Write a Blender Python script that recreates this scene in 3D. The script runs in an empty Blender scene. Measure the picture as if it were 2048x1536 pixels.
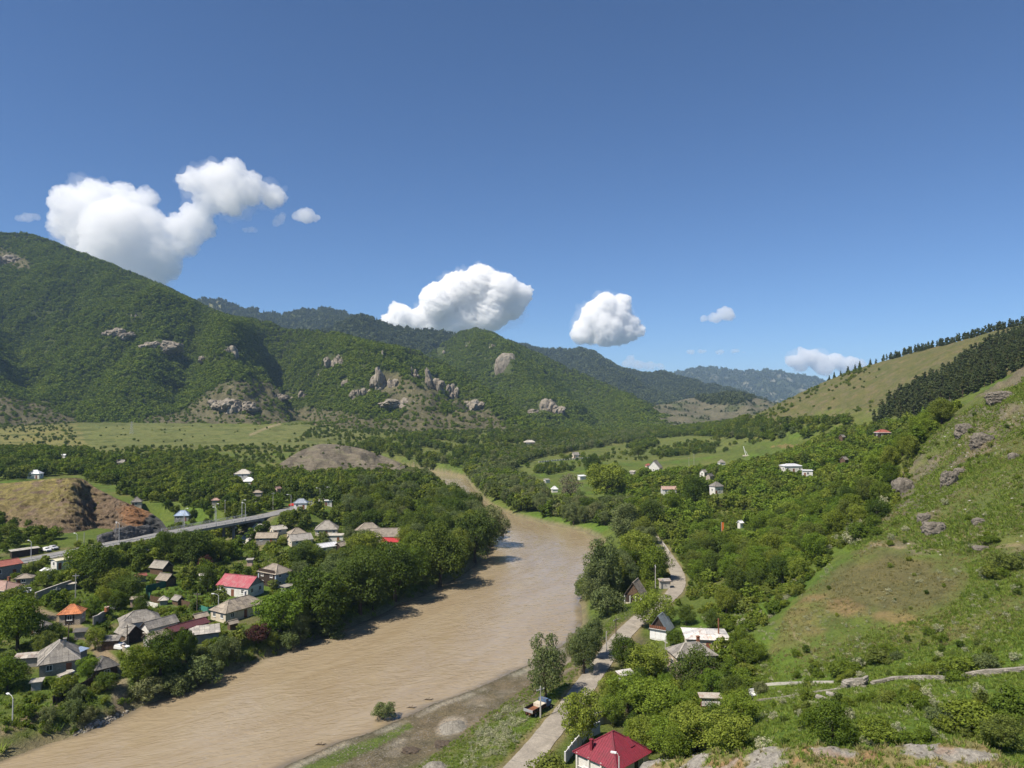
import bpy, bmesh, math, random
import numpy as np
from mathutils import Vector, Matrix

# ------------------------------------------------------------------ camera, world, sun, exposure
F = 1450.0          # focal length in photograph pixels (photograph 2048 x 1536)
CAMZ = 60.0         # eye height above the river, metres
PITCH = math.atan(42.0 / F)
SUN_ELEV = 54.0     # degrees
SUN_FROM = (-0.80, -0.60)   # horizontal direction towards the sun (x right, y ahead)

S = bpy.context.scene
COL = S.collection
cam_d = bpy.data.cameras.new("camera")
cam = bpy.data.objects.new("camera", cam_d)
COL.objects.link(cam)
cam.location = (0, 0, CAMZ)
cam.rotation_euler = (math.pi / 2 + PITCH, 0, 0)
cam_d.sensor_fit = 'HORIZONTAL'
cam_d.sensor_width = 36.0
cam_d.lens = 36.0 * F / 2048.0
cam_d.clip_start = 0.5
cam_d.clip_end = 60000.0
S.camera = cam

world = bpy.data.worlds.new("World")
S.world = world
world.use_nodes = True
wn = world.node_tree
wn.nodes.clear()
w_out = wn.nodes.new("ShaderNodeOutputWorld")
w_bg = wn.nodes.new("ShaderNodeBackground")
w_sky = wn.nodes.new("ShaderNodeTexSky")
w_sky.sky_type = 'NISHITA'
w_sky.sun_disc = False
w_sky.sun_elevation = math.radians(SUN_ELEV)
# Nishita: rotation 0 puts the sun on +Y, positive turns towards +X
w_sky.sun_rotation = math.atan2(SUN_FROM[0], SUN_FROM[1])
w_sky.altitude = 2000.0
w_sky.air_density = 1.0
w_sky.dust_density = 0.15
w_sky.ozone_density = 10.0
w_bg.inputs["Strength"].default_value = 0.070
wn.links.new(w_sky.outputs[0], w_bg.inputs[0])
wn.links.new(w_bg.outputs[0], w_out.inputs[0])

sun_d = bpy.data.lights.new("sun", 'SUN')
sun = bpy.data.objects.new("sun", sun_d)
COL.objects.link(sun)
_h = math.hypot(*SUN_FROM)
_ce = math.cos(math.radians(SUN_ELEV))
SUN_VEC = Vector((SUN_FROM[0] / _h * _ce, SUN_FROM[1] / _h * _ce, math.sin(math.radians(SUN_ELEV))))
sun.rotation_euler = SUN_VEC.to_track_quat('Z', 'Y').to_euler()
sun_d.energy = 4.3
sun_d.color = (1.0, 0.92, 0.80)
sun_d.angle = math.radians(0.53)

S.view_settings.view_transform = 'Standard'
S.view_settings.look = 'None'
S.view_settings.exposure = 0.75
S.view_settings.gamma = 1.0
S.view_settings.use_curve_mapping = False
S.render.engine = 'CYCLES'
S.cycles.use_denoising = True
S.cycles.max_bounces = 20
S.cycles.diffuse_bounces = 3
S.cycles.glossy_bounces = 2
S.cycles.transmission_bounces = 3
S.cycles.transparent_max_bounces = 8
S.cycles.volume_bounces = 18
S.cycles.use_adaptive_sampling = True
S.cycles.adaptive_threshold = 0.02

random.seed(7)
RNG = np.random.default_rng(7)

# ------------------------------------------------------------------ geometry of the view
_cp, _sp = math.cos(PITCH), math.sin(PITCH)

def project(x, y, z):
    x = np.asarray(x, float); y = np.asarray(y, float); z = np.asarray(z, float) - CAMZ
    d = y * _cp + z * _sp
    u = -y * _sp + z * _cp
    d = np.where(np.abs(d) < 1e-3, 1e-3, d)
    return 1024 + F * x / d, 768 - F * u / d

def ray(px, py):
    a = (px - 1024) / F; b = (768 - py) / F
    return (a, _cp - b * _sp, _sp + b * _cp)

def at(px, py, dist):
    """world point seen at a photograph pixel, 'dist' metres ahead"""
    r = ray(px, py); t = dist / r[1]
    return np.array((r[0] * t, dist, CAMZ + r[2] * t))

def at_z(px, py, z):
    r = ray(px, py); t = (z - CAMZ) / r[2]
    return np.array((r[0] * t, r[1] * t, z))

# ------------------------------------------------------------------ noise (numpy)
def _hash2(ix, iy, seed):
    h = (ix.astype(np.int64) * 374761393 + iy.astype(np.int64) * 668265263 + seed * 1442695041) & 0xffffffff
    h = ((h ^ (h >> 13)) * 1274126177) & 0xffffffff
    return ((h ^ (h >> 16)) & 0xffff) / 65535.0

def vnoise(x, y, seed=0):
    x = np.asarray(x, float); y = np.asarray(y, float)
    ix = np.floor(x); iy = np.floor(y)
    fx = x - ix; fy = y - iy
    ux = fx * fx * fx * (fx * (fx * 6 - 15) + 10); uy = fy * fy * fy * (fy * (fy * 6 - 15) + 10)
    def g(i, j):
        a = _hash2(ix + i, iy + j, seed) * 2 * np.pi
        return np.cos(a) * (fx - i) + np.sin(a) * (fy - j)
    n0 = g(0, 0) * (1 - ux) + g(1, 0) * ux
    n1 = g(0, 1) * (1 - ux) + g(1, 1) * ux
    return (n0 * (1 - uy) + n1 * uy) * 1.5

def fbm(x, y, octv=4, seed=0, gain=0.5, lac=2.03):
    s = 0; a = 1.0; t = 0
    for o in range(octv):
        s = s + a * vnoise(x, y, seed + o * 17)
        t += a; a *= gain; x = np.asarray(x) * lac; y = np.asarray(y) * lac
    return s / t

def ridged(x, y, octv=4, seed=0, gain=0.5):
    s = 0; a = 1.0; t = 0
    for o in range(octv):
        s = s + a * (1 - np.abs(vnoise(x, y, seed + o * 31)) * 1.6)
        t += a; a *= gain; x = np.asarray(x) * 2.07; y = np.asarray(y) * 2.07
    return s / t

def noise3(p, seed=0):
    """cheap 3d noise from three 2d slices"""
    return (vnoise(p[:, 0] + 3.1 * p[:, 2] * 0.7, p[:, 1] - 0.6 * p[:, 2], seed)
            + vnoise(p[:, 1] + 0.5 * p[:, 0], p[:, 2] - 0.4 * p[:, 0], seed + 5)
            + vnoise(p[:, 2] + 0.45 * p[:, 1], p[:, 0] - 0.35 * p[:, 1], seed + 9)) / 1.8

def fbm3(p, octv=4, seed=0, gain=0.5):
    s = 0; a = 1; t = 0
    for o in range(octv):
        s = s + a * noise3(p, seed + o * 13); t += a; a *= gain; p = p * 2.05
    return s / t

def sstep(a, b, x):
    t = np.clip((x - a) / (b - a), 0, 1)
    return t * t * (3 - 2 * t)

# ------------------------------------------------------------------ polylines
def resample(pts, n):
    pts = np.asarray(pts, float)
    d = np.r_[0, np.cumsum(np.linalg.norm(np.diff(pts, axis=0), axis=1))]
    s = np.linspace(0, d[-1], n)
    return np.stack([np.interp(s, d, pts[:, k]) for k in range(pts.shape[1])], 1)

def smooth_line(pts, n, it=3):
    pts = np.asarray(pts, float)
    for _ in range(it):                                   # Chaikin
        q = pts[:-1] * .75 + pts[1:] * .25; r = pts[:-1] * .25 + pts[1:] * .75
        m = np.empty((len(q) * 2, pts.shape[1])); m[0::2] = q; m[1::2] = r
        pts = np.vstack([pts[:1], m, pts[-1:]])
    return resample(pts, n)

def dist_line(x, y, line):
    """distance to a polyline, with the parameter (index + fraction) of the nearest point"""
    best = np.full(np.shape(x), 1e9); par = np.zeros(np.shape(x))
    for i in range(len(line) - 1):
        ax, ay = line[i][:2]; bx, by = line[i + 1][:2]
        dx, dy = bx - ax, by - ay
        L = dx * dx + dy * dy + 1e-9
        t = np.clip(((x - ax) * dx + (y - ay) * dy) / L, 0, 1)
        d = np.hypot(x - ax - t * dx, y - ay - t * dy)
        m = d < best
        best = np.where(m, d, best); par = np.where(m, i + t, par)
    return best, par

def inside(x, y, poly):
    r = np.zeros(np.shape(x), bool)
    n = len(poly)
    for i in range(n):
        x0, y0 = poly[i][:2]; x1, y1 = poly[(i + 1) % n][:2]
        if y0 == y1:
            continue
        c = ((y0 > y) != (y1 > y)) & (x < (x1 - x0) * (y - y0) / (y1 - y0) + x0)
        r ^= c
    return r

# ------------------------------------------------------------------ materials
MATS = {}

def new_mat(name):
    m = bpy.data.materials.new(name); m.use_nodes = True
    nt = m.node_tree
    b = nt.nodes["Principled BSDF"]
    b.inputs["Roughness"].default_value = 0.85
    b.inputs["Specular IOR Level"].default_value = 0.2
    MATS[name] = m
    return m, nt, b

def nd(nt, t, **kw):
    n = nt.nodes.new(t)
    for k, v in kw.items():
        setattr(n, k, v)
    return n

def noise_node(nt, scale, detail=4, rough=0.55, coord=None, dist=0.0):
    n = nd(nt, "ShaderNodeTexNoise")
    n.inputs["Scale"].default_value = scale; n.inputs["Detail"].default_value = detail
    n.inputs["Roughness"].default_value = rough; n.inputs["Distortion"].default_value = dist
    if coord is not None:
        nt.links.new(coord, n.inputs["Vector"])
    return n

def ramp(nt, fac, stops):
    r = nd(nt, "ShaderNodeValToRGB")
    e = r.color_ramp.elements
    while len(e) < len(stops):
        e.new(0.5)
    for k, (p, c) in enumerate(stops):
        e[k].position = p; e[k].color = (*c, 1) if len(c) == 3 else c
    nt.links.new(fac, r.inputs[0])
    return r

def mixc(nt, a, b, fac, mode='MIX'):
    m = nd(nt, "ShaderNodeMix", data_type='RGBA', blend_type=mode)
    for v, i in ((fac, 0), (a, 6), (b, 7)):
        if isinstance(v, (int, float)):
            m.inputs[i].default_value = v
        elif isinstance(v, tuple):
            m.inputs[i].default_value = (*v, 1)
        else:
            nt.links.new(v, m.inputs[i])
    return m.outputs[2]

def bump(nt, b, h, strength, dist):
    n = nd(nt, "ShaderNodeBump")
    n.inputs["Strength"].default_value = strength; n.inputs["Distance"].default_value = dist
    nt.links.new(h, n.inputs["Height"]); nt.links.new(n.outputs[0], b.inputs["Normal"])
    return n

def simple_mat(name, col, rough=0.8, var=0.25, scale=1.5, metallic=0.0, spec=0.2, bmp=0.0, dirt=None):
    """plain surface with blotchy wear in object space"""
    m, nt, b = new_mat(name)
    tc = nd(nt, "ShaderNodeTexCoord").outputs["Object"]
    n1 = noise_node(nt, scale, 6, 0.65, tc)
    n2 = noise_node(nt, scale * 9, 3, 0.6, tc)
    lo = tuple(c * (1 - var) for c in col); hi = tuple(min(1, c * (1 + var)) for c in col)
    r = ramp(nt, n1.outputs[0], [(0.3, lo), (0.7, hi)])
    c = mixc(nt, r.outputs[0], (0.5, 0.5, 0.5), 0.0)
    c = mixc(nt, r.outputs[0], ramp(nt, n2.outputs[0], [(0.3, (.7, .7, .7)), (0.7, (1.15, 1.15, 1.15))]).outputs[0], 0.6, 'MULTIPLY')
    if dirt:
        n3 = noise_node(nt, scale * 0.7, 7, 0.7, tc, 0.6)
        c = mixc(nt, c, dirt[0], ramp(nt, n3.outputs[0], [(dirt[1], (0, 0, 0)), (dirt[1] + 0.12, (1, 1, 1))]).outputs[0])
    nt.links.new(c, b.inputs["Base Color"])
    b.inputs["Roughness"].default_value = rough; b.inputs["Metallic"].default_value = metallic
    b.inputs["Specular IOR Level"].default_value = spec
    if bmp:
        bump(nt, b, n2.outputs[0], 0.6, bmp)
    return m

# ------------------------------------------------------------------ object helpers
def link(o, parent=None):
    COL.objects.link(o)
    if parent is not None:
        o.parent = parent
    return o

def tag(o, label=None, cat=None, group=None, kind=None):
    if label: o["label"] = label
    if cat: o["category"] = cat
    if group: o["group"] = group
    if kind: o["kind"] = kind
    return o

def mesh_np(name, v, f, mat=None, smooth=False):
    me = bpy.data.meshes.new(name)
    v = np.asarray(v, np.float32); f = np.asarray(f, np.int32)
    k = f.shape[1]
    me.vertices.add(len(v)); me.vertices.foreach_set("co", v.ravel())
    me.loops.add(f.size); me.loops.foreach_set("vertex_index", f.ravel())
    me.polygons.add(len(f)); me.polygons.foreach_set("loop_start", np.arange(len(f), dtype=np.int32) * k)
    try:
        me.polygons.foreach_set("loop_total", np.full(len(f), k, np.int32))
    except Exception:
        pass
    me.update(calc_edges=True)
    me.polygons.foreach_set("use_smooth", np.full(len(f), smooth, bool))
    if mat is not None:
        me.materials.append(mat if not isinstance(mat, str) else MATS[mat])
    return me

def obj_np(name, v, f, mat=None, smooth=False, parent=None):
    return link(bpy.data.objects.new(name, mesh_np(name, v, f, mat, smooth)), parent)

def empty(name, loc, rz=0.0):
    o = bpy.data.objects.new(name, None)
    o.empty_display_size = 0.5
    o.location = [float(c) for c in loc]; o.rotation_euler = (0, 0, rz)
    return link(o)

def grid_faces(nu, nv):
    i = np.arange(nu - 1)[:, None] * nv + np.arange(nv - 1)[None, :]
    return np.stack([i, i + nv, i + nv + 1, i + 1], -1).reshape(-1, 4)

def set_color(me, name, rgb):
    a = me.attributes.new(name, 'FLOAT_COLOR', 'POINT')
    c = np.ones((len(me.vertices), 4), np.float32); c[:, :3] = rgb
    a.data.foreach_set("color", c.ravel())

def set_float(me, name, val):
    a = me.attributes.new(name, 'FLOAT', 'POINT')
    a.data.foreach_set("value", np.asarray(val, np.float32))

class MB:
    """collects simple shapes; build() links them as one mesh object"""
    def __init__(s):
        s.v = []; s.f = []
    def add(s, v, f):
        o = len(s.v); s.v += [tuple(map(float, p)) for p in v]; s.f += [tuple(int(i) + o for i in q) for q in f]; return s
    def box(s, x0, x1, y0, y1, z0, z1):
        return s.add([(x0, y0, z0), (x1, y0, z0), (x1, y1, z0), (x0, y1, z0), (x0, y0, z1), (x1, y0, z1), (x1, y1, z1), (x0, y1, z1)],
                     [(0, 3, 2, 1), (4, 5, 6, 7), (0, 1, 5, 4), (1, 2, 6, 5), (2, 3, 7, 6), (3, 0, 4, 7)])
    def bar(s, a, b, w, h=None, up=(0, 0, 1)):
        """box beam from a to b"""
        h = w if h is None else h
        a = Vector(a); b = Vector(b); d = (b - a).normalized(); u = Vector(up)
        if abs(d.dot(u)) > 0.98: u = Vector((1, 0, 0))
        r = d.cross(u).normalized() * (w / 2); u = r.cross(d).normalized() * (h / 2)
        p = [a - r - u, a + r - u, a + r + u, a - r + u, b - r - u, b + r - u, b + r + u, b - r + u]
        return s.add(p, [(0, 3, 2, 1), (4, 5, 6, 7), (0, 1, 5, 4), (1, 2, 6, 5), (2, 3, 7, 6), (3, 0, 4, 7)])
    def tube(s, pts, rad, n=6):
        """tapered tube along points; rad per point"""
        pts = [Vector(p) for p in pts]
        if not hasattr(rad, '__len__'): rad = [rad] * len(pts)
        vs = []; fs = []
        for i, p in enumerate(pts):
            d = (pts[min(i + 1, len(pts) - 1)] - pts[max(i - 1, 0)]).normalized()
            u = Vector((0, 0, 1)) if abs(d.z) < 0.9 else Vector((1, 0, 0))
            r = d.cross(u).normalized(); u = r.cross(d)
            for k in range(n):
                a = 2 * math.pi * k / n
                vs.append(p + (r * math.cos(a) + u * math.sin(a)) * rad[i])
        for i in range(len(pts) - 1):
            for k in range(n):
                fs.append((i * n + k, i * n + (k + 1) % n, (i + 1) * n + (k + 1) % n, (i + 1) * n + k))
        fs.append(tuple(range(n - 1, -1, -1))); fs.append(tuple((len(pts) - 1) * n + k for k in range(n)))
        return s.add(vs, fs)
    def slab(s, poly, t):
        """thin slab: polygon (any plane) thickened downwards along its normal"""
        p = [Vector(q) for q in poly]
        nrm = Vector((0, 0, 0))
        for i in range(len(p)):
            a, b = p[i], p[(i + 1) % len(p)]
            nrm += a.cross(b)
        nrm.normalize()
        if nrm.z < 0:
            p.reverse(); nrm = -nrm
        n = len(p)
        q = [c - nrm * t for c in p]
        fs = [tuple(range(n)), tuple(range(2 * n - 1, n - 1, -1))]
        for i in range(n):
            j = (i + 1) % n
            fs.append((i, n + i, n + j, j))
        return s.add(p + q, fs)
    def mesh(s, name, mat):
        me = bpy.data.meshes.new(name)
        me.from_pydata(s.v, [], s.f); me.update()
        me.materials.append(MATS[mat] if isinstance(mat, str) else mat)
        return me
    def build(s, name, mat, parent=None, loc=None):
        o = link(bpy.data.objects.new(name, s.mesh(name, mat)), parent)
        if loc is not None: o.location = loc
        return o
# ------------------------------------------------------------------ the valley: heights from surveyed points
# (photograph x, photograph y, metres ahead): points read off the photograph
SURVEY_PX = [
    # left terrace and meadow below the big mountain
    (170, 880, 820), (330, 882, 800), (480, 884, 790), (600, 876, 800), (250, 845, 1120), (430, 850, 1080), (600, 850, 1060), (0, 890, 800),
    (0, 905, 640), (150, 905, 640), (300, 905, 660), (450, 905, 650), (-200, 880, 820), (-200, 840, 1150), (-250, 905, 640),
    # middle of the valley floor, wooded rises
    (760, 905, 720), (850, 900, 760), (900, 862, 1040), (980, 880, 900), (760, 862, 1020), (1040, 860, 1060), (940, 905, 770),
    (1100, 900, 838), (1200, 908, 780), (1300, 882, 1000), (1150, 868, 1150), (1300, 862, 1250), (1420, 866, 980), (1530, 892, 700), (1600, 882, 700),
    (1250, 925, 680), (1100, 925, 680), (1020, 950, 600), (1100, 975, 500),
    # right hand village on its gentle rise
    (1300, 960, 500), (1420, 952, 480), (1590, 938, 420), (1690, 917, 420), (1765, 865, 480), (1480, 990, 380), (1350, 1000, 400),
    (1600, 1050, 270), (1500, 1150, 212), (1700, 1000, 300), (1750, 925, 390), (1420, 1050, 300), (1560, 905, 600),
    # near slope, from its sky edge downwards
    (1810, 975, 232), (1900, 832, 252), (2048, 737, 262), (2200, 660, 270), (1960, 790, 258), (1850, 880, 245), (1780, 1000, 226), (1740, 1035, 216), (2048, 900, 190), (2200, 860, 190),
    (1950, 1050, 170), (1720, 1108, 176), (1660, 1090, 205), (1900, 1112, 162), (1640, 1200, 160), (1850, 1270, 136), (2048, 1200, 130), (2250, 1180, 125), (1550, 1300, 147),
    (1480, 1392, 131), (1640, 1372, 125), (1850, 1352, 118), (2048, 1337, 110), (1500, 1450, 110), (1700, 1482, 90), (1950, 1452, 88), (2250, 1330, 105),
    (1440, 1240, 176), (1560, 1215, 172),
    # grassy ridge with the pine plantation
    (1500, 846, 860), (1600, 842, 640), (1700, 836, 580), (1750, 842, 530), (1530, 822, 950), (1580, 797, 930), (1650, 764, 900), (1720, 737, 850), (1800, 712, 800),
    (1900, 687, 740), (1970, 668, 700), (2048, 650, 650), (2250, 610, 600), (1700, 800, 720), (1800, 792, 620), (1900, 762, 560), (2000, 722, 510), (1850, 822, 470), (2150, 690, 480),
    (1950, 800, 400), (2100, 720, 420),
]
SURVEY_XYZ = [
    (-130, 120, 4.5), (-110, 150, 4.5), (-100, 200, 5), (-60, 250, 4), (-30, 300, 3.6), (-45, 400, 3.6), (-75, 340, 4), (-60, 290, 4),
    (-170, 200, 7), (-230, 250, 11), (-150, 330, 9), (-90, 520, 5.5), (-190, 480, 10), (-300, 500, 14), (-80, 620, 6), (-350, 350, 14), (-190, 160, 8),
    (-110, 250, 5.5), (-130, 225, 6.5), (-90, 230, 5),
    # line of the main road left
    (-200, 205, 8.6), (-164, 233, 8.8), (-155, 246, 9.3), (-143, 265, 10.2), (-133, 277, 10.8), (-109, 323, 10.6), (-104, 350, 10.4), (-100, 381, 10.2), (-92, 398, 10),
    (-125, 300, 4.2), (-112, 300, 3.8),
    # right bank, road side
    (-45, 100, 3.2), (-20, 115, 3.2), (5, 130, 3.6), (15, 150, 3.6), (30, 175, 4.0), (38, 200, 4.4), (53, 224, 5.4), (60, 255, 5.6), (57, 290, 6), (70, 330, 6.5),
    (14, 109, 4.2), (25, 118, 4.4), (42, 160, 5.2), (40, 140, 5.2), (60, 175, 6.8), (45, 300, 4.5), (60, 400, 5), (10, 500, 4),
    (0, 85, 6), (30, 80, 12), (60, 70, 20), (80, 60, 22), (0, 60, 14), (-60, 60, 6), (-120, 70, 4), (30, 45, 22), (-20, 35, 22), (60, 40, 22),
    # far surroundings
    (-900, 1500, 60), (0, 1500, 8), (500, 1500, 12), (250, 1400, 9), (900, 1300, 90), (0, 3000, 5), (-2000, 3000, 40), (2000, 3000, 30), (0, 9000, 0), (4000, 8000, 0), (-4000, 8000, 0),
    (900, 950, 60), (640, 1150, 40), (480, 1250, 38),
]
SP = [tuple(at(*p)) for p in SURVEY_PX] + SURVEY_XYZ
SP = np.array(SP, float)

def _lp(x, y):
    return np.arctan2(x, y), np.log(np.hypot(x, y))

def _k(r2):
    return 0.5 * r2 * np.log(r2 + 1e-12)

_su, _sv = _lp(SP[:, 0], SP[:, 1])
_n = len(SP)
_A = np.zeros((_n + 3, _n + 3))
_A[:_n, :_n] = _k((_su[:, None] - _su) ** 2 + (_sv[:, None] - _sv) ** 2) + np.eye(_n) * 0.0015
_A[:_n, _n] = 1; _A[:_n, _n + 1] = _su; _A[:_n, _n + 2] = _sv
_A[_n:, :_n] = _A[:_n, _n:].T
_w = np.linalg.solve(_A, np.r_[SP[:, 2], 0, 0, 0])

def base_height(x, y):
    u, v = _lp(x, y)
    sh = u.shape; u = u.ravel(); v = v.ravel()
    z = _w[_n] + _w[_n + 1] * u + _w[_n + 2] * v
    for i in range(_n):
        z = z + _w[i] * _k((u - _su[i]) ** 2 + (v - _sv[i]) ** 2)
    return z.reshape(sh)

# ------------------------------------------------------------------ river and roads in plan
LEFT_EDGE = smooth_line([(-170, 60), (-118, 95), (-90, 120), (-80, 133), (-74, 147), (-66, 160), (-57, 177), (-49, 190), (-40, 205), (-27, 235), (-16, 264), (-9, 300), (-9, 340), (-16, 385),
                         (-30, 430), (-44, 470), (-58, 520), (-66, 565), (-84, 600), (-120, 640), (-180, 670)], 90)
RIGHT_EDGE = smooth_line([(-90, 40), (-58, 85), (-42, 115), (-33, 127), (-24, 138), (-13, 149), (-3, 160), (8, 174), (17, 190), (20.5, 205), (20.5, 222), (25, 245), (36, 300), (41, 325), (36, 345),
                          (19, 370), (-1, 400), (-15, 440), (-22, 490), (-30, 540), (-36, 600), (-60, 650), (-120, 700), (-180, 730)], 90)
def ragged(line, n, a, seed):
    line = resample(line, n)
    t = np.gradient(line, axis=0); t /= np.linalg.norm(t, axis=1, keepdims=True)
    s_ = np.r_[0, np.cumsum(np.linalg.norm(np.diff(line, axis=0), axis=1))]
    k = fbm(s_ / 16, s_ * 0, 4, seed, .6) * a
    return line + np.stack([-t[:, 1], t[:, 0]], 1) * k[:, None]
LEFT_EDGE = ragged(LEFT_EDGE, 150, 3.0, 21); RIGHT_EDGE = ragged(RIGHT_EDGE, 150, 3.4, 22)
RIVER_POLY = np.vstack([LEFT_EDGE, RIGHT_EDGE[::-1]])

ROAD_PX = [(930, 1640, 4.4), (1045, 1530, 4.4), (1100, 1462, 4.4), (1150, 1400, 4.4), (1192, 1340, 4.4), (1235, 1280, 4.5), (1280, 1235, 4.8), (1325, 1205, 5.2), (1355, 1180, 5.6), (1358, 1150, 5.9), (1340, 1120, 6.1),
           (1315, 1085, 6.3), (1296, 1062, 6.4), (1285, 1040, 6.4)]
ROAD = smooth_line([at_z(*p) for p in ROAD_PX], 90)
MAIN_ROAD = smooth_line([(-260, 165, 8.2), (-200, 205, 8.6), (-164, 233, 8.8), (-155, 246, 9.3), (-143, 265, 10.2), (-133, 278, 10.9), (-121, 299, 11.2), (-109, 323, 11.0), (-104, 350, 10.6), (-100, 381, 10.2), (-90, 402, 10), (-70, 430, 9), (-60, 470, 8)], 120)
TRACK_PX = [(246, 1420, 4.6), (238, 1350, 4.8), (225, 1330, 5), (205, 1305, 5.2), (190, 1280, 5.6), (150, 1250, 6.2), (95, 1225, 7), (40, 1210, 7.6), (-60, 1190, 8.2)]
TRACK = smooth_line([at_z(*p) for p in TRACK_PX], 60)
BANK_PATH = smooth_line([at_z(px, py, 4.0) for px, py in [(-60, 1475), (20, 1450), (120, 1405), (210, 1365), (290, 1330)]], 30)

def sd_river(x, y):
    d, _ = dist_line(x, y, np.vstack([RIVER_POLY, RIVER_POLY[:1]]))
    return np.where(inside(x, y, RIVER_POLY), -d, d)

# ------------------------------------------------------------------ ground sheet on a log-polar grid (even detail near and far)
TH = np.linspace(-0.80, 0.80, 660)
LR = np.r_[np.linspace(math.log(34), math.log(1500), 560), np.linspace(math.log(1500), math.log(11000), 42)[1:]]
_T, _L = np.meshgrid(TH, LR, indexing='ij')
GX = np.exp(_L) * np.sin(_T); GY = np.exp(_L) * np.cos(_T)
GZ = base_height(GX, GY)
_r = np.exp(_L)
# rough ground: hummocks on the slopes, nearly level along the river
_px, _py = project(GX, GY, GZ)
_slope_zone = sstep(8, 22, GZ) * sstep(1500, 1100, _r)
GZ = GZ + _slope_zone * (fbm(GX / 26, GY / 26, 5, 3) * 2.2) * np.clip(_r / 300, 0.35, 1.2)
GZ = GZ + fbm(GX / 14, GY / 14, 4, 11) * 0.35 + fbm(GX / 60, GY / 60, 3, 15) * 0.8 * sstep(200, 500, _r)
# craggy band high on the near slope
_pxr, _pyr = project(GX, GY, GZ)
ROCKY = inside(_pxr, _pyr, [(1780, 1010), (1840, 905), (1895, 838), (1985, 770), (2200, 660), (2200, 800), (2010, 880), (1960, 935), (1890, 1000), (1860, 1070)]) * (_r < 330) * 1.0
ROCKY = ROCKY * sstep(-.10, .22, fbm(GX / 11, GY / 11, 4, 201) + .12)
GZ = GZ + ROCKY * (ridged(GX / 7, GY / 9, 4, 211, .6) - .45) * 3.4
SDR = np.full(GX.shape, 400.0)
_m = (GY < 800) & (np.abs(GX) < 300)
SDR[_m] = sd_river(GX[_m], GY[_m])
DROAD = np.full(GX.shape, 99.0); DMAIN = DROAD.copy(); DTRK = DROAD.copy(); DPATH = DROAD.copy()
_m = (GY < 520) & (np.abs(GX) < 300)
for D, line, wd in ((DROAD, ROAD, 2.6), (DMAIN, MAIN_ROAD, 5.2), (DTRK, TRACK, 1.8), (DPATH, BANK_PATH, 1.3)):
    d, p = dist_line(GX[_m], GY[_m], line)
    D[_m] = d
    zz = np.interp(p, np.arange(len(line)), line[:, 2])
    wgt = sstep(wd * 2.6 + 2, wd + 0.6, d)
    if line is MAIN_ROAD:                                   # the bridge spans a side stream: no embankment there
        on = sstep(276, 284, GY[_m]) * sstep(322, 312, GY[_m])
        wgt = wgt * (1 - on)
    GZ[_m] = GZ[_m] * (1 - wgt) + (zz - 0.22) * wgt
# carve the river bed, with a gentle gravel bar on the near right bank
_dl = dist_line(GX[:, :420], GY[:, :420], LEFT_EDGE[:66:2])[0]; _dr = dist_line(GX[:, :420], GY[:, :420], RIGHT_EDGE[:66:2])[0]
_right_side = np.zeros(GX.shape); _right_side[:, :420] = _dr < _dl
_bar = sstep(60, 90, GY) * sstep(205, 170, GY) * _right_side
_bw = 6 + 22 * _bar * (SDR > 0)
_t = np.clip(SDR / _bw, 0, 1)
_t = _t * (2 - _t) * (1 - _bar) + _bar * (_t * 0.45 + 0.55 * _t * _t)
_bank = 0.15 + (np.maximum(GZ, 1.2) - 0.15) * _t
GZ = np.where(SDR < 0, np.maximum(-3.5, SDR * 0.35 + 0.1), np.where(SDR < _bw, _bank, GZ))
GZ = np.where((SDR > 0) & (SDR < 60) & (GZ < 0.5), np.maximum(GZ, 0.25), GZ)
# side stream under the bridge
STREAM = smooth_line([(-175, 345), (-140, 318), (-117, 300), (-95, 285), (-70, 268), (-45, 250), (-25, 236)], 40)
_m = (GY > 200) & (GY < 420) & (GX < 0) & (GX > -260)
d, _ = dist_line(GX[_m], GY[_m], STREAM)
GZ[_m] = np.minimum(GZ[_m], np.maximum(1.0 + d * 0.33, 1.0) + np.maximum(d - 16, 0) * 3)

# the road keeps its level over the bar
_m = (GY < 330) & (np.abs(GX) < 120)
d, p = dist_line(GX[_m], GY[_m], ROAD)
zz = np.interp(p, np.arange(len(ROAD)), ROAD[:, 2]); wgt = sstep(11, 3.4, d)
GZ[_m] = GZ[_m] * (1 - wgt) + (zz - 0.10) * wgt

def ground(x, y):
    """height of the ground sheet (bilinear in the log-polar grid)"""
    u, v = _lp(np.asarray(x, float), np.asarray(y, float))
    fu = np.clip((u - TH[0]) / (TH[1] - TH[0]), 0, len(TH) - 1.001)
    fv = np.clip(np.interp(v, LR, np.arange(len(LR))), 0, len(LR) - 1.001)
    i = fu.astype(int); j = fv.astype(int); a = fu - i; b = fv - j
    return (GZ[i, j] * (1 - a) * (1 - b) + GZ[i + 1, j] * a * (1 - b) + GZ[i, j + 1] * (1 - a) * b + GZ[i + 1, j + 1] * a * b)

def on_ground(px, py, h=0.0, start=40, stop=1500):
    """world point where the sight line of a pixel meets the ground raised by h"""
    r = ray(px, py)
    y = np.exp(np.linspace(math.log(start), math.log(stop), 4000))
    t = y / r[1]
    x = r[0] * t; z = CAMZ + r[2] * t
    g = ground(x, y) + h
    k = np.nonzero(z <= g)[0]
    k = k[0] if len(k) else len(y) - 1
    return np.array((x[k], y[k], g[k] - h))

# ------------------------------------------------------------------ what grows or lies on the ground
PXG, PYG = project(GX, GY, GZ)
GN1 = fbm(GX / 40, GY / 40, 4, 51); GN2 = fbm(GX / 9, GY / 9, 4, 61); GN3 = fbm(GX / 3, GY / 3, 3, 71)

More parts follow.
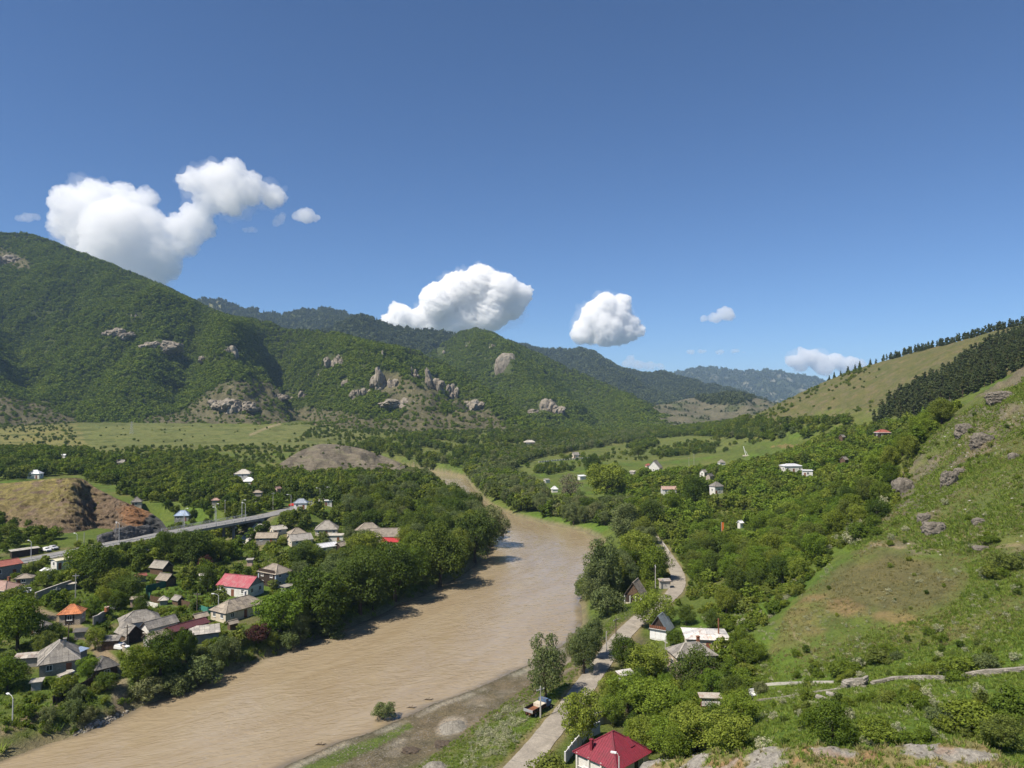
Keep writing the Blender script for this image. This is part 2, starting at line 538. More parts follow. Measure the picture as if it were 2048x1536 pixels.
def blob(cx, cy, rx, ry, ang=0, soft=0.35, nz=0.35):
    c, s = math.cos(math.radians(ang)), math.sin(math.radians(ang))
    dx, dy = PXG - cx, PYG - cy
    q = np.hypot((dx * c + dy * s) / rx, (-dx * s + dy * c) / ry) + nz * GN2 * 1.5 + nz * GN1
    return sstep(1 + soft, 1 - soft, q)

def poly_mask(pts, soft=0):
    w = 10 * GN2 + 6 * GN1
    return inside(PXG + w, PYG + w * 0.5, pts).astype(float)

GC = np.zeros(GX.shape + (3,))
def lay(col, m):
    global GC
    m = np.clip(m, 0, 1)[..., None]
    GC = GC * (1 - m) + np.array(col) * m

GRASS = (0.102, 0.138, 0.036); LUSH = (0.092, 0.155, 0.028); DRY = (0.215, 0.190, 0.085); OLIVE = (0.135, 0.142, 0.050)
SOIL = (0.190, 0.135, 0.085); BROWN = (0.165, 0.130, 0.082); GRAVEL = (0.235, 0.205, 0.165); STONE = (0.30, 0.275, 0.235); DARKGREEN = (0.050, 0.075, 0.020)
lay(GRASS, np.ones(GX.shape))
lay(LUSH, sstep(0.0, 0.35, GN1) * 0.8)
lay(OLIVE, sstep(0.05, 0.4, -GN1 + 0.3 * GN2) * 0.75)
lay(OLIVE, (_r > 700) * 0.5)
# terrace meadow
lay((0.132, 0.148, 0.060), poly_mask([(150, 905), (160, 830), (300, 838), (480, 855), (640, 845), (760, 862), (700, 890), (560, 905), (300, 893)]) * 0.85)
lay(DRY, poly_mask([(-300, 900), (-300, 780), (0, 790), (150, 840), (180, 900)]) * 0.6)
lay(DRY, sstep(-0.05, 0.35, GN2 + 0.4 * GN1) * poly_mask([(-300, 930), (0, 895), (560, 892), (700, 900), (500, 960), (380, 900), (0, 915)]) * 0.7)
# middle meadows and fields
lay((0.120, 0.145, 0.048), poly_mask([(1000, 950), (1070, 915), (1180, 915), (1300, 885), (1500, 880), (1620, 880), (1440, 905), (1330, 915), (1190, 925), (1120, 945)]) * 0.8)
lay((0.085, 0.120, 0.032), poly_mask([(1440, 905), (1500, 882), (1625, 880), (1640, 890), (1560, 910)]) * 0.9)
lay((0.230, 0.150, 0.090), poly_mask([(1530, 893), (1570, 888), (1625, 890), (1590, 898)]) * 0.55)
lay((0.10, 0.135, 0.035), poly_mask([(1050, 942), (1100, 922), (1180, 918), (1180, 922), (1110, 932)]) * 0.8)
# strips, terraces and scrubby patches that break up the meadows
_strip = sstep(.15, .6, np.sin(GY / 13.0 + 3 * GN1 + GX / 90)) * ((_r > 560) & (_r < 1300))
lay((0.085, 0.100, 0.038), _strip * sstep(-.1, .25, GN1 + .5 * GN2) * .75 * (GX < -80))
lay((0.095, 0.120, 0.036), _strip * .6 * (GX > -60))
lay((0.075, 0.090, 0.032), sstep(.10, .32, GN2 + .4 * GN1) * ((_r > 450) & (_r < 1300)) * .6)
# grassy ridge on the right
_rg = poly_mask([(1480, 855), (1530, 815), (1650, 750), (1850, 690), (2400, 560), (2400, 700), (1960, 760), (1800, 830), (1600, 850)])
lay((0.112, 0.112, 0.052), _rg)
lay((0.125, 0.145, 0.045), poly_mask([(1600, 850), (1640, 820), (1760, 815), (1740, 850)]) * 0.8)
lay((.15, .125, .085), _rg * sstep(0.0, 0.3, GN2) * 0.6)
lay((.085, .10, .035), _rg * sstep(0.05, 0.3, -GN2 - .3 * GN1) * 0.6)
# near slope: dry, stony upper part, brown mound, lush hollow
_ns = poly_mask([(1700, 1110), (1790, 985), (1850, 870), (1950, 780), (2500, 600), (2500, 1120), (1950, 1110)]) * (_r < 330)
lay((0.105, 0.128, 0.045), _ns * 0.9)
lay((0.165, 0.145, 0.105), _ns * sstep(0.05, 0.3, GN2 + 0.3 * GN1) * 0.75)
lay((0.170, 0.150, 0.120), ROCKY * (.75 + .5 * GN3))
lay((0.105, 0.095, 0.080), ROCKY * sstep(.05, .3, GN3) * .7)
lay((0.128, 0.105, 0.066), blob(1765, 1170, 150, 62, -8) * (_r < 230) * 0.72)
lay((0.245, 0.170, 0.098), blob(1690, 1212, 95, 16, 14, 0.4, 0.9) * (_r < 230) * 0.55)
lay((0.245, 0.170, 0.098), blob(1790, 1235, 70, 9, 8, 0.4, 0.9) * (_r < 230) * 0.55)
lay((0.225, 0.160, 0.095), blob(1600, 1245, 36, 45, 30, 0.4, 0.8) * (_r < 230) * 0.6)
lay((0.150, 0.150, 0.062), poly_mask([(1460, 1290), (1600, 1180), (1660, 1200), (1640, 1330), (1560, 1380), (1480, 1380)]) * sstep(-0.1, 0.3, GN2) * (_r < 230) * 0.7)
lay(LUSH, poly_mask([(1480, 1536), (1490, 1400), (1640, 1300), (1800, 1290), (1950, 1180), (2400, 1140), (2400, 1536)]) * (_r < 150) * 0.7)
lay((0.155, 0.160, 0.050), poly_mask([(1500, 1395), (1650, 1368), (1680, 1375), (1450, 1402)]) * (_r < 150) * 0.8)
lay(DRY, sstep(0.15, 0.4, GN2) * poly_mask([(1480, 1400), (1640, 1290), (2400, 1150), (2400, 1536), (1480, 1536)]) * (_r < 150) * 0.35)
# village yards and bare earth, garden beds
_vil = poly_mask([(-200, 1500), (-200, 1130), (250, 1080), (520, 1040), (800, 1040), (820, 1100), (560, 1240), (400, 1330), (100, 1440)])
lay((0.185, 0.150, 0.095), _vil * sstep(0.12, 0.32, GN2 - 0.2 * GN1) * 0.6)
lay((0.055, 0.090, 0.018), _vil * sstep(0.1, 0.3, -GN2) * 0.5)
lay((0.18, 0.125, 0.08), poly_mask([(1420, 1010), (1440, 998), (1470, 1000), (1465, 1012)]) * 0.9)
# gravel bar and shore
_shore = (SDR > -3) & (SDR < 40) & (_right_side > 0) & (GY < 215)
_gn = GN3 * 0.5 + GN2
lay((.135, .115, .085), _shore * sstep(21, 15, SDR + 7 * GN1 + 3 * _gn) * _bar * 0.95)
lay((.195, .175, .145), _shore * sstep(0.05, 0.3, _gn) * sstep(19, 12, SDR + 5 * GN1) * _bar * 0.8)
lay(STONE, sstep(1.1, 0.5, np.abs(SDR - 1.5 - .8 * GN2)) * _shore * _bar * sstep(-.25, .1, GN2 + .5 * GN1) * 0.85)
lay((.105, .092, .072), sstep(1.0, 0.2, SDR) * _shore * _bar * .8)
lay(STONE, sstep(.7, .2, np.abs(SDR - 8 - 4 * GN1)) * _shore * _bar * sstep(.0, .25, GN2) * .7)
lay((0.10, 0.14, 0.035), _shore * sstep(2.0, 3.2, SDR) * sstep(8.5, 6.5, SDR) * poly_mask([(560, 1560), (720, 1455), (800, 1430), (830, 1455), (700, 1520), (640, 1580)]) * 0.9)
lay(STONE, np.maximum(blob(905, 1452, 30, 16, -25, .2), blob(868, 1532, 26, 8, 0, .2)) * _bar * 0.9)
lay((0.26, 0.24, 0.17), blob(1000, 1480, 95, 60, -38, .5, .7) * sstep(0.05, 0.25, GN3) * 0.35)
lay((0.20, 0.17, 0.12), sstep(2.2, 0.4, SDR) * (SDR > -4) * (1 - _bar) * 0.8)
# worn verges by the roads
lay((0.215, 0.180, 0.105), sstep(4.0, 2.4, DROAD + 1.2 * GN2) * 0.8)
lay((0.24, 0.20, 0.145), sstep(2.0, 1.1, DTRK + 0.8 * GN2) * 0.95)
lay((0.215, 0.18, 0.12), sstep(1.9, 0.9, DPATH + 0.6 * GN2) * 0.9)
lay((0.20, 0.175, 0.12), sstep(7.5, 5.0, DMAIN + 1.5 * GN2) * 0.8)
# foot trails on the slope
for tr in ([(1660, 1075), (1800, 1095), (1900, 1100), (2048, 1090)], [(1580, 1240), (1590, 1275), (1620, 1290)], [(500, 870), (540, 853), (560, 848)]):
    d, _ = dist_line(PXG, PYG, tr)
    lay((0.27, 0.22, 0.15), sstep(3.0, 1.0, d + 1.0 * GN2) * 0.7)
# forest floor beyond
lay((0.075, 0.085, 0.032), sstep(1150, 1400, _r))

def ground_material():
    m, nt, b = new_mat("ground")
    geo = nd(nt, "ShaderNodeNewGeometry").outputs["Position"]
    col = nd(nt, "ShaderNodeAttribute", attribute_name="col").outputs["Color"]
    n1 = noise_node(nt, 0.35, 8, 0.68, geo); n2 = noise_node(nt, 2.2, 5, 0.7, geo); n3 = noise_node(nt, 0.05, 5, 0.6, geo)
    c = mixc(nt, col, ramp(nt, n1.outputs[0], [(0.25, (.52, .55, .50)), (0.5, (1, 1, 1)), (0.78, (1.42, 1.32, 1.15))]).outputs[0], 0.85, 'MULTIPLY')
    c = mixc(nt, c, ramp(nt, n2.outputs[0], [(0.3, (.55, .58, .55)), (0.7, (1.4, 1.36, 1.25))]).outputs[0], 0.75, 'MULTIPLY')
    c = mixc(nt, c, ramp(nt, n3.outputs[0], [(0.35, (.86, .93, .86)), (0.65, (1.16, 1.06, 1.0))]).outputs[0], 0.8, 'MULTIPLY')
    nt.links.new(c, b.inputs["Base Color"])
    b.inputs["Roughness"].default_value = 0.95; b.inputs["Specular IOR Level"].default_value = 0.05
    h = nd(nt, "ShaderNodeMath", operation='ADD'); nt.links.new(n1.outputs[0], h.inputs[0]); nt.links.new(n2.outputs[0], h.inputs[1])
    bump(nt, b, h.outputs[0], 0.9, 0.5)
    return m
ground_material()
g_obj = obj_np("ground", np.stack([GX, GY, GZ], -1).reshape(-1, 3), grid_faces(*GX.shape)[:, ::-1], "ground", True)
set_color(g_obj.data, "col", GC.reshape(-1, 3))
tag(g_obj, kind="structure")

# ------------------------------------------------------------------ river surface
def water_material():
    m, nt, b = new_mat("water")
    uv = nd(nt, "ShaderNodeAttribute", attribute_name="flow").outputs["Vector"]
    shal = nd(nt, "ShaderNodeAttribute", attribute_name="shallow").outputs["Fac"]
    def mapped(sx, sy):
        mp = nd(nt, "ShaderNodeMapping"); mp.inputs["Scale"].default_value = (sx, sy, 1); nt.links.new(uv, mp.inputs[0]); return mp.outputs[0]
    ripple = noise_node(nt, 0.80, 2.0, 0.45, mapped(.80, 1), 1.0)       # short crests lying across the current
    swell = noise_node(nt, 0.26, 1.5, 0.5, mapped(.7, .8), 1.8)
    streak = noise_node(nt, 0.07, 4, 0.5, mapped(1.0, .35), 1.6)    # long tongues of silt along the current
    patch = noise_node(nt, 0.045, 4, 0.55, uv, .6)
    fleck = noise_node(nt, 0.45, 9, 0.74, mapped(.6, 1), 2.6)
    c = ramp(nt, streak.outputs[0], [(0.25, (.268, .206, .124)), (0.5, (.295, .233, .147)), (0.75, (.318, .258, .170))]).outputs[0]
    c = mixc(nt, c, ramp(nt, ripple.outputs[0], [(0.22, (.88, .87, .86)), (0.42, (.98, .98, .98)), (0.5, (1, 1, 1)), (0.78, (1.06, 1.06, 1.06))]).outputs[0], 0.6, 'MULTIPLY')  # light and dark sides of the ripples painted into the water colour
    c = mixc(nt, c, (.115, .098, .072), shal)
    fm = mixc(nt, ramp(nt, fleck.outputs[0], [(0.64, (0, 0, 0)), (0.69, (1, 1, 1))]).outputs[0], ramp(nt, patch.outputs[0], [(0.45, (0, 0, 0)), (0.62, (1, 1, 1))]).outputs[0], 1.0, 'MULTIPLY')
    c = mixc(nt, c, (0.62, 0.54, 0.44), fm)
    nt.links.new(c, b.inputs["Base Color"])
    b.inputs["Roughness"].default_value = 0.06; b.inputs["Specular IOR Level"].default_value = 0.75; b.inputs["IOR"].default_value = 1.33
    calm = noise_node(nt, 0.085, 3, 0.5, mapped(1.0, .45), .8)       # smooth and ruffled stretches
    rf = nd(nt, "ShaderNodeMath", operation='MULTIPLY'); nt.links.new(ripple.outputs[0], rf.inputs[0]); nt.links.new(ramp(nt, calm.outputs[0], [(.38, (.15, .15, .15)), (.62, (1.1, 1.1, 1.1))]).outputs[0], rf.inputs[1])
    h = nd(nt, "ShaderNodeMath", operation='MULTIPLY_ADD'); nt.links.new(swell.outputs[0], h.inputs[0]); h.inputs[1].default_value = 1.3; nt.links.new(rf.outputs[0], h.inputs[2])
    bump(nt, b, h.outputs[0], 0.8, 0.22)
    return m
water_material()
_NW, _NA = 420, 60
_le = smooth_line(LEFT_EDGE, _NW, 1)
# pair every left point with the right point at about the same way downstream
_re = resample(RIGHT_EDGE, _NW)
_s = np.linspace(-0.16, 1.16, _NA)
_wv = _le[:, None, :] * (1 - _s)[None, :, None] + _re[:, None, :] * _s[None, :, None]
_along = np.r_[0, np.cumsum(np.linalg.norm(np.diff((_le + _re) / 2, axis=0), axis=1))]
_wd = np.linalg.norm(_re - _le, axis=1)
_wz = np.zeros(_wv.shape[:2]) + 0.05 * fbm(_wv[..., 0] / 2.5, _wv[..., 1] / 2.5, 3, 5)
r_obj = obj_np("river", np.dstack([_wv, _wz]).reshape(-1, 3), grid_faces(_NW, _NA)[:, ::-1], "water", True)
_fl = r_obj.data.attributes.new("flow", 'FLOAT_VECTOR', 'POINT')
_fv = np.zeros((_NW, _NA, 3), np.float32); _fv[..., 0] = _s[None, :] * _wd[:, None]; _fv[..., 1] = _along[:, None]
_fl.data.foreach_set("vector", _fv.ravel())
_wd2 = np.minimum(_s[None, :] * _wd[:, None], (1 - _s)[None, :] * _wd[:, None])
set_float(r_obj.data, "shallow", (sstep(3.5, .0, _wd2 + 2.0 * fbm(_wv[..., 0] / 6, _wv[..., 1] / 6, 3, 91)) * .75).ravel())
tag(r_obj, kind="structure")
# ------------------------------------------------------------------ mountains: every one a real slope with its own distance
def mountain_material(name, forest, rock, green):
    m, nt, b = new_mat(name)
    geo = nd(nt, "ShaderNodeNewGeometry").outputs["Position"]
    col = nd(nt, "ShaderNodeAttribute", attribute_name="col").outputs["Color"]
    n1 = noise_node(nt, 0.05, 8, 0.7, geo); n2 = noise_node(nt, 0.25, 5, 0.7, geo)
    c = mixc(nt, col, ramp(nt, n1.outputs[0], [(0.25, (.55, .58, .52)), (0.5, (1, 1, 1)), (0.75, (1.4, 1.32, 1.2))]).outputs[0], 0.85, 'MULTIPLY')
    c = mixc(nt, c, ramp(nt, n2.outputs[0], [(0.3, (.55, .58, .55)), (0.7, (1.4, 1.38, 1.3))]).outputs[0], 0.8, 'MULTIPLY')
    nt.links.new(c, b.inputs["Base Color"])
    b.inputs["Roughness"].default_value = 0.95; b.inputs["Specular IOR Level"].default_value = 0.03
    bump(nt, b, n2.outputs[0], 1.0, 4.0)
    return m
mountain_material("mountain", None, None, None)
m, nt, b = new_mat("bare_hill")
_geo = nd(nt, "ShaderNodeNewGeometry").outputs["Position"]; _col = nd(nt, "ShaderNodeAttribute", attribute_name="col").outputs["Color"]
_mp = nd(nt, "ShaderNodeMapping"); _mp.inputs["Rotation"].default_value = (0.2, 0.6, 0); _mp.inputs["Scale"].default_value = (.6, .6, 2.2); nt.links.new(_geo, _mp.inputs[0])
_n1 = noise_node(nt, .35, 9, .72, _mp.outputs[0], .6); _n2 = noise_node(nt, 1.6, 6, .72, _geo)
_c = mixc(nt, _col, ramp(nt, _n1.outputs[0], [(.28, (.36, .36, .36)), (.5, (1, 1, 1)), (.74, (1.5, 1.46, 1.4))]).outputs[0], .85, 'MULTIPLY')
_c = mixc(nt, _c, ramp(nt, _n2.outputs[0], [(.3, (.55, .56, .54)), (.7, (1.4, 1.38, 1.32))]).outputs[0], .75, 'MULTIPLY')
nt.links.new(_c, b.inputs["Base Color"]); b.inputs["Roughness"].default_value = .95
_h = nd(nt, "ShaderNodeMath", operation='ADD'); nt.links.new(_n1.outputs[0], _h.inputs[0]); nt.links.new(_n2.outputs[0], _h.inputs[1]); bump(nt, b, _h.outputs[0], 1.0, 1.2)

MOUNTS = {}

def mountain(name, sky, front, back_drop=0.5, zb=None, amp=40, scale=260, spurs=(), nu=240, nv=110, seed=0, curve=1.15, ang=0.0, rag=0.0):
    """sky: (px, py, dist) along the crest; front: (px, py, dist) along the foot"""
    sky = np.array(sky, float); front = np.array(front, float)
    P = np.linspace(sky[0, 0], sky[-1, 0], nu)
    sy = np.interp(P, sky[:, 0], sky[:, 1]); sd = np.interp(P, sky[:, 0], sky[:, 2])
    k = np.ones(7) / 7
    pad = lambda a: np.convolve(np.pad(a, 3, 'edge'), k, 'valid')
    sy = pad(sy); sd = pad(sd)
    sy = sy + rag * (ridged(P / 34, P * 0 + seed, 4, seed + 1, .6) - .62) * -2.2
    fy = np.interp(P, front[:, 0], front[:, 1]); fd = np.interp(P, front[:, 0], front[:, 2])
    top = np.array([at(p, y, d) for p, y, d in zip(P, sy, sd)]); foot = np.array([at(p, y, d) for p, y, d in zip(P, fy, fd)])
    t = np.r_[np.linspace(-0.12, 1, nv - 22), np.linspace(1, 1.55, 23)[1:]]
    A = np.zeros((nu, len(t), 3))
    tt = t[None, :]
    A[..., 0] = foot[:, None, 0] + (top[:, None, 0] - foot[:, None, 0]) * tt
    A[..., 1] = foot[:, None, 1] + (top[:, None, 1] - foot[:, None, 1]) * tt
    rise = np.where(tt < 1, np.sign(tt) * np.abs(tt) ** curve, 1 - (tt - 1) * back_drop * 2.2)
    A[..., 2] = foot[:, None, 2] + (top[:, None, 2] - foot[:, None, 2]) * rise
    env = np.clip(tt, 0, 1) * (1 - np.clip(tt, 0, 1)) ** 0.8 * 3.2
    env = np.where(tt > 1, 0.6, env)
    c, s = math.cos(ang), math.sin(ang)
    X = A[..., 0] * c + A[..., 1] * s; Y = -A[..., 0] * s + A[..., 1] * c
    nz = (ridged(X / scale, Y / scale / 1.6, 5, seed, 0.48) - 0.62) * 2.0 + 0.35 * fbm(X / 60, Y / 60, 4, seed + 3)
    A[..., 2] += amp * nz * env
    A[..., 2] += fbm(A[..., 0] / 45, A[..., 1] / 45, 3, seed + 8)[:, :] * amp * 0.10
    Pg = np.broadcast_to(P[:, None], A.shape[:2])
    for (pts, a_, w_) in spurs:                       # (px at foot .. px at top), height, half width in px
        line = np.array(pts, float)                   # (t, px)
        pc = np.interp(np.broadcast_to(tt, Pg.shape), line[:, 0], line[:, 1])
        A[..., 2] += a_ * np.exp(-((Pg - pc) / w_) ** 2) * np.clip(env, 0, 1.0) * (tt < 1)
    # nothing in front of the crest stands higher in the view than the crest itself
    rr = np.hypot(A[..., 0], A[..., 1]); rt = np.hypot(top[:, 0], top[:, 1])[:, None]
    lim = CAMZ + (top[:, 2] - CAMZ)[:, None] * rr / rt - 0.03 * np.abs(rt - rr)
    A[..., 2] = np.minimum(A[..., 2], lim)
    MOUNTS[name] = dict(A=A, P=P, t=t)
    return A

def finish_mountain(key, objname, colf, mat="mountain"):
    A = MOUNTS[key]["A"]
    nu, nv = A.shape[:2]
    px, py = project(A[..., 0], A[..., 1], A[..., 2])
    o = obj_np(objname, A.reshape(-1, 3), grid_faces(nu, nv)[:, ::-1], mat, True)
    set_color(o.data, "col", colf(px, py, A).reshape(-1, 3))
    tag(o, kind="structure")
    return o

mountain("big", [(-420, 470, 2150), (-200, 440, 2100), (-60, 452, 2050), (0, 468, 2000), (50, 467, 2000), (100, 482, 1980), (150, 504, 1960), (200, 521, 1940), (260, 546, 1920), (300, 563, 1900), (340, 581, 1880), (374, 597, 1860),
                 (410, 616, 1830), (450, 632, 1800), (494, 640, 1780), (540, 645, 1760), (566, 662, 1740), (600, 663, 1720), (660, 664, 1680), (700, 676, 1640), (760, 691, 1590), (810, 698, 1550), (850, 712, 1520), (900, 737, 1470),
                 (950, 765, 1410), (1000, 800, 1340), (1040, 832, 1270), (1075, 856, 1200), (1110, 872, 1150)],
         [(-420, 800, 1100), (0, 800, 1120), (150, 835, 1140), (260, 838, 1150), (420, 850, 1110), (560, 852, 1090), (700, 848, 1060), (850, 850, 1040), (1000, 868, 1050), (1110, 884, 1060)],
         amp=62, scale=280, seed=21, nu=400, nv=150, curve=1.1,
         spurs=[([(0, 230), (0.5, 320), (1, 380)], 95, 70), ([(0, 470), (0.4, 440), (1, 470)], 90, 50), ([(0, 90), (1, -40)], -95, 80), ([(0, 345), (0.6, 410)], -40, 40), ([(0, 640), (0.6, 560), (1, 570)], -80, 50),
                ([(0, 880), (0.5, 780), (1, 720)], 60, 80), ([(0, -120), (1, -160)], 60, 120)])
mountain("mid", [(830, 735, 2300), (870, 700, 2320), (890, 688, 2330), (920, 666, 2350), (955, 658, 2360), (975, 664, 2350), (1000, 676, 2340), (1050, 697, 2300), (1100, 722, 2250), (1160, 748, 2180), (1220, 775, 2100), (1280, 800, 2020), (1330, 822, 1950), (1390, 845, 1880), (1440, 858, 1840)],
         [(830, 850, 1500), (1000, 855, 1450), (1100, 862, 1400), (1200, 865, 1380), (1300, 866, 1380), (1440, 868, 1380)], amp=42, scale=300, rag=2.5, seed=43, nu=220, nv=110,
         spurs=[([(0, 1100), (0.6, 1000), (1, 955)], 70, 60), ([(0, 1230), (1, 1120)], -40, 40)])
mountain("second", [(560, 690, 2900), (620, 672, 2900), (660, 655, 2920), (690, 641, 2940), (725, 632, 2950), (745, 638, 2950), (780, 651, 2950), (830, 660, 2950), (870, 661, 2940), (905, 666, 2930), (960, 690, 2900), (1020, 720, 2850), (1100, 760, 2800)],
         [(560, 800, 2100), (1100, 830, 2100)], amp=50, scale=330, rag=3.0, seed=57, nu=170, nv=80, spurs=[([(0, 800), (1, 725)], 70, 50)])
mountain("third", [(300, 640, 4100), (350, 606, 4100), (385, 599, 4100), (430, 597, 4080), (455, 604, 4080), (475, 612, 4070), (500, 616, 4060), (540, 626, 4050), (570, 630, 4050), (600, 622, 4050), (650, 615, 4050), (690, 627, 4050), (740, 650, 4000), (820, 690, 4000), (900, 720, 3950)],
         [(300, 760, 3000), (900, 790, 3000)], amp=70, scale=420, rag=4.0, seed=63, nu=170, nv=80, spurs=[([(0, 700), (1, 650)], 80, 45)])
mountain("blue", [(980, 690, 4300), (1020, 684, 4300), (1040, 687, 4300), (1062, 694, 4290), (1100, 700, 4270), (1140, 701, 4250), (1165, 697, 4230), (1190, 707, 4210), (1220, 728, 4180), (1250, 741, 4150), (1290, 748, 4120), (1312, 748, 4110), (1330, 744, 4100), (1350, 752, 4060), (1400, 766, 4000), (1450, 777, 3900), (1500, 791, 3800), (1550, 806, 3700), (1640, 830, 3500)],
         [(980, 820, 2900), (1640, 846, 2700)], amp=60, scale=420, rag=3.0, seed=77, nu=220, nv=80, spurs=[([(0, 1290), (1, 1165)], 90, 60)])
mountain("far", [(1180, 790, 8200), (1250, 765, 8200), (1300, 754, 8200), (1345, 746, 8200), (1370, 740, 8200), (1390, 736, 8200), (1430, 735, 8200), (1460, 741, 8200), (1490, 744, 8200), (1520, 740, 8200), (1545, 740, 8200), (1575, 748, 8200), (1600, 752, 8200), (1620, 752, 8200), (1645, 763, 8100), (1700, 785, 8000), (1780, 800, 8000), (1900, 790, 8000), (2100, 780, 8000), (2300, 770, 8000)],
         [(1180, 825, 6000), (2300, 835, 6000)], amp=130, scale=700, rag=4.5, seed=81, nu=230, nv=80)
mountain("dry", [(1230, 850, 1900), (1275, 826, 1980), (1300, 812, 2040), (1340, 806, 2100), (1375, 797, 2150), (1420, 792, 2180), (1450, 787, 2200), (1480, 789, 2200), (1510, 795, 2180), (1545, 804, 2150), (1600, 820, 2100), (1700, 840, 2050), (1800, 845, 2000)],
         [(1230, 866, 1400), (1330, 864, 1400), (1450, 862, 1420), (1800, 862, 1450)], amp=26, scale=200, seed=95, nu=200, nv=90, curve=1.0)

# dry scree, rock and meadow on the mountains
def ell(px, py, cx, cy, rx, ry, ang=0):
    c, s = math.cos(math.radians(ang)), math.sin(math.radians(ang))
    dx, dy = px - cx, py - cy
    return np.hypot((dx * c + dy * s) / rx, (-dx * s + dy * c) / ry)

BARE = [(60, 850, 190, 48, 14), (470, 805, 105, 48, -8), (420, 845, 150, 22, 2), (600, 838, 150, 22, 2), (0, 515, 60, 18, 15), (820, 790, 80, 34, 20), (950, 830, 80, 20, 25), (740, 855, 160, 20, 0), (910, 850, 140, 24, 8)]

def scree(px, py, x, y):
    q = np.full(np.shape(px), 9.0)
    for b_ in BARE:
        q = np.minimum(q, ell(px, py, *b_))
    q = q + 0.45 * fbm(np.asarray(x) / 90, np.asarray(y) / 90, 4, 5)
    return sstep(1.15, 0.75, q)

def col_forest(base, bare_col, extra=None):
    def f(px, py, A):
        n = fbm(A[..., 0] / 110, A[..., 1] / 110, 4, 9)[..., None]
        c = np.array(base) * (1 + 0.5 * n)
        s_ = scree(px, py, A[..., 0], A[..., 1])[..., None]
        n2 = fbm(A[..., 0] / 25, A[..., 1] / 25, 4, 19)[..., None]
        c = c * (1 - s_) + (np.array(bare_col) * (1 + 0.5 * n2)) * s_
        if extra is not None:
            c = extra(px, py, A, c)
        return c
    return f
finish_mountain("big", "mountain", col_forest((0.060, 0.075, 0.026), (0.118, 0.108, 0.066)))
finish_mountain("mid", "mountain", col_forest((0.060, 0.075, 0.028), (0.115, 0.108, 0.066)))
finish_mountain("second", "mountain", col_forest((0.042, 0.055, 0.022), (0.16, 0.15, 0.09)))
finish_mountain("third", "mountain", col_forest((0.050, 0.060, 0.026), (0.16, 0.15, 0.09), lambda px, py, A, c: c + sstep(1.2, 0.6, ell(px, py, 425, 608, 45, 14, 25))[..., None] * np.array((0.10, 0.09, 0.05))))
finish_mountain("blue", "mountain", col_forest((0.045, 0.058, 0.026), (0.14, 0.14, 0.08)))
def _farcol(px, py, A, c):
    k = sstep(0.18, 0.45, fbm(A[..., 0] / 190, A[..., 1] / 190, 5, 4) + 0.1)[..., None]
    return c * (1 - k) + np.array((0.19, 0.18, 0.14)) * k
finish_mountain("far", "mountain", col_forest((0.050, 0.060, 0.030), (0.2, 0.2, 0.15), _farcol))
def _drycol(px, py, A, c):
    n = fbm(A[..., 0] / 60, A[..., 1] / 60, 5, 14); g = sstep(0.02, 0.3, n)[..., None]
    d = np.array((0.135, 0.125, 0.085)) * (1 - g) + np.array((0.088, 0.100, 0.050)) * g
    w = sstep(1.1, 0.8, ell(px, py, 1450, 795, 55, 14, 0) + 0.3 * n)[..., None]
    return d * (1 - w) + np.array((0.05, 0.06, 0.025)) * w
finish_mountain("dry", "hill", col_forest((0.2, 0.17, 0.11), (0.2, 0.17, 0.11), _drycol))
# ------------------------------------------------------------------ rocky hill above the road, scree mound behind the village
mountain("crag_hill", [(-260, 1000, 365), (-120, 978, 355), (0, 967, 345), (60, 961, 341), (110, 957, 338), (150, 955, 335), (166, 957, 333), (190, 975, 328), (230, 996, 320), (270, 1012, 312), (300, 1024, 305), (325, 1042, 299), (338, 1064, 294)],
         [(-260, 1060, 300), (0, 1064, 296), (60, 1080, 284), (110, 1090, 277), (180, 1092, 275), (240, 1083, 278), (300, 1072, 286), (338, 1070, 289)], amp=3.2, scale=22, seed=301, nu=260, nv=120, curve=0.8,
         spurs=[([(0, 120), (0.5, 140), (1, 150)], 7, 24), ([(0, 185), (0.5, 195), (1, 185)], -6, 20), ([(0, 270), (1, 240)], 3.5, 22), ([(0, 225), (1, 215)], -3, 12)])
_A = MOUNTS["crag_hill"]["A"]
_p = _A.reshape(-1, 3)
_bed = fbm3(_p * np.array((0.12, 0.12, 0.5)) @ np.array([[0.8, 0, 0.6], [0, 1, 0], [-0.6, 0, 0.8]]), 5, 9, 0.6).reshape(_A.shape[:2])
_edge = np.clip((MOUNTS["crag_hill"]["t"][None, :] + 0.1) * 4, 0, 1) * sstep(0, 14, np.arange(260))[:, None] * sstep(259, 245, np.arange(260))[:, None]
_bed2 = fbm3(_p * np.array((0.35, 0.35, 0.9)), 4, 29, 0.6).reshape(_A.shape[:2])
_edge = _edge * (.35 + .65 * sstep(75, 130, MOUNTS["crag_hill"]["P"]))[:, None]
_bed = _bed + .18 * _bed2
_A[..., 0] += 2.8 * _bed * _edge; _A[..., 1] -= 5.0 * _bed * _edge; _A[..., 2] += 0.8 * _bed * _edge * (MOUNTS["crag_hill"]["t"][None, :] < 0.97)
